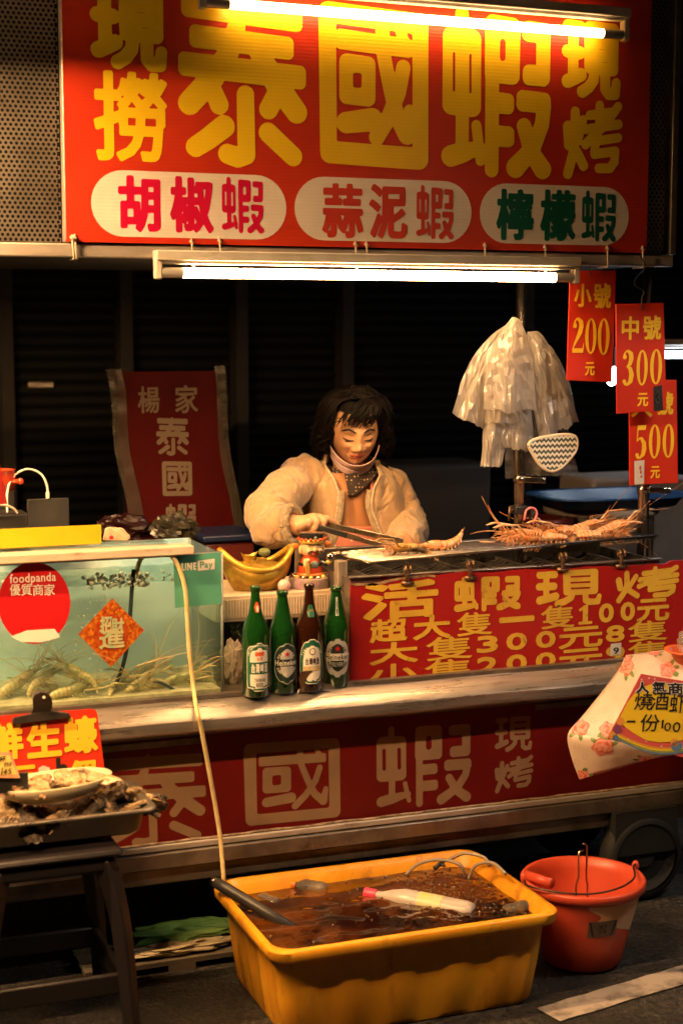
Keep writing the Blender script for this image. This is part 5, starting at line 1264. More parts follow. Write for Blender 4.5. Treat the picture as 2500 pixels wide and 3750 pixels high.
# right hand: palm then five fingers
m.tube([hz(655, 150, 4.165), hz(720, 130, 4.160), hz(800, 100, 4.158), hz(890, 70, 4.158), hz(960, 60, 4.160)], [.024, .025, .026, .024, .017], 16, squash=.8)
m.tube([hz(760, 170, 4.175), hz(850, 190, 4.178), hz(930, 205, 4.180)], [.02, .018, .012], 12)
m.tube([hz(700, 150, 4.17), hz(800, 150, 4.17), hz(900, 130, 4.17)], [.022, .022, .015], 12)
fingers = [[(960, 55, 4.156), (1030, 62, 4.150), (1090, 92, 4.152), (1150, 132, 4.158)], [(945, 50, 4.150), (1000, 95, 4.140), (978, 165, 4.142), (948, 212, 4.150)],
           [(880, 52, 4.146), (915, 105, 4.136), (890, 175, 4.138), (860, 232, 4.148)], [(800, 60, 4.146), (835, 95, 4.138), (825, 130, 4.140), (812, 160, 4.147)]]
for fp_, r0 in zip(fingers, (.0098, .0102, .0098, .0088)):
    pts = spline([hz(*q) for q in fp_], 4); n_ = len(pts); m.tube(pts, [r0*(1.06-.22*i/n_)*(1+.07*math.cos(i*2*math.pi/4.0)) for i in range(n_)], 12); m.ball(pts[-1], r0*.82, 10, 7)
pts = spline([hz(800, 190, 4.178), hz(890, 235, 4.178), hz(960, 255, 4.172), hz(1030, 282, 4.166)], 4); m.tube(pts, [.012-.00035*i/1 for i in range(len(pts))], 12); m.ball(pts[-1], .0085, 10, 7)
bo = m.obj('body', 'skin', person, smooth=True, fixn=False)
d = bo.modifiers.new('merge', 'REMESH'); d.mode = 'VOXEL'; d.voxel_size = .0026; d.use_smooth_shade = True
d = bo.modifiers.new('smooth', 'SMOOTH'); d.factor = .5; d.iterations = 1
# face details
def htube(pts, r, mat, name):
    m = MB(); m.tube([Hd(*p) for p in spline(pts, 4)], r, 6) if not isinstance(r, list) else m.tube([Hd(*p) for p in pts], r, 6); m.obj(name, mat, person, smooth=True)
def surf(x, z, o=.0):
    # height of the face surface at x, z
    best = None
    dz = max(-1, min(1, z/.112)); sx = .071*(1-.18*dz*dz if dz < 0 else 1); dx = x/sx
    yy = max(0, 1-dx*dx-dz*dz)**.5
    return face_pt(Vector((dx, yy, dz)))[1]+o
for s_ in (-1, 1):
    P = [(s_*x, surf(s_*x, z, .0012), z) for x, z in ((.012, .029), (.020, .034), (.031, .036), (.043, .031), (.050, .024))]
    htube(P, [.0020, .0034, .0034, .0027, .0012], 'brow', 'eyebrow')
    P = [(s_*x, surf(s_*x, z, .0004), z) for x, z in ((.015, .004), (.022, .0022), (.030, .0015), (.038, .0026), (.046, .0052))]
    htube(P, [.0012, .0022, .0027, .0024, .0014], 'brow', 'eyelash_line')
    P = [(s_*x, surf(s_*x, z, -.0002), z) for x, z in ((.016, .014), (.023, .0175), (.031, .018), (.039, .0155), (.046, .011))]
    D('crease', c=(.34, .15, .07), rough=.6); htube(P, [.0005, .0009, .001, .0009, .0005], 'crease', 'lid_crease')
P = [(x, surf(x, -.0465, .0002), z) for x, z in ((-.021, -.051), (-.012, -.0475), (-.004, -.0455), (0, -.0462), (.004, -.0455), (.012, -.0475), (.021, -.051))]
htube(P, [.001, .0026, .0032, .003, .0032, .0026, .001], 'lip', 'upper_lip')
P = [(x, surf(x, -.056, .0002), z) for x, z in ((-.019, -.0525), (-.010, -.0555), (0, -.057), (.010, -.0555), (.019, -.0525))]
htube(P, [.001, .0034, .004, .0034, .001], 'lip', 'lower_lip')
for s_ in (-1, 1):
    m = MB(); m.ball(Hd(s_*.0075, surf(s_*.0075, -.0305, .002), -.0335), (.0032, .002, .0016), 8, 6); m.obj('nostril', 'crease', person, smooth=True)
for s_ in (-1, 1):
    m = MB(); m.ball(Hd(s_*.0305, surf(s_*.0305, -.0005, -.0012), -.0003), (.0105, .003, .0026), 10, 6, xf=Matrix((HR, HF, HU)).transposed()); m.obj('eye', 'brow', person, smooth=True)
# hair: cap and many curved locks
rh = random.Random(4)
m = MB()
def cap(u, v):
    th = math.pi*.64*v; ph = 2*math.pi*u; d = Vector((math.sin(th)*math.cos(ph), math.sin(th)*math.sin(ph), math.cos(th)))
    sd = 1+.22*max(0, -d.z+.2)*abs(d.x); return Hd(d.x*.084*sd, d.y*.100-.012, d.z*.121+.004)
g0 = MB(); g0.grid(48, 26, cap, closeu=True)
for f in g0.f:
    c = sum((g0.v[i] for i in f), Vector())/4-HC; x, y, z = c.dot(HR), c.dot(HF), c.dot(HU)
    if y > .020 and z < .078: continue
    m.f.append(f); m.mi.append(0)
m.v = g0.v
def lock(P, r0, n=5):
    pts = spline([Hd(*p) for p in P], 4); K = len(pts)
    m.tube(pts, [r0*(1-.75*(i/(K-1))**1.5)+.0006 for i in range(K)], n, squash=.6)
for k in range(760):
    ph = rh.uniform(0, 2*math.pi); fx_, fy_ = math.cos(ph), math.sin(ph)             # fy>0 front
    front = fy_ > .62
    top = (rh.uniform(-.03, .03)+.01, rh.uniform(-.03, .05), .122+rh.uniform(-.004, .006))
    if front:
        # swept across from the parting: thin wisps over the forehead
        if k % 5 < 4: continue
        sw = -rh.uniform(.2, 1.)*.035; L_ = rh.uniform(.062, .098); x0_ = rh.uniform(-.04, .06)
        P = [(.02+rh.uniform(-.02, .02), .03, .122), (x0_*.8+.01, .074, .112), (x0_+sw*.6, .096, .086+rh.uniform(-.008, .006)), (x0_+sw*1.2, .093+rh.uniform(-.002, .004), L_-.018)]
        lock(P, rh.uniform(.002, .0042))
    else:
        zl_ = rh.uniform(-.095, -.02) if fy_ < .35 else rh.uniform(-.075, -.01); bul = rh.uniform(.98, 1.12); wv = rh.uniform(-.012, .012)
        X = lambda r: fx_*r*(1.0); Y_ = lambda r: fy_*r*.95-.014
        P = [top, (X(.070*bul), Y_(.075*bul), .098), (X(.092*bul)+wv, Y_(.098*bul), .050+wv), (X(.098*bul)-wv*1.4, Y_(.102*bul), .0), (X(.102*bul)+wv*2, Y_(.100*bul), lerp(.0, zl_, .6)), (X(.094*bul)-wv*2, Y_(.094*bul), zl_)]
        if fy_ > .1: P = [(p[0]*(1.0 if i < 2 else 1.0), min(p[1], .045-.01*(i > 3)), p[2]) for i, p in enumerate(P)]
        lock(P, rh.uniform(.0025, .006))
for k in range(420):                                                                     # loose flyaway ends
    ph = rh.uniform(math.pi*.95, math.pi*2.05); fx_, fy_ = math.cos(ph), math.sin(ph); z = rh.uniform(-.10, .06)
    q_ = rh.uniform(-.016, .016); P = [(fx_*.094, fy_*.09, z+.035), (fx_*(.108+q_*.5), fy_*.10, z+.012), (fx_*(.112-q_*.6), fy_*.10, z-.012), (fx_*(.110+q_), fy_*.10+q_*.5, z-.034)]; lock(P, rh.uniform(.0012, .0026), 4)
m.obj('hair', 'hair', person, smooth=True, fixn=False)
# jacket torso
def JY(y):  # centre depth
    return 4.50
zipL = [(640, 560), (622, 640), (690, 730), (716, 800), (704, 930), (688, 1020), (630, 1230), (600, 1400)]
zipR = [(965, 600), (1000, 690), (960, 770), (945, 860), (950, 920), (990, 1040), (1025, 1130), (1070, 1400)]
lev = [  # zoom y, centre x, half width (zoom px), half depth m, depth centre
 (1400, 840, 440, .150, 4.52), (1230, 830, 420, .148, 4.51), (1100, 825, 395, .145, 4.50), (960, 820, 375, .140, 4.495), (850, 810, 360, .132, 4.49), (760, 800, 335, .120, 4.488), (690, 798, 290, .105, 4.485), (650, 798, 235, .095, 4.48), (620, 800, 190, .088, 4.475), (575, 805, 182, .088, 4.47)]
def atv(tab, y):
    for (a, b) in zip(tab, tab[1:]):
        lo_, hi_ = min(a[1], b[1]), max(a[1], b[1])
        if lo_ <= y <= hi_: return lerp(a[0], b[0], (y-a[1])/(b[1]-a[1]+1e-9))
    return tab[0][0] if y < tab[0][1] else tab[-1][0]
def levi(v):
    t = v*(len(lev)-1); i = min(int(t), len(lev)-2); return [lerp(p, q, t-i) for p, q in zip(lev[i], lev[i+1])]
PXM = 2352.0
def ellip(v, ang, grow=0.):
    y, cx, hw, hd, cy = levi(v)
    c = w4(cx, y, cy); r_ = hw/PXM+grow; hd += grow
    # shoulder slope: the right shoulder sits lower
    off = -.035*max(0, math.sin(ang))*max(0, v-.45)
    return c+RT*(math.sin(ang)*r_)-Vector((FW.x, FW.y, 0)).normalized()*(math.cos(ang)*hd)+Vector((0, 0, off))
def zang(tab, v, sgn):
    y, cx, hw, hd, cy = levi(v); x = atv(tab, y); s_ = max(-.95, min(.95, (x-cx)/hw)); return math.asin(s_)
def jk(u, v):
    a0 = zang(zipR, v, 1); a1 = 2*math.pi+zang(zipL, v, -1); a = lerp(a0, a1, u)
    p = ellip(v, a); n_ = (p-ellip(v, a, -.05)).normalized()
    y = levi(v)[0]
    fold = .005*noise.noise(p*9)+.0035*noise.noise(Vector((p.x*26, p.y*26, p.z*5)))
    if u < .14 or u > .86: fold += .004*math.cos((u if u < .5 else 1-u)*60)
    return p+n_*fold
m = MB(); m.grid(96, 54, jk); jo = m.obj('jacket', 'fleece', person, smooth=True, solid=.012)
for tab, u in ((zipL, 1), (zipR, 0)):
    m = MB(); m.tube([Vector(jk(u, v/40*.985+.012))-Vector((FW.x, FW.y, 0))*.008 for v in range(41)], .0038, 6); m.obj('zipper', 'zip', person, smooth=True)
    m = MB(); m.tube([Vector(jk(u, v/40*.5+.012))-Vector((FW.x, FW.y, 0))*.001+RT*(.010 if u else -.010) for v in range(41)], .011, 8); m.obj('fur_lining', 'fur', person, smooth=True)
# sleeves
def sleeve(P, rs, seed, name='sleeve'):
    pts = spline(P, 8); K = len(pts); rr_ = []
    n_ = len(P)-1
    for i in range(K): t = i/8; j = min(int(t), n_-1); rr_.append(lerp(rs[j], rs[j+1], t-j))
    g = MB(); g.tube(pts, rr_, 30, cap=True)
    for i, p in enumerate(g.v[:K*30]):
        ring = i//30; c = pts[ring]; d_ = (p-c); r_ = d_.length; d_.normalize(); s_ = ring/8
        w1 = noise.noise(Vector((ring*.16+seed, d_.x*.8, d_.z*.8)))
        f_ = .012-.022*abs(noise.noise(Vector((p.x*9+seed, p.y*7, p.z*9+w1))))-.014*abs(math.sin(ring*.62+d_.x*1.7-d_.z*1.2+w1*4))**6*max(0, .4+w1*2)+.006*noise.noise(p*24)
        g.v[i] = c+d_*(r_+f_)
    return g.obj(name, 'fleece', person, smooth=True)
sleeve([w4(540, 690, 4.50), w4(450, 745, 4.48), w4(330, 870, 4.40), w4(245, 990, 4.32), w4(290, 1075, 4.25), w4(395, 1060, 4.19)], [.050, .057, .060, .063, .060, .048], 1)
sleeve([w4(990, 760, 4.50), w4(1050, 800, 4.49), w4(1120, 930, 4.47), w4(1165, 1060, 4.42), w4(1175, 1130, 4.35), w4(1150, 1185, 4.27)], [.046, .055, .058, .060, .056, .045], 6)
# fur cuff
m = MB(); c = w4(408, 1058, 4.185); ax = (w4(470, 1050, 4.165)-w4(330, 1070, 4.22)).normalized(); e1 = ax.cross(Vector((0, 0, 1))).normalized(); e2 = e1.cross(ax)
ring = [c+(e1*math.cos(2*math.pi*i/24)*.043+e2*math.sin(2*math.pi*i/24)*.050) for i in range(25)]
m.tube(ring, .013, 10, cap=False); rc = random.Random(8)
for k in range(420):
    i = rc.randrange(24); p = ring[i].lerp(ring[i+1], rc.random()); o_ = (p-c).normalized(); d_ = (o_*rc.uniform(-.2, 1)+ax*rc.uniform(-.8, 1)+Vector((rc.uniform(-.3, .3), rc.uniform(-.3, .3), rc.uniform(-.5, .2)))).normalized()
    b0 = p+d_*.010; m.tube([b0, b0+d_*.006+Vector((0, 0, -.001)), b0+d_*.010+Vector((0, 0, -.003))], [.0014, .001, .0003], 3)
m.obj('fur_cuff', 'fur', person, smooth=True)
# shirt, scarf, apron
def front(x, y, back=.0, k=.80): 
    t_ = max(0, min(1, (1400-y)/(1400-575)))
    lo_ = 0
    # invert level table for v
    for i in range(len(lev)-1):
        if lev[i][0] >= y >= lev[i+1][0]: lo_ = (i+(lev[i][0]-y)/(lev[i][0]-lev[i+1][0]))/(len(lev)-1)
    _, cx, hw, hd, cy = levi(lo_); s_ = max(-.97, min(.97, (x-cx)/hw))
    p = w4(x, y, cy); return p-Vector((FW.x, FW.y, 0)).normalized()*(hd*k*math.sqrt(1-s_*s_)-back)
m = MB(); m.grid(24, 20, lambda u, v: front(lerp(atv(zipL, lerp(1120, 690, v))+6, atv(zipR, lerp(1120, 690, v))-4, u), lerp(1120, 690, v), 0, .80)+Vector((0, .004*math.sin(u*14+v*3), 0))); m.obj('shirt', 'shirt', person, smooth=True)
def scarf(u, v):
    a = lerp(-1.9, 1.9, u); y = lerp(845-330*abs(2*u-1)**1.4, 668-40*abs(2*u-1)+10*abs(2*u-1), v); r_ = lerp(.088, .068, v)+.004*math.sin(u*26)+.003*math.sin(u*11+v*4)
    c = w4(795, y, 4.47); return c+RT*(math.sin(a)*r_)-Vector((FW.x, FW.y, 0)).normalized()*(math.cos(a)*r_*1.02)
m = MB(); m.grid(40, 12, scarf); m.obj('neckerchief', 'scarf_dark', person, smooth=True, solid=.003)
m = MB(); m.grid(26, 24, lambda u, v: front(lerp(690, 1030, u), lerp(1420, 1020+12*math.sin(u*3)-(22 if u > .75 else 0)*(u-.75)*4, v), -.010, .84)+Vector((0, .004*math.sin(u*11+v*2), 0))); m.obj('apron', 'apron_pink', person, smooth=True, solid=.002)
m = MB(); m.grid(2, 14, lambda u, v: front(lerp(905, 918, v)+lerp(0, 34, u)*lerp(1.3, .7, v)+lerp(55, 0, v), lerp(1010, 690, v), -.008, .84)); m.obj('apron_strap', 'apron_pink', person, smooth=True, solid=.002)
# mask pulled down under the chin
def mask(u, v):
    a = lerp(-1.28, 1.28, u); s_, c_ = math.sin(a), math.cos(a)
    zt_, zb_ = lerp(-.030, -.071, c_**1.2), lerp(-.056, -.124, c_**.8); z = lerp(zb_, zt_, v)
    r_ = lerp(.80, 1.0, v)+.03*math.sin(v*9); yy = .104*c_*r_*lerp(.80, 1, v)+.000
    return Hd(.078*s_*lerp(.92, 1, v), yy+.002*math.sin(v*20), z)
m = MB(); m.grid(36, 14, mask); m.obj('face_mask', 'mask_cloth', person, smooth=True, solid=.002)
for s_ in (-1, 1):
    m = MB(); m.tube([Hd(*p) for p in spline([(s_*.070, .034, -.035), (s_*.076, .012, -.015), (s_*.079, -.01, .012)], 4)], .0012, 5); m.obj('mask_loop', 'mask_cloth', person, smooth=True)
# tongs
D('tong_steel', c=(.42, .36, .28), c2=(.25, .2, .14), nscale=30, rough=.3, metal=.95, stretch=(1, 4, 4))
tg = thing('tongs', 'long steel tongs with black grip in the woman\'s hand', 'tongs', hz(900, 150, 4.165))
q2 = lambda x, y, Y: onY(1150+x/2.613, 1850+y/2.613, Y)
e_ = q2(835, 345, GY0+.01+.32*W_-.0)
m = MB(); m.bar(q2(100, 180, 4.165), q2(850, 345, 4.00), .004, .016, up=(.2, -.4, 1)); m.obj('arm', 'tong_steel', tg, bevel=.001)
m = MB(); m.bar(q2(-60, 180, 4.155), q2(320, 292, 4.085), .006, .017, up=(.2, -.4, 1)); m.obj('grip', 'black_plastic', tg, bevel=.002)
m = MB(); m.bar(q2(318, 292, 4.0845), q2(650, 385, 4.00), .004, .015, up=(.2, -.4, 1)); m.obj('arm', 'tong_steel', tg, bevel=.001)
m = MB(); c = q2(-85, 178, 4.158); m.tube([c+RT*(.012*math.cos(a))+Vector((0, 0, 1))*(.017*math.sin(a)) for a in [2*math.pi*i/18 for i in range(19)]], .005, 8, cap=False); m.obj('hanging_loop', 'black_plastic', tg, smooth=True)
# ================================================================ hanging price tags
z5 = lambda x, y: (1500+x/1.568, 900+y/1.568)
D('tag_red', c=(.58, .035, .014), c2=(.50, .028, .012), nscale=5, rough=.35); D('tag_yellow', c=(.85, .52, .03), rough=.38)
def ell(cx, cy, rx, ry, n=28): return [(cx+rx*math.cos(2*math.pi*i/n), cy+ry*math.sin(2*math.pi*i/n)) for i in range(n)]
STROKES['t0'] = ((0, 0, 100, 300), [('p', ell(50, 150, 49, 149), 0), ('-p', ell(50, 150, 21, 134), 0)])
STROKES['t2'] = ((0, 0, 100, 300), [('c', [(22, 72), (22, 62)], 17), ('c', [(8, 80), (16, 40), (34, 12), (52, 6)], [5, 6, 7, 6]), ('c', [(52, 16), (72, 36), (76, 75), (66, 120), (46, 170), (24, 215), (8, 258)], [14, 18, 20, 19, 14, 9, 5]), ('p', [(2, 262), (88, 262), (97, 215), (99, 215), (92, 298), (2, 298)], 1)])
STROKES['t3'] = ((0, 0, 100, 300), [('c', [(18, 62), (18, 56)], 16), ('c', [(6, 70), (14, 34), (30, 12), (48, 6)], [5, 6, 7, 6]), ('c', [(48, 14), (70, 34), (74, 75), (62, 118), (38, 140)], [12, 18, 20, 16, 6]), ('c', [(38, 140), (66, 158), (78, 205), (70, 258), (46, 288)], [6, 16, 21, 19, 9]), ('c', [(46, 290), (26, 284), (16, 262)], [7, 12, 16])])
STROKES['t5'] = ((0, 0, 100, 300), [('p', [(18, 2), (86, 2), (92, 0), (86, 42), (20, 42)], 1), ('c', [(20, 10), (14, 140)], 5), ('c', [(14, 140), (36, 116), (56, 114)], [5, 7, 9]), ('c', [(54, 122), (76, 160), (78, 210), (68, 258), (42, 289)], [14, 19, 21, 18, 8]), ('c', [(42, 291), (22, 284), (16, 262)], [7, 12, 16])])
def tagsign(label, corners, y, chars, lean=0.):
    pl = planeY(y); P_ = [pl.hit(*z5(*c)) for c in corners]
    t = thing('price_tag', label, 'price sign', pl.P(sum(p[0] for p in P_)/4, min(p[1] for p in P_)))
    m = MB(); m.prism(P_, lambda a, b: pl.P(a, b, 0), lambda a, b: pl.P(a, b, -.005)); m.obj('card', 'tag_red', t, bevel=.001)
    for c, x0, x1, y0, y1 in chars:
        X0, Y0 = z5(x0, y0); X1, Y1 = z5(x1, y1)
        put_glyph(pl, c, X0, X1, Y0, Y1, 'tag_yellow', t, bold=0 if c[0] == 't' else .028, h=.0015, N=80, name='digit' if c[0] == 't' else 'character')
    return t, pl
TG1 = SY+.045; TG2 = SY-.045; TG3 = SY+.02
t, pl = tagsign('red hanging price tag reading 200, beside the lamp end', [(1158, 785), (900, 772), (920, 142), (1183, 142)][::-1], TG1, [('小', 940, 1040, 218, 352), ('號', 1052, 1153, 215, 360), ('t2', 930, 998, 412, 615), ('t0', 1003, 1070, 415, 622), ('t0', 1075, 1145, 416, 628), ('元', 1003, 1058, 668, 745)])
def hook(pts, parent, r=.0016):
    m = MB(); m.tube(spline(pts, 5), r, 6); m.obj('wire_hook', 'hook_wire', parent, smooth=True)
D('hook_wire', c=(.06, .05, .045), rough=.4, metal=.7)
def H5(x, y, Y): return onY(*z5(x, y), Y)
hook([H5(1110, 60, TG1-.02), H5(1100, 95, TG1-.02), H5(1100, 130, TG1-.01), H5(1098, 155, TG1-.008)], t)
hook([H5(1040, 100, TG1-.02), H5(1030, 130, TG1-.02), H5(1040, 180, TG1-.008)], t)
t, pl = tagsign('red hanging price tag reading 300 with black tape, nearest the viewer', [(1182, 335), (1455, 328), (1472, 945), (1188, 965)], TG2, [('中', 1213, 1312, 405, 540), ('號', 1335, 1440, 400, 540), ('t3', 1218, 1285, 597, 805), ('t0', 1297, 1363, 597, 803), ('t0', 1375, 1445, 592, 797), ('元', 1303, 1365, 845, 922)])
flat(pl, [z5(1395, 808), z5(1443, 800), z5(1450, 942), z5(1396, 950)], 'black_plastic', t, 'tape', .002)
put_glyph(pl, '8', z5(1405, 0)[0], z5(1432, 0)[0], z5(0, 832)[1], z5(0, 905)[1], 'clip_steel', t, bold=.01, h=.003)
hook([H5(1322, 60, TG2-.0), H5(1350, 120, TG2+.01), H5(1300, 180, TG2+.0), H5(1290, 225, TG2), H5(1340, 262, TG2), H5(1330, 300, TG2-.004), H5(1328, 370, TG2-.004)], t)
t, pl = tagsign('red hanging price tag reading 500 below the other two', [(1258, 770), (1530, 770), (1538, 1362), (1262, 1375)], TG3, [('大', 1268, 1390, 845, 985), ('號', 1410, 1510, 840, 972), ('t5', 1292, 1357, 1030, 1225), ('t0', 1368, 1435, 1025, 1222), ('t0', 1447, 1515, 1022, 1218), ('元', 1378, 1432, 1265, 1335)])
flat(pl, [z5(1285, 1236), z5(1343, 1230), z5(1340, 1366), z5(1286, 1372)], 'paper', t, 'white_sticker', .002)
m = MB(); D('red_ink', c=(.5, .06, .05), rough=.6)
for k in range(3): m.ball(pl.P(*pl.hit(*z5(1318+3*k, 1275+25*k)), .003), (.003, .001, .007-.0015*k), 8, 5)
m.obj('smeared_print', 'red_ink', t, smooth=True)
hook([H5(1395, 700, TG3-.0), H5(1396, 740, TG3-.006), H5(1396, 790, TG3-.004)], t)
# pole clamps (hose-clip style handles)
D('clamp_metal', c=(.55, .53, .5), c2=(.4, .38, .35), nscale=20, rough=.22, metal=1.)
def clamp(px, py, X, Y, r, label):
    z = onY(px, py, Y-r).z; t = thing('pole_clamp', label, 'clamp', (X, Y, z-.012), group='clamps on the canopy poles')
    m = MB(); m.lathe([(r+.001, -.011), (r+.003, -.011), (r+.003, .011), (r+.001, .011)], (X, Y, z), 20); m.obj('band', 'clamp_metal', t, smooth=True)
    m = MB(); e = Vector((X+r*.3, Y-r-.003, z)); m.bar(e, e+RT*.062+Vector((0, -.004, -.002)), .005, .017); m.obj('lever', 'clamp_metal', t, bevel=.002)
    m = MB(); e2 = e+RT*.052+Vector((0, -.008, -.002)); m.lathe([(.0, -.001), (.004, -.001), (.004, .001), (0, .001)], e2, 10, xf=Matrix.Rotation(R(90), 3, 'X')); m.obj('rivet', 'print_black', t)
clamp(1890, 1757, P1X, POLE1Y, .0145, 'steel strap clamp on the pole under the plastic bags'); clamp(2350, 1795, P2X, POLE2Y, .0165, 'steel strap clamp on the right pole under the 500 tag')
# black bracket with pink hook on the middle pole
z = onY(1890, 1870, POLE1Y-.02).z
bk = thing('pole_bracket', 'black bracket with pink rubber hook on the middle pole', 'bracket', (P1X, POLE1Y, z-.02))
m = MB(); m.span((P1X-.02, POLE1Y-.02, z-.012), (P1X+.024, POLE1Y+.02, z+.012)); m.obj('block', 'black_plastic', bk, bevel=.004)
m = MB(); m.tube([(P1X-.02, POLE1Y-.01, z), (P1X-.036, POLE1Y-.01, z)], .004, 8); m.tube([(P1X-.034, POLE1Y-.01, z+.012), (P1X-.036, POLE1Y-.01, z-.03)], .0042, 8); m.obj('thumb_screw', 'clip_rust', bk, smooth=True)
m = MB(); m.tube([(P1X+.036, POLE1Y-.02, z+.005), (P1X+.03, POLE1Y-.022, z-.03)], .008, 10); m.obj('stub', 'black_plastic', bk, smooth=True)
D('pink_rubber', c=(.75, .22, .26), rough=.45); m = MB()
m.tube(spline([onY(*p, POLE1Y-.03) for p in ((1918, 1905), (1925, 1872), (1940, 1860), (1958, 1865), (1964, 1885), (1950, 1918))], 5), .0035, 8); m.obj('hook', 'pink_rubber', bk, smooth=True)

# ================================================================ plastic bags bunched on the middle pole
def film_mat(name, col, transp, gloss=.1, transl=.45, bump=.004, bscale=45):
    """thin crinkled polythene: part see-through, part glowing with light from behind"""
    m = bpy.data.materials.new(name); m.use_nodes = True; N = m.node_tree.nodes; L = m.node_tree.links; N.remove(N['Principled BSDF']); out = N['Material Output']
    df = N.new('ShaderNodeBsdfDiffuse'); df.inputs[0].default_value = (*col, 1); tl = N.new('ShaderNodeBsdfTranslucent'); tl.inputs[0].default_value = (*col, 1)
    gl = N.new('ShaderNodeBsdfGlossy'); gl.inputs['Roughness'].default_value = .22; tr_ = N.new('ShaderNodeBsdfTransparent')
    n = N.new('ShaderNodeTexNoise'); n.inputs['Scale'].default_value = bscale; n.inputs['Detail'].default_value = 4; tc = N.new('ShaderNodeTexCoord'); L.new(tc.outputs['Object'], n.inputs['Vector'])
    bp = N.new('ShaderNodeBump'); bp.inputs['Distance'].default_value = bump; bp.inputs['Strength'].default_value = .7; L.new(n.outputs[0], bp.inputs['Height'])
    for q in (df, tl, gl): L.new(bp.outputs[0], q.inputs['Normal'])
    def mx(f, a, b):
        x = N.new('ShaderNodeMixShader'); x.inputs[0].default_value = f; L.new(a, x.inputs[1]); L.new(b, x.inputs[2]); return x.outputs[0]
    L.new(mx(transp, mx(gloss, mx(transl, df.outputs[0], tl.outputs[0]), gl.outputs[0]), tr_.outputs[0]), out.inputs[0]); _mats[name] = m
film_mat('bag_film', (.72, .67, .62), .25, gloss=.16, transl=.5, bump=.008, bscale=50); film_mat('bag_clear', (.55, .52, .48), .62, gloss=.2)
BYY = POLE1Y-.035
def bag(label, apex, sh, hem, y, amp, seed, mat='bag_film', spread=.03, nf=5):
    """carrier bag gathered at the hook, fanning out to its hem; px outline, real folds in depth"""
    rb = random.Random(seed); m = MB(); (ax, ay), (s0, s1), (h0, h1) = apex, sh, hem
    ph = rb.uniform(0, 6); q1, q2_ = rb.uniform(.7, 1.4), rb.uniform(1.7, 2.6)
    def f(u, v, back=0.):
        # v 0 top, 1 hem ; outline by quadratic through shoulder
        L0 = [(1-v)**2*a+2*v*(1-v)*b+v*v*c for a, b, c in zip((ax-6, ay), s0, h0)]; L1 = [(1-v)**2*a+2*v*(1-v)*b+v*v*c for a, b, c in zip((ax+6, ay), s1, h1)]
        px, py = lerp(L0[0], L1[0], u)+7*noise.noise(Vector((v*5, u*2, seed))), lerp(L0[1], L1[1], u)+14*noise.noise(Vector((u*3, seed, 0)))*v
        bul = math.sin(math.pi*u)*spread*math.sin(min(1, v*1.3)*math.pi*.6)
        rg = lambda s1, o_: 1-2*abs(noise.noise(Vector((u*s1+seed*1.7, v*s1*.9+o_, seed))))
        fo = amp*(v**.6)*(.55*math.sin(u*math.pi*nf*.6*q1+ph+v*2.2)+.9*rg(2.6, 0)+.55*rg(5.5, 3)+.35*rg(11, 7))
        return onY(px, py, y+(back*bul*.8 if back else -bul)+fo)
    rj = {}
    def g(u, v, nu_, nv_, back=0.):
        k = (round(u*nu_), round(v*nv_), back)
        if k not in rj: rj[k] = Vector((rb.uniform(-1, 1), rb.uniform(-1.6, 1.6), rb.uniform(-1, 1)))*(.0030 if .02 < u < .98 else .001)
        return f(u, v, back)+rj[k]*min(1, v*2)
    m.grid(17, 15, lambda u, v: g(u, v, 17, 15)); m.grid(12, 10, lambda u, v: g(u, v*.97, 12, 10, 1.))
    m.f = [t for q in m.f for t in ((q[0], q[1], q[2]), (q[0], q[2], q[3]))]; m.mi = [0]*len(m.f)
    return m.obj('plastic_bag', mat, None, smooth=False, label=label, cat='plastic bag', group='plastic bags hung on the pole', fixn=False)
bag('clear plastic bag hanging lowest behind the zigzag pot holder', (1935, 1240), ((1840, 1500), (2060, 1440)), ((1850, 1752), (2118, 1738)), BYY+.05, .006, 3, 'bag_clear')
bag('cream plastic bag spreading furthest left in the bunch', (1876, 1180), ((1715, 1250), (1850, 1330)), ((1655, 1512), (1800, 1590)), BYY+.02, .012, 5)
bag('long narrow plastic bag hanging below the middle of the bunch', (1872, 1260), ((1770, 1450), (1880, 1480)), ((1758, 1712), (1835, 1705)), BYY+.015, .010, 6)
bag('plastic bag with square hem hanging below the front bag', (1895, 1260), ((1825, 1440), (1950, 1440)), ((1835, 1640), (1952, 1650)), BYY+.005, .010, 9)
bag('white plastic bag hanging at the right of the bunch', (1935, 1215), ((1935, 1400), (2040, 1180)), ((1972, 1608), (2040, 1600)), BYY+.0, .010, 12)
bag('white plastic bag reaching out furthest right above the pot holder', (1950, 1235), ((1985, 1330), (2060, 1250)), ((2030, 1580), (2118, 1548)), BYY+.015, .010, 14)
bag('white plastic bag with red marks at the front of the bunch', (1880, 1162), ((1770, 1260), (1950, 1190)), ((1768, 1500), (1962, 1508)), BYY-.03, .012, 17, spread=.05)
bag('short plastic bag with tilted hem in front, lower left', (1880, 1210), ((1790, 1330), (1900, 1380)), ((1775, 1545), (1898, 1552)), BYY-.012, .010, 19)
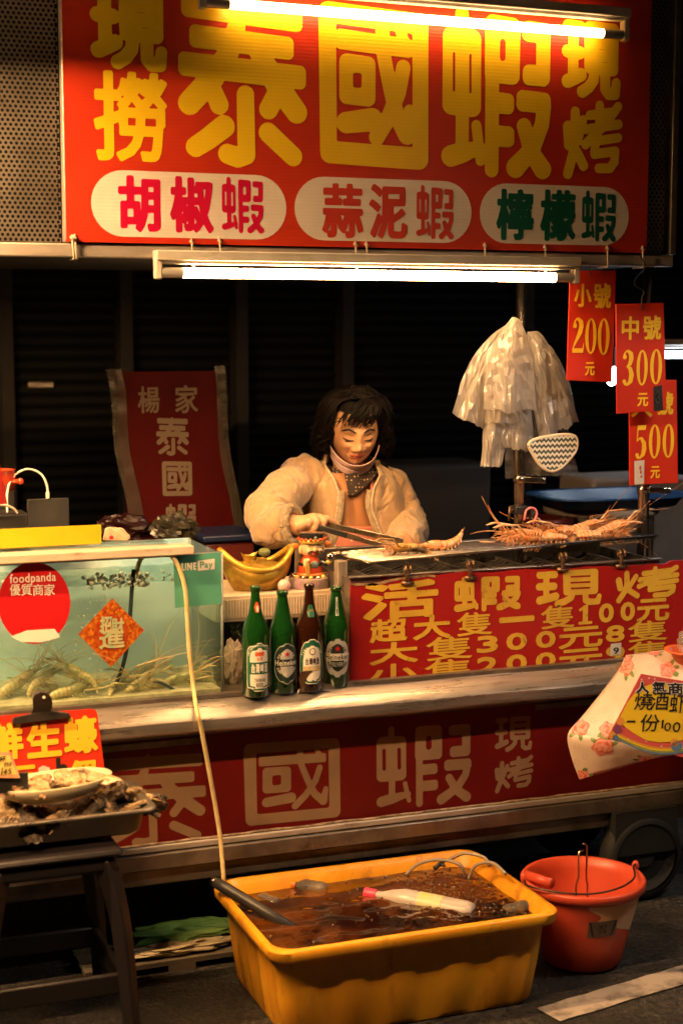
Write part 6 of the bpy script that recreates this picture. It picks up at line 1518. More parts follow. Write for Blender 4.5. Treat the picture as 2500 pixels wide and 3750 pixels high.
# zigzag pot holder
def zig(m, N, L, b, tc, noi, ramp, mix):
    s_ = N.new('ShaderNodeSeparateXYZ'); L.new(tc.outputs['Object'], s_.inputs[0])
    def M_(op, a, v): 
        n = N.new('ShaderNodeMath'); n.operation = op
        for i, q in enumerate((a, v)):
            if q is None: continue
            if isinstance(q, (int, float)): n.inputs[i].default_value = q
            else: L.new(q, n.inputs[i])
        return n.outputs[0]
    pp = M_('PINGPONG', s_.outputs[0], .007); t_ = M_('ADD', s_.outputs[2], pp); fr = M_('FRACT', M_('MULTIPLY', t_, 62.), None)
    L.new(mix(ramp(fr, .48, .52), (.70, .68, .62), (.06, .08, .075)), b.inputs['Base Color'])
D('zigzag', rough=.9, custom=zig, bump=.002, bscale=160); D('pad_trim', c=(.70, .62, .5), rough=.9)
ph_ = planeY(BYY-.02); out = [ph_.hit(*z5(*p)) for p in ((680, 1150), (700, 1120), (780, 1098), (880, 1085), (945, 1095), (958, 1140), (940, 1190), (880, 1260), (830, 1290), (790, 1288), (740, 1250))]
pad = thing('pot_holder', 'zigzag patterned pot holder hanging below the plastic bags', 'pot holder', ph_.P(*out[8]))
m = MB(); cx = sum(p[0] for p in out)/len(out); cz = sum(p[1] for p in out)/len(out)
sm = [(p.x, p.y) for p in spline([(*p, 0) for p in out+[out[0]]], 4)[:-1]]
m.prism(sm, lambda a, b: ph_.P(a, b, .004), lambda a, b: ph_.P(a, b, -.006)); m.obj('quilt', 'zigzag', pad, bevel=.003)
m = MB(); m.tube([ph_.P(a, b, 0) for a, b in sm+[sm[0]]], .0055, 6, cap=False); m.obj('trim', 'pad_trim', pad, smooth=True)

# ================================================================ right-hand background
D('bin_white', c=(.42, .38, .34), c2=(.34, .3, .27), nscale=6, rough=.5); D('tray_blue', c=(.015, .07, .22), rough=.3); D('cool_box', c=(.2, .18, .17), c2=(.15, .13, .12), nscale=5, rough=.7)
ry = 4.55; c = onY(2300, 2050, ry); rb_ = (onY(2470, 1950, ry)-onY(2112, 1950, ry)).length/2
bn = thing('plastic_bin', 'white plastic bin under the blue tray behind the grill', 'bin', (c.x, ry+rb_, 0))
zt2 = onY(2300, 1865, ry).z
m = MB(); m.lathe([(0, .0), (rb_*.85, 0), (rb_*.97, zt2-.03), (rb_*1.05, zt2-.028), (rb_*1.06, zt2-.002), (rb_, zt2), (rb_*.9, zt2-.05)], (c.x, ry+rb_, 0), 36); m.obj('drum', 'bin_white', bn, smooth=True)
ty0, ty1 = onY(2075, 1862, ry-.04), onY(2560, 1850, ry-.04)
tr = thing('blue_tray', 'blue plastic tray lying on the white bin', 'tray', ((ty0.x+ty1.x)/2, ry+.1, zt2+.002))
m = MB()
def trayf(u, v):
    a = u*2*math.pi; k = [(.0, .0), (.86, .0), (.97, .036), (1.06, .040), (1.06, .034)][round(v*4)]
    sx, sy = (ty1.x-ty0.x)/2, .17
    e = 4; cc, ss = math.cos(a), math.sin(a); r_ = (abs(cc)**e+abs(ss)**e)**(-1/e)
    return Vector(((ty0.x+ty1.x)/2+sx*r_*cc*k[0], ry+.13+sy*r_*ss*k[0], zt2+.003+k[1]))
m.grid(48, 4, trayf, closeu=True); m.obj('tray_body', 'tray_blue', tr, smooth=True)
p0, p1 = onY(2168, 1755, ry+.35), onY(2520, 1840, ry+.35)
m = MB(); m.span((p0.x, ry+.35, 0), (p1.x, ry+.6, p0.z)); m.obj('storage_box', 'cool_box', None, bevel=.015, label='dull grey storage box behind the blue tray', cat='box')
c = onY(2035, 1900, 4.6); m = MB(); m.lathe([(0, 0), (.07, 0), (.085, c.z-.02), (.09, c.z), (.08, c.z), (.07, .02), (0, .02)], (c.x, 4.66, 0), 28); m.obj('red_tub', 'box_red', None, smooth=True, label='dark red plastic tub behind the wire grate', cat='tub')
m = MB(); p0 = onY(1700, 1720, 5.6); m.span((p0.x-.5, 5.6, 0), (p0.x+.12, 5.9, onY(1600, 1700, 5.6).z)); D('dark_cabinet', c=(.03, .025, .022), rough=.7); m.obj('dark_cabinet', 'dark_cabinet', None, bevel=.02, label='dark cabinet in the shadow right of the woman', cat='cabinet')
# white lamp of the next stall, seen past the price tags
a, b = onY(2180, 1375, 5.2), onY(2560, 1290, 5.2)
lamp('fluorescent_lamp', 'cool white lamp of the next stall behind the price tags', onY(2330, 1300, 4.9), onY(2330, 1300, 4.9)+Vector((1.2, .15, 0)), 'lamps of the next stall', cap=.02, hang=.03, pow_='tube_cool')
lb = thing('light_bulb', 'small glowing white bulb between the 200 and 300 tags', 'lamp', onY(2240, 1400, 4.95), group='lamps of the next stall')
m = MB(); c = onY(2238, 1395, 4.95); m.tube([c, c+Vector((0, 0, .05))], .017, 14); m.ball(c, .017, 12, 8); m.obj('bulb', 'tube_cool', lb, smooth=True)
m = MB(); m.tube([c+Vector((0, 0, .05)), c+Vector((0, 0, .12))], .014, 12); m.obj('holder', 'black_plastic', lb)
m = MB(); m.tube([c+Vector((0, 0, .12)), c+Vector((0, 0, 1.6))], .003, 6); m.obj('cord', 'black_plastic', lb)
# ================================================================ oyster stand (front left)
D('stool_plastic', c=(.012, .009, .011), c2=(.008, .007, .008), nscale=9, rough=.45)
D('pan_steel', c=(.40, .35, .30), c2=(.30, .26, .22), nscale=7, rough=.33, metal=.9, rvar=.1)
pc = onZ(583, 2960, .535); PX1, PY0, PZ = pc.x-.005, pc.y-.0, .535
stl = thing('plastic_stool', 'dark plastic stool carrying the tray of oysters', 'stool', (PX1-.20, PY0+.13, 0))
scx, scy, sh_ = PX1-.235, PY0+.12, .462
m = MB(); m.span((scx-.15, scy-.15, sh_-.018), (scx+.15, scy+.15, sh_)); m.obj('seat', 'stool_plastic', stl, bevel=.02, bseg=4)
m = MB(); m.span((scx-.14, scy-.14, sh_-.055), (scx+.14, scy+.14, sh_-.0185)); m.obj('apron_rail', 'stool_plastic', stl, bevel=.01)
for sx in (-1, 1):
    for s2 in (-1, 1):
        m = MB(); a = Vector((scx+sx*.115, scy+s2*.115, sh_-.03)); b = Vector((scx+sx*.165, scy+s2*.165, .0)); mid = a.lerp(b, .35)+Vector((sx*.012, s2*.012, 0))
        P = spline([a, mid, b], 6); m.tube(P, [lerp(.030, .021, i/(len(P)-1)) for i in range(len(P))], 4); m.obj('leg', 'stool_plastic', stl, bevel=.006, bseg=3)
for (x0, y0, x1, y1) in ((-1, -1, 1, -1), (-1, 1, 1, 1), (-1, -1, -1, 1), (1, -1, 1, 1)):
    m = MB(); m.bar((scx+x0*.145, scy+y0*.145, .155), (scx+x1*.145, scy+y1*.145, .155), .016, .05); m.obj('stretcher', 'stool_plastic', stl, bevel=.006)
# steel pan
def pan(x0, x1, y0, y1, z, h, name, label):
    t = thing(name, label, 'tray', ((x0+x1)/2, (y0+y1)/2, z-h))
    def rr_(k, dz):
        pts = []; cx, cy = (x0+x1)/2, (y0+y1)/2; hx, hy = (x1-x0)/2+k, (y1-y0)/2+k; r = .03
        for q, (sx, sy) in enumerate(((1, 1), (-1, 1), (-1, -1), (1, -1))):
            for i in range(7):
                a = math.pi/2*q+math.pi/2*i/6; pts.append(Vector((cx+sx*(hx-r)+r*math.cos(a), cy+sy*(hy-r)+r*math.sin(a), z+dz)))
        return pts
    prof = [(-.03, -h+.0), (-.022, -h+.006), (-.012, -.004), (-.006, 0), (.008, .001), (.010, -.004), (.008, -.006)]
    rows = [rr_(*p) for p in prof]; m = MB(); n = len(rows[0]); k = 0
    m.v = [p for r in rows for p in r]
    for j in range(len(rows)-1):
        for i in range(n): m.f.append([j*n+i, j*n+(i+1) % n, (j+1)*n+(i+1) % n, (j+1)*n+i]); m.mi.append(0)
    m.f.append(list(range(n))[::-1]); m.mi.append(0)
    m.obj('pan_body', 'pan_steel', t, smooth=True, solid=.0015); return t
pan(PX1-.62, PX1-.006, PY0+.004, PY0+.23, PZ, .062, 'steel_tray', 'steel tray full of oysters on the dark stool')
D('oyster_shell', c=(.50, .34, .18), c2=(.035, .026, .02), nscale=22, lo=.38, hi=.6, rough=.35, bump=.012, bscale=45, bstr=1., c3=(.66, .50, .30), n3=30, lo3=.6, hi3=.7)
D('oyster_dark', c=(.07, .05, .035), c2=(.015, .012, .010), nscale=26, rough=.55, bump=.012, bscale=45, bstr=1., c3=(.5, .4, .28), n3=30, lo3=.62, hi3=.74)
D('oyster_meat', c=(.42, .22, .10), c2=(.58, .42, .26), nscale=24, rough=.25, spec=.6, c3=(.06, .05, .04), n3=18, lo3=.6, hi3=.68)
def oyster_mesh(seed, L=.05):
    m = MB()
    def f(u, v):
        th = math.pi*(.01+.98*v); ph = 2*math.pi*u; d = Vector((math.sin(th)*math.cos(ph), math.sin(th)*math.sin(ph), math.cos(th)))
        k = 1+.35*noise.noise(d*1.6+Vector((seed*3.1, 0, 0)))+.20*noise.noise(d*4.+Vector((0, seed, 0)))+.12*noise.noise(d*9+Vector((0, 0, seed)))
        rg = 1+.06*math.sin(d.x*22+d.y*9)
        return Vector((d.x*L*(1.25-.4*d.x), d.y*L*.78, d.z*L*.46*rg))*k
    m.grid(30, 20, f, closeu=True); return m
protos = []
zo = PZ-.01; ro = random.Random(9)
ospots = [(415, 2878, 0.1, 0.036), (445, 2890, 0.13, 0.034), (478, 2902, 0.12, 0.042), (510, 2909, 0.13, 0.038), (530, 2959, 0.05, 0.028), (221, 2981, 0.035, 0.036), (277, 2959, 0.09, 0.034), (308, 2975, 0.06, 0.036), (380, 2939, 0.06, 0.04), (24, 2947, 0.1, 0.04), (87, 3000, 0.04, 0.042), (16, 2994, 0.05, 0.04), (174, 2975, 0.08, 0.036), (130, 2979, 0.07, 0.034), (554, 2949, 0.09, 0.032), (399, 2870, 0.16, 0.034), (348, 2951, 0.04, 0.034), (47, 2963, 0.15, 0.04), (474, 2965, 0.04, 0.03), (569, 2957, 0.11, 0.028)]
olab = ['under the right rim of the oval plate', 'just right of the oval plate', 'topmost on the right of the heap', 'at the back right of the heap', 'small, at the right front of the tray', 'light coloured, at the front edge below the plate', 'dark, under the middle of the plate', 'broken edged, right of the front light one', 'dark with ridges, right of the plate foot', 'under the left end of the plate', 'big, at the front left corner', 'half cut by the left edge of the picture', 'dark, below the plate middle', 'dark, left of the light front one', 'second from the right end of the tray', 'behind the right rim of the plate', 'in the shadow behind the light front one', 'behind the left end of the plate', 'small and flat at the right front rim', 'furthest right in the tray']
for i, (px, py, dy, L) in enumerate(ospots):
    p = onY(px, py, PY0+.02+dy)
    m = oyster_mesh(i+1, L)
    o = m.obj('oyster', ['oyster_shell', 'oyster_dark'][i % 3 == 1], None, smooth=False, local=True, label='rough oyster shell '+olab[i], cat='oyster', group='oysters heaped in the steel tray')
    o.location = (p.x, p.y, max(p.z-.008, PZ-.02)); o.rotation_euler = (ro.uniform(-.7, .7), ro.uniform(-.6, .6), ro.uniform(0, 6.28))
m = MB(); m.grid(30, 14, lambda a, b: (lerp(PX1-.60, PX1-.03, a), lerp(PY0+.03, PY0+.21, b), PZ-.018+.014*noise.noise(Vector((a*30, b*12, 2))))); m.obj('shell_rubble', 'oyster_dark', None, kind='stuff', label='small broken shells filling the steel tray', cat='shells')
# oval plate with opened oysters
c = onY(203, 2872, PY0+.09); plate = thing('oval_plate', 'oval cream plate of opened oysters on the heap of shells', 'plate', (c.x, c.y, c.z-.03))
A_, B_ = (onY(410, 2860, PY0+.09).x-onY(-4, 2870, PY0+.09).x)/2, .075
D('plate_cream', c=(.58, .50, .34), c2=(.52, .44, .28), nscale=10, rough=.35)
def pl_(u, v):
    k, h = [(0, -.016), (.6, -.016), (.82, -.008), (1., .012), (1.02, .010), (.84, -.016), (.6, -.028), (0, -.028)][round(v*7)]; a = u*2*math.pi
    return Vector((c.x+A_*k*math.cos(a), c.y+B_*k*math.sin(a), c.z+h+.006*math.cos(a)))
m = MB(); m.grid(48, 7, pl_, closeu=True); m.obj('dish', 'plate_cream', plate, smooth=True)
for i in range(9):
    a = i/8; m = oyster_mesh(40+i, .030); o = m.obj('opened_oyster', ['oyster_meat', 'oyster_shell', 'oyster_meat'][i % 3], plate, smooth=False, local=True)
    o.matrix_parent_inverse = Matrix(); o.location = (lerp(-A_*.68, A_*.72, a), (.022 if i % 2 else -.02), .032+.006*(a > .6)); o.rotation_euler = (ro.uniform(-.3, .3), ro.uniform(-.3, .3), ro.uniform(0, 6))
# red oyster sign leaning on the cart and clipped to it
zo_ = lambda x, y: (x/2.529, 2520+y/2.529)
tpn, bpt = onY(340, 2595, FY-.092), onY(385, 2850, FY-.125)
os_ = Plane((tpn.x, FY-.092, tpn.z), (1, 0, 0), (0, .12, 1))
osg = thing('oyster_sign', 'small red sign with yellow characters clipped above the oyster tray', 'sign', onY(180, 2850, FY-.12))
P_ = [os_.hit(*zo_(*q)) for q in ((985, 870), (-120, 960), (-160, 270), (850, 192), (890, 205), (905, 240))]
m = MB(); m.prism(P_, lambda a, b: os_.P(a, b, 0), lambda a, b: os_.P(a, b, -.004)); m.obj('board', 'tag_red', osg)
for ch, x0, x1, y0, y1, bl in (('鮮', -70, 218, 320, 662, .04), ('生', 248, 570, 315, 640, .045), ('蠔', 590, 905, 255, 605, .035), ('三', 100, 345, 715, 900, .06), ('個', 640, 892, 660, 900, .045)):
    X0, Y0 = zo_(x0, y0); X1, Y1 = zo_(x1, y1); put_glyph(os_, ch, X0, X1, Y0, Y1, 'tag_yellow', osg, bold=bl, h=.0015, N=84)
flat(os_, [zo_(*q) for q in ((358, 740), (400, 715), (460, 735), (485, 860), (365, 860))], 'paper', osg, 'white_tape', .002)
X0, Y0 = zo_(522, 640); X1, Y1 = zo_(632, 850); put_glyph(os_, 'h', X0, X1, Y0, Y1, 'print_black', osg, bold=.05, h=.002)
bulldog('large dark bulldog clip holding the red oyster sign', Plane(os_.o, os_.ex, os_.ey), [zo_(*q) for q in ((290, 240), (300, 180), (288, 100), (305, 50), (345, 25), (420, 35), (460, 80), (472, 130), (468, 215))], [zo_(*q) for q in ((110, 335), (120, 270), (295, 235), (470, 205), (640, 228), (645, 275))], 'clip_black', h=.002, th=.006, hole=zo_(388, 72), tilt=.025)
# little price card in front of the sign
pcd = Plane(onY(40, 2800, PY0+.05), (1, -.05, 0), (0, .2, 1))
card = thing('price_card', 'small yellow handwritten card with red border at the left edge', 'card', onY(30, 2860, PY0+.05))
D('card_yellow', c=(.75, .58, .16), c2=(.7, .5, .12), nscale=8, rough=.5); D('card_pink', c=(.68, .22, .14), c2=(.7, .4, .2), nscale=20, rough=.5)
P_ = [pcd.hit(*zo_(*q)) for q in ((-60, 830), (190, 832), (105, 592), (-60, 598))]
m = MB(); m.prism(P_, lambda a, b: pcd.P(a, b, 0), lambda a, b: pcd.P(a, b, -.003)); m.obj('card_body', 'card_pink', card)
flat(pcd, [zo_(*q) for q in ((-60, 805), (160, 800), (90, 622), (-60, 622))], 'card_yellow', card, 'field', .001)
for ch, x0, x1, y0, y1 in (('1', 8, 20, 735, 800), ('4', 28, 62, 745, 800), ('5', 70, 105, 745, 795), ('杯', -10, 50, 625, 690), ('份', 30, 110, 680, 725)):
    X0, Y0 = zo_(x0, y0); X1, Y1 = zo_(x1, y1); put_glyph(pcd, ch, X0, X1, Y0, Y1, 'print_black', card, bold=.015, h=.002, skew=.2)
m = MB(); p = onY(20, 2840, PY0+.05); m.box((p.x-.01, p.y+.008, p.z-.02), (.12, .012, .04)); m.obj('holder', 'black_plastic', card)

# ================================================================ yellow basin with murky water
D('basin_plastic', c=(.76, .37, .02), c2=(.56, .215, .010), nscale=7, lo=.35, hi=.7, rough=.36, rvar=.15, sss=.2, c3=(.30, .12, .015), n3=11, lo3=.56, hi3=.72, stretch=(1, 1, .35), bump=.0015, bscale=40)  # bright and dark streaks paint in light showing through the plastic
ZR = .235
cn = {k: onZ(*p, ZR) for k, p in dict(N=(1100, 3480), R=(2065, 3315), B=(1645, 3122), L=(758, 3240)).items()}
bx0 = (cn['L'].x+cn['N'].x)/2; bx1 = (cn['R'].x+cn['B'].x)/2; by0 = (cn['N'].y+cn['R'].y)/2; by1 = (cn['L'].y+cn['B'].y)/2
bas = thing('plastic_basin', 'large yellow plastic basin of murky water on the ground', 'basin', ((bx0+bx1)/2, (by0+by1)/2, 0))
def rrect(hx, hy, r, z, n=6, wob=0.):
    pts = []; cx, cy = (bx0+bx1)/2, (by0+by1)/2
    for q, (sx, sy) in enumerate(((1, 1), (-1, 1), (-1, -1), (1, -1))):
        for i in range(n+1):
            a = math.pi/2*q+math.pi/2*i/n; pts.append(Vector((cx+sx*(hx-r)+r*math.cos(a), cy+sy*(hy-r)+r*math.sin(a), z)))
        # straight side with ribs
        nx_ = ((-1, 1), (-1, -1), (1, -1), (1, 1))[q]
        a0 = pts[-1]; nq = (q+1) % 4; sx2, sy2 = ((1, 1), (-1, 1), (-1, -1), (1, -1))[nq]; aa = math.pi/2*nq
        b0 = Vector((cx+sx2*(hx-r)+r*math.cos(aa), cy+sy2*(hy-r)+r*math.sin(aa), z)); nrm = Vector((math.cos(aa), math.sin(aa), 0)) if True else None
        for i in range(1, 28):
            t = i/28; rib = wob*(1 if (int(t*9+.5) % 2) else 0); pts.append(a0.lerp(b0, t)-nrm*rib)
    return pts
HX, HY = (bx1-bx0)/2+.022, (by1-by0)/2+.018
spec = [(.046, .004, 0, .0), (.040, .016, .0, .0035), (.029, .10, 0, .0035), (.020, ZR-.045, 0, .0035), (.016, ZR-.03, 0, 0), (.0, ZR-.028, 0, 0), (-.003, ZR-.024, 0, 0), (-.004, ZR-.004, 0, 0), (0, ZR, 0, 0), (.010, ZR+.001, 0, 0), (.014, ZR-.006, 0, 0), (.020, ZR-.012, 0, 0), (.03, ZR-.05, 0, 0), (.065, .012, 0, 0)]
rows = [rrect(HX-d, HY-d, .05, z, wob=w) for d, z, _, w in spec]; n = len(rows[0]); m = MB(); m.v = [p for r in rows for p in r]
for j in range(len(rows)-1):
    for i in range(n): m.f.append([j*n+i, j*n+(i+1) % n, (j+1)*n+(i+1) % n, (j+1)*n+i]); m.mi.append(0)
m.f.append(list(range(n))[::-1]); m.mi.append(0); k = (len(rows)-1)*n; m.f.append([k+i for i in range(n)]); m.mi.append(0)
m.obj('basin_body', 'basin_plastic', bas, auto=50)
WZ = ZR-.034
D('murky_water', c=(.11, .032, .004), c2=(.035, .010, .002), nscale=5, rough=.02, spec=.9, ior=1.5, c3=(.006, .003, .002), n3=3.5, lo3=.42, hi3=.56)
def wat(u, v):
    x = lerp(bx0+.006, bx1-.006, u); y = lerp(by0+.010, by1-.010, v); bub = math.exp(-(((u-.80)/.18)**2+((v-.55)/.35)**2))
    return Vector((x, y, WZ+.0030*noise.noise(Vector((x*13, y*20, 0)))+.0007*noise.noise(Vector((x*36, y*45, 4)))+bub*(.010*noise.noise(Vector((x*55, y*55, 9)))+.004)))
m = MB(); m.grid(110, 70, wat); m.obj('water', 'murky_water', bas, smooth=True)
D('froth_bubble', c=(.35, .2, .1), rough=.03, spec=1., trans=.6, ior=1.3, coat=1.)
m = MB(); rb2 = random.Random(6)
for k in range(380):
    if k < 240: u, v = rb2.gauss(.78, .09), rb2.gauss(.60, .22)
    elif k < 320: u, v = rb2.gauss(.33, .05), rb2.gauss(.05, .03)
    else: u, v = rb2.random(), rb2.random()
    u, v = min(.97, max(.03, u)), min(.97, max(.04, v)); m.ball(wat(u, v)+Vector((0, 0, .001)), rb2.uniform(.0008, .0042), 7, 5)
m.obj('bubbles', 'froth_bubble', bas, smooth=True, kind='stuff')
def WP(px, py, dz=0): p = onZ(px, py, WZ+dz); return p
def floatb(label, a, b, r, capmat, bodymat, cap_end=0, lab=None):
    """plastic bottle floating on its side from a (cap) to b"""
    a, b = Vector(a), Vector(b); d = (b-a); L_ = d.length; dn = d.normalized(); t = thing('floating_bottle', label, 'bottle', (a+b)/2, group='bottles floating in the yellow basin')
    q = Vector((0, 0, 1)).rotation_difference(dn).to_matrix()
    m = MB(); pr = [(r*.36, .10*L_), (r*.4, .16*L_), (r*.75, .26*L_), (r*.98, .36*L_), (r, .45*L_), (r*.93, .52*L_), (r, .6*L_), (r*.95, .68*L_), (r, .76*L_), (r, .93*L_), (r*.85, .99*L_), (0, L_)]
    m.lathe(pr, a, 20, xf=q); m.obj('bottle_body', bodymat, t, smooth=True)
    m = MB(); m.lathe([(0, 0), (r*.46, .0), (r*.48, .01*L_), (r*.48, .11*L_), (0, .115*L_)], a, 16, xf=q); m.obj('cap', capmat, t, auto=40)
    if lab: m = MB(); m.lathe([(r*1.01, .5*L_), (r*1.015, .72*L_)], a, 20, xf=q); m.obj('label_band', lab, t, smooth=True)
D('bottle_clear', c=(.80, .72, .62), rough=.06, trans=.9, ior=1.25, spec=.7); D('bottle_milky', c=(.55, .5, .46), c2=(.48, .43, .4), nscale=20, rough=.3, trans=.2); D('cap_orange', c=(.75, .16, .02), rough=.4); D('cap_pink', c=(.75, .05, .12), rough=.4); D('bottle_label', c=(.45, .5, .18), c2=(.6, .5, .36), nscale=30, rough=.4)
floatb('clear bottle with orange cap floating near the back of the basin', WP(1068, 3238, .006), WP(1195, 3262, -.004), .020, 'cap_orange', 'bottle_clear')
floatb('long milky bottle with pink cap floating in the basin middle', WP(1335, 3270, .002), WP(1735, 3350, -.012), .030, 'cap_pink', 'bottle_milky', lab='bottle_label')
floatb('clear bottle with orange cap at the right end of the basin', WP(1965, 3310, .004), WP(1845, 3345, -.008), .019, 'cap_orange', 'bottle_clear')
floatb('clear bottle half sunk by the left end of the basin', WP(930, 3285, -.014), WP(1020, 3320, -.012), .020, 'bottle_clear', 'bottle_clear')
# dark handle sticking out of the basin
hnd = thing('net_handle', 'long dark handle resting over the left corner of the basin', 'handle', WP(1110, 3420))
m = MB(); a, b = onZ(790, 3232, ZR+.03), WP(1115, 3425, -.02); m.tube([a, a.lerp(b, .12), a.lerp(b, .5), b], [.013, .0145, .014, .012], 12); m.obj('shaft', 'black_plastic', hnd, smooth=True)
m = MB(); m.tube([a-(b-a).normalized()*.012, a], [.009, .0125], 12); m.obj('end_knob', 'clip_steel', hnd, smooth=True)
# thin air tubes over the right rim
D('tube_clear', c=(.5, .45, .38), rough=.15, trans=.5, ior=1.3)
for i, P in enumerate(([(1485, 3205, .0), (1530, 3165, .03), (1600, 3148, .05), (1680, 3165, .05), (1705, 3215, .01)], [(1640, 3150, .03), (1700, 3125, .06), (1770, 3140, .06), (1790, 3170, .05)], [(1715, 3220, .01), (1740, 3170, .05), (1800, 3160, .07), (1850, 3200, .06)])):
    m = MB(); m.tube(spline([onZ(x, y, WZ+dz) for x, y, dz in P], 6), .0045, 8); m.obj('air_tube', 'tube_clear', None, smooth=True, label=['clear air tube arching over the water of the basin', 'clear air tube at the back corner of the basin', 'clear air tube bent over the right rim of the basin'][i], cat='tube', group='air tubes of the basin')
m = MB(); p = WP(1590, 3180, .01); m.tube([p, p+Vector((.03, .01, .012))], .006, 8); m.tube([p+Vector((.02, .005, .006)), p+Vector((.022, -.012, .008))], .004, 6); m.obj('tube_connector', 'black_plastic', None, smooth=True, label='small black connector on the air tube in the basin', cat='connector')

# ================================================================ orange bucket
D('bucket_plastic', c=(.58, .085, .04), c2=(.48, .06, .03), nscale=5, rough=.38, sss=.08, c3=(.2, .03, .015), n3=10, lo3=.66, hi3=.78)
D('bucket_faded', c=(.66, .45, .30), c2=(.66, .30, .16), nscale=6, lo=.5, hi=.75, rough=.45)
bc = onZ(2128, 3515, .0); br = 225*(bc-CAM).dot(FW)/FPX; bz = .222
bk_ = thing('bucket', 'orange red plastic bucket with wire handle beside the basin', 'bucket', (bc.x, bc.y, 0))
pr = [(0, .004), (br*.60, .004), (br*.64, .012), (br*.72, .07), (br*.92, bz-.03), (br*.93, bz-.026), (br*1.0, bz-.022), (br*1.01, bz-.006), (br*.98, bz), (br*.92, bz-.003), (br*.88, bz-.03), (br*.66, .06), (br*.58, .014), (0, .014)]
m = MB(); m.lathe(pr, (bc.x, bc.y, 0), 48); m.obj('pail', 'bucket_plastic', bk_, smooth=True)
dc = Vector((CAM.x-bc.x, CAM.y-bc.y, 0)).normalized(); sc_ = Vector((-dc.y, dc.x, 0))
def BW(a, z, off=.001):
    r_ = lerp(br*.72, br*.92, max(0, min(1, (z-.07)/(bz-.10))))+off; return Vector((bc.x, bc.y, z))+dc*(r_*math.cos(a))+sc_*(r_*math.sin(a))
m = MB(); m.grid(16, 10, lambda u, v: BW(lerp(.22+.12*math.sin(v*5), 1.35, u), lerp(.098+.05*(1-u), bz-.030, v), .0006)); m.obj('faded_patch', 'bucket_faded', bk_, smooth=True)
D('label_grey', c=(.16, .11, .09), c2=(.1, .07, .06), nscale=30, rough=.5)
m = MB(); m.grid(12, 4, lambda u, v: BW(lerp(.12, .68, u)-.03*(1-v)*(1-2*u), lerp(.108, .152, v), .0014)); m.obj('maker_label', 'label_grey', bk_, smooth=True)
for s_ in (.0, 1.):
    m = MB(); m.grid(2, 4, lambda u, v: BW(lerp(lerp(.14, .66, s_)-.02, lerp(.14, .66, s_)+.02, u)+(1-v)*(.07 if s_ == 0 else -.07), lerp(.11, .15, v), .0022)); m.obj('label_stripe', 'print_black', bk_, smooth=True)
for i, ch in enumerate('強力水桶'): put_glyph(None, ch, .32+.08*(i % 2), .385+.08*(i % 2), .132-.014*(i//2), .143-.014*(i//2), 'print_black', bk_, bold=.02, px=False, wrap=lambda a, b: BW(a, b, .0026))
def rimp(px, py, z=bz): return onZ(px, py, z)
m = MB(); m.tube(spline([onZ(1918, 3222, bz), onZ(1925, 3240, bz+.004), onZ(1985, 3258, bz+.006), onZ(2080, 3272, bz+.004), onZ(2180, 3272, bz+.002), onZ(2270, 3250, bz+.004), onZ(2320, 3215, bz+.006), onZ(2318, 3175, bz+.008), onZ(2328, 3160, bz+.006)], 5), .0026, 8); m.obj('bail', 'hook_wire', bk_, smooth=True)
m = MB(); m.tube([onZ(1928, 3206, bz+.006), onZ(2018, 3236, bz+.008)], .013, 14); m.obj('grip', 'bucket_plastic', bk_, smooth=True)
for px, py in ((1918, 3215), (2325, 3170)):
    p = onZ(px, py, bz); m = MB(); m.ball(p, (.010, .010, .014), 10, 7); m.obj('ear', 'bucket_plastic', bk_, smooth=True)
D('wire_bright', c=(.6, .5, .36), rough=.3, metal=1.)
wt = thing('wire_hanger', 'bent wire rack end standing up out of the bucket', 'wire rack', (bc.x, bc.y, .02))
for P in ([(2108, 3235), (2118, 3215), (2116, 3145), (2119, 3120), (2137, 3115)], [(2150, 3235), (2145, 3220), (2148, 3100), (2145, 3092), (2132, 3090)]):
    pb = planeY(bc.y-.01); m = MB(); pts = [Vector((onY(*P[0], bc.y-.01).x, bc.y-.01, .02))]+[onY(*q, bc.y-.01) for q in P]; m.tube(pts, .0026, 8); m.obj('wire', 'wire_bright', wt, smooth=True)

# ================================================================ table with flowered cloth (right)
def cloth_mat(m, N, L, b, tc, noi, ramp, mix):
    pass
D('oilcloth', c=(.66, .54, .46), c2=(.60, .47, .40), nscale=7, rough=.34, spec=.5, bump=.0015, bscale=70)
tb_ = thing('covered_table', 'table under a cream cloth with red roses at the right edge', 'table', onZ(2450, 3050, 0))
rows_ = [  # photo outline of the cloth, row by row from the back edge to the hem: (px, py, y)
 [(2290, 2400, 3.58), (2380, 2388, 3.55), (2470, 2374, 3.52), (2600, 2352, 3.50)],
 [(2282, 2418, 3.55), (2372, 2425, 3.46), (2470, 2425, 3.43), (2600, 2410, 3.40)],
 [(2262, 2455, 3.53), (2352, 2495, 3.40), (2460, 2500, 3.36), (2600, 2490, 3.32)],
 [(2190, 2550, 3.50), (2300, 2580, 3.385), (2440, 2590, 3.35), (2600, 2590, 3.31)],
 [(2125, 2630, 3.47), (2260, 2660, 3.38), (2420, 2680, 3.345), (2600, 2680, 3.31)],
 [(2078, 2690, 3.45), (2215, 2715, 3.375), (2400, 2730, 3.34), (2600, 2720, 3.31)],
 [(2090, 2770, 3.45), (2225, 2770, 3.38), (2400, 2760, 3.345), (2600, 2740, 3.31)],
 [(2120, 2855, 3.45), (2240, 2820, 3.39), (2400, 2775, 3.35), (2600, 2745, 3.31)]]
pts_ = [[onY(*q) for q in r] for r in rows_]
cols = [spline([r[i] for r in pts_], 5) for i in range(4)]
nv = len(cols[0]); sheet = [spline([c_[j] for c_ in cols], 8) for j in range(nv)]; nu = len(sheet[0])
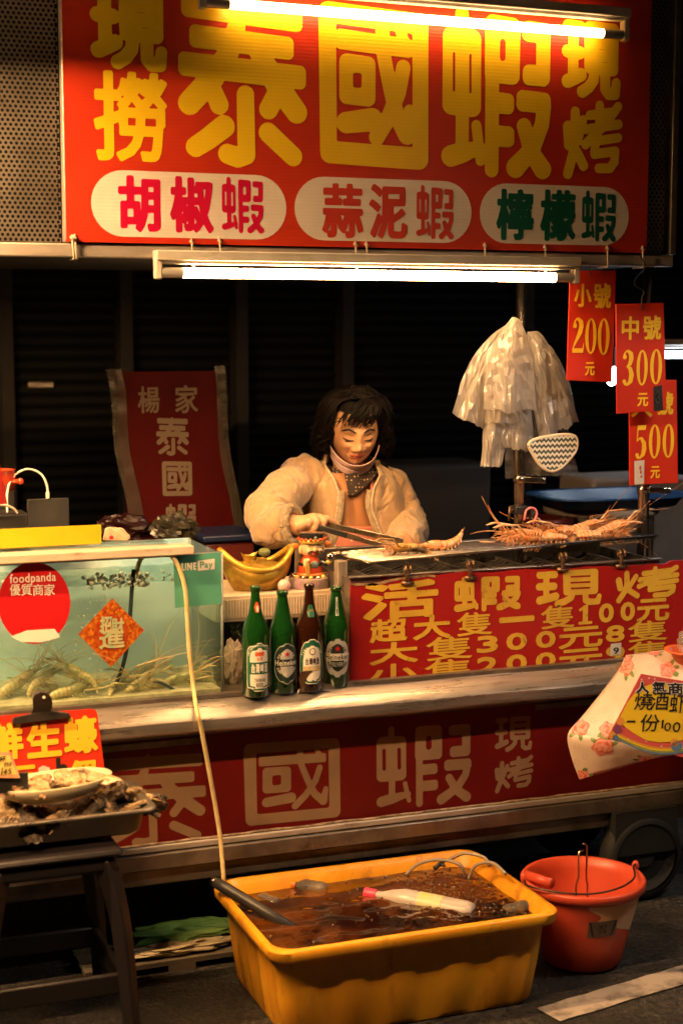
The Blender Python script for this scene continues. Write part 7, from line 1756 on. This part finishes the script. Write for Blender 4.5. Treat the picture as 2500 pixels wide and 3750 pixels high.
m = MB(); m.grid(nu-1, nv-1, lambda u, v: sheet[round(v*(nv-1))][round(u*(nu-1))]); co_ = m.obj('tablecloth', 'oilcloth', tb_, smooth=True, solid=.0015, fixn=False)
tz_ = pts_[1][2].z-.02
m = MB(); p = pts_[2][1]; m.span((p.x+.02, p.y+.03, tz_-.03), (p.x+.8, p.y+.16, tz_)); D('table_wood', c=(.2, .13, .08), rough=.6); m.obj('table_top', 'table_wood', tb_)
for x in (p.x+.5, p.x+.76):
    m = MB(); m.tube([(x, p.y+.09, 0), (x, p.y+.09, tz_-.03)], .015, 10); m.obj('leg', 'steel_dark', tb_)
# printed roses: petals and leaves lying on the cloth
D('rose_red', c=(.62, .10, .08), c2=(.72, .32, .26), nscale=70, rough=.4); D('rose_pink', c=(.74, .34, .28), rough=.4); D('leaf_green', c=(.12, .20, .05), c2=(.2, .28, .1), nscale=40, rough=.4)
def onsheet(px, py):
    best = None
    for j in range(nv):
        for i in range(nu):
            p = sheet[j][i]; d_ = (p-CAM); dep = d_.dot(FW); qx, qy = 1250+d_.dot(RT)/dep*FPX, 1875-d_.dot(UP)/dep*FPX
            e = (qx-px)**2+(qy-py)**2
            if best is None or e < best[0]: best = (e, j, i)
    _, j, i = best; j2, i2 = min(max(j, 1), nv-2), min(max(i, 1), nu-2)
    n_ = (sheet[j2][i2+1]-sheet[j2][i2-1]).cross(sheet[j2+1][i2]-sheet[j2-1][i2]).normalized()
    if n_.dot(CAM-sheet[j][i]) < 0: n_ = -n_
    ax_ = (sheet[j2][i2+1]-sheet[j2][i2-1]).normalized(); return n_, ax_, sheet[j][i]
def proj_on(px, py, n_, p0, h): d_ = ray(px, py); t_ = (p0-CAM).dot(n_)/d_.dot(n_); return CAM+d_*t_+n_*h
from mathutils.bvhtree import BVHTree
_bv = BVHTree.FromPolygons([p for r in sheet for p in r], [(j*nu+i, j*nu+i+1, (j+1)*nu+i+1, (j+1)*nu+i) for j in range(nv-1) for i in range(nu-1)])
def drape(px, py, h):
    d_ = ray(px, py); hit, n_, _, _ = _bv.ray_cast(CAM, d_.normalized())
    if hit is None: return None
    if n_.dot(d_) > 0: n_ = -n_
    return hit+n_*h
def dpoly(P, mat, h, name):
    """outline laid on the cloth, filled with a fan so that it follows the folds"""
    c0 = (sum(p[0] for p in P)/len(P), sum(p[1] for p in P)/len(P)); V = []; F = []; n = len(P); R_ = 4
    for k in range(R_+1):
        for p in P: V.append(drape(c0[0]+(p[0]-c0[0])*k/R_, c0[1]+(p[1]-c0[1])*k/R_, h))
    for k in range(R_):
        for i in range(n):
            q = [k*n+i, k*n+(i+1) % n, (k+1)*n+(i+1) % n, (k+1)*n+i]
            if k == 0: q = q[1:]
            if all(V[x] is not None for x in q): F.append(q)
    if F:
        us = sorted({x for q in F for x in q}); ix = {x: i for i, x in enumerate(us)}; m = MB(); m.add([V[x] for x in us], [[ix[x] for x in q] for q in F]); m.obj(name, mat, tb_, fixn=False, weld=True)
def rose(px, py, rx, ry, seed):
    rr2 = random.Random(seed)
    for k in range(5):
        a = rr2.uniform(0, 6.28); lx, ly = px+rx*1.1*math.cos(a), py+ry*1.1*math.sin(a); ca, sa = math.cos(a), math.sin(a)
        dpoly([(lx+ca*t*rx*.55-sa*w*rx*.26, ly+sa*t*ry*.55+ca*w*ry*.26) for t, w in ((-1, 0), (-.3, 1), (.5, .8), (1, 0), (.5, -.8), (-.3, -1))], 'leaf_green', .0013, 'printed_leaf')
    for k, (s_, mt) in enumerate(((1., 'rose_red'), (.84, 'rose_pink'), (.70, 'rose_red'), (.52, 'rose_pink'), (.40, 'rose_red'), (.2, 'rose_pink'))):
        N_ = 24; P = []
        for i in range(N_): a = 2*math.pi*i/N_; w = s_*(1+.12*math.sin(a*5+k*1.3+seed)); P.append((px+rx*w*math.cos(a)+rx*.07*k*math.cos(seed+k), py+ry*w*math.sin(a)+ry*.06*k*math.sin(seed*2+k)))
        dpoly(P, mt, .0016+.0003*k, 'printed_petal')
rose(2292, 2438, 27, 36, 1); rose(2442, 2455, 28, 28, 2); rose(2122, 2664, 34, 30, 3); rose(2222, 2672, 28, 28, 4); rose(2205, 2735, 38, 30, 5); rose(2130, 2838, 26, 18, 6); rose(2360, 2785, 30, 16, 7); rose(2395, 2392, 22, 10, 8)
D('emboss', c=(.56, .43, .36), rough=.45)
for k, (x, y) in enumerate(((2180, 2570), (2215, 2600), (2250, 2560), (2235, 2630), (2275, 2590), (2290, 2530), (2320, 2460), (2380, 2440), (2170, 2640), (2240, 2520), (2110, 2730), (2140, 2770), (2200, 2800), (2250, 2780), (2300, 2760), (2110, 2790))):
    for q in range(6): a = q*math.pi/3; dpoly([(x+9*math.cos(a)+3*math.cos(b), y+9*math.sin(a)+3*math.sin(b)) for b in [i*1.047 for i in range(6)]], 'emboss', .0011, 'embossed_petal')
# yellow price card on the cloth
yc = Plane(onY(2400, 2640, 3.24), (1, -.10, -.06), (0, .25, 1))
z8 = lambda x, y: (1900+x/2.613, 2250+y/2.613)
cd = thing('price_card', 'big yellow handwritten card in a clear sleeve in front of the rose cloth', 'card', onY(2400, 2770, 3.2))
P_ = [yc.hit(*z8(*q)) for q in ((840, 1190), (1700, 1400), (1700, 660), (1168, 568))]
m = MB(); m.prism(P_, lambda a, b: yc.P(a, b, 0), lambda a, b: yc.P(a, b, -.004)); D('card_rose', c=(.62, .10, .09), rough=.3, coat=.4); m.obj('card_body', 'card_rose', cd); D('card_sun', c=(.82, .55, .03), rough=.3, coat=.5); D('card_orange', c=(.72, .30, .06), rough=.35); D('card_blue', c=(.10, .2, .34), rough=.35); D('card_purple', c=(.22, .06, .14), rough=.35); D('card_green', c=(.28, .32, .06), rough=.35)
def band(cy, mat, h, th_=16): flat(yc, [z8(930+i*70, 1090+cy+95*math.sin(i/11*math.pi*1.05)*.9+i*10) for i in range(12)]+[z8(930+i*70, 1090+cy+th_+95*math.sin(i/11*math.pi*1.05)*.9+i*10) for i in range(11, -1, -1)], mat, cd, 'printed_rainbow', h)
cut = lambda P: [z8(min(x, 1690), y) for x, y in P]
flat(yc, cut([(960, 985), (1030, 845), (1100, 755), (1190, 690), (1320, 650), (1450, 660), (1690, 700), (1690, 1180), (1500, 1215), (1330, 1225), (1200, 1200), (1080, 1130), (990, 1060)]), 'card_sun', cd, 'field', .0012)
band(20, 'card_rose', .0016); band(38, 'card_orange', .0016); band(56, 'card_sun', .0016); band(74, 'card_green', .0016); band(92, 'card_blue', .0016)
for (x, y, rx, ry, mt) in ((962, 1022, 36, 40, 'card_orange'), (935, 1100, 42, 44, 'card_purple'), (885, 1155, 36, 38, 'card_orange'), (915, 1178, 30, 28, 'card_blue'), (1500, 1260, 55, 50, 'card_blue'), (1480, 1225, 40, 40, 'card_orange')):
    flat(yc, [z8(*q) for q in disc_poly(x, y, rx, ry, 20)], mt, cd, 'printed_balloon', .002)
for ch, x0, x1, y0, y1, bl in (('人', 1110, 1235, 645, 755, .05), ('氣', 1265, 1400, 640, 745, .03), ('商', 1415, 1560, 650, 770, .03)):
    X0, Y0 = z8(x0, y0); X1, Y1 = z8(x1, y1); put_glyph(yc, ch, X0-2, X1+2, Y0-2, Y1+2, 'print_white', cd, bold=bl+.05, h=.0022); put_glyph(yc, ch, X0, X1, Y0, Y1, 'print_black', cd, bold=bl, h=.0028)
for ch, x0, x1, y0, y1 in (('燒', 1085, 1260, 750, 915), ('酒', 1240, 1415, 740, 915), ('蝦', 1420, 1580, 760, 945), ('一', 1022, 1105, 1015, 1032), ('份', 1140, 1325, 955, 1120), ('1', 1350, 1368, 1010, 1092), ('0', 1375, 1440, 1035, 1115), ('0', 1455, 1530, 1030, 1125)):
    X0, Y0 = z8(x0, y0); X1, Y1 = z8(x1, y1); put_glyph(yc, ch if ch != '蝦' else '虾', X0, X1, Y0, Y1, 'print_black', cd, bold=.008 if ch != '一' else .3, h=.0028, skew=.15)
for (x, y) in ((1165, 625), (1235, 612), (1290, 618), (1035, 1195), (1355, 1262), (1210, 1215)):
    flat(yc, [z8(x+(13 if i % 2 == 0 else 4)*math.sin(math.pi*i/4), y+(13 if i % 2 == 0 else 4)*math.cos(math.pi*i/4)) for i in range(8)], 'print_white', cd, 'printed_sparkle', .0024)
# orange dish with a bag on the table
D('dish_orange', c=(.70, .12, .03), rough=.35); c = onY(2500, 2405, 3.42)
ds = thing('orange_dish', 'orange plastic dish holding a clear bag on the rose cloth', 'dish', (c.x+.03, c.y, c.z-.02))
m = MB(); m.lathe([(0, -.018), (.045, -.018), (.06, .012), (.075, .014), (.075, .017), (.058, .015), (.043, -.014), (0, -.014)], (c.x+.03, c.y, c.z), 28); m.obj('dish_body', 'dish_orange', ds, smooth=True)
crumple('clear_bag', 'bag_clear', 'crumpled clear plastic bag in the orange dish', 'plastic bag', (c.x+.04, c.y, c.z+.032), (.05, .04, .036), 33)
# ================================================================ clutter under the cart
D('sack_green', c=(.07, .18, .04), c2=(.14, .26, .08), nscale=12, rough=.6); D('sack_pale', c=(.4, .34, .22), c2=(.3, .25, .16), nscale=14, rough=.8)
c = onZ(690, 3560, .02); 
def sack(label, mat, cx, cy, cz, r, seed): crumple('folded_sack', mat, label, 'sack', (cx, cy, cz), r, seed)
cc = onY(690, 3530, 3.79); sack('green plastic sack lying on the ground behind the basin', 'sack_green', cc.x, 3.80, .062, (.15, .06, .024), 41)
cc = onY(660, 3575, 3.74); sack('pale crumpled sheet under the green sack', 'sack_pale', cc.x, 3.745, .045, (.14, .035, .016), 42)
pal = thing('wooden_pallet', 'low worn pallet under the sacks behind the basin', 'pallet', (cc.x, 3.8, 0)); D('pallet_wood', c=(.10, .08, .055), c2=(.06, .05, .035), nscale=12, rough=.85)
for k in range(4):
    m = MB(); m.span((cc.x-.25, 3.70+.07*k, .018), (cc.x+.25, 3.75+.07*k, .030)); m.obj('slat', 'pallet_wood', pal)
for k in range(3):
    m = MB(); m.span((cc.x-.24+.2*k, 3.70, .0), (cc.x-.17+.2*k, 3.96, .0175)); m.obj('block', 'pallet_wood', pal)

bpy.data.objects.remove(_tob)
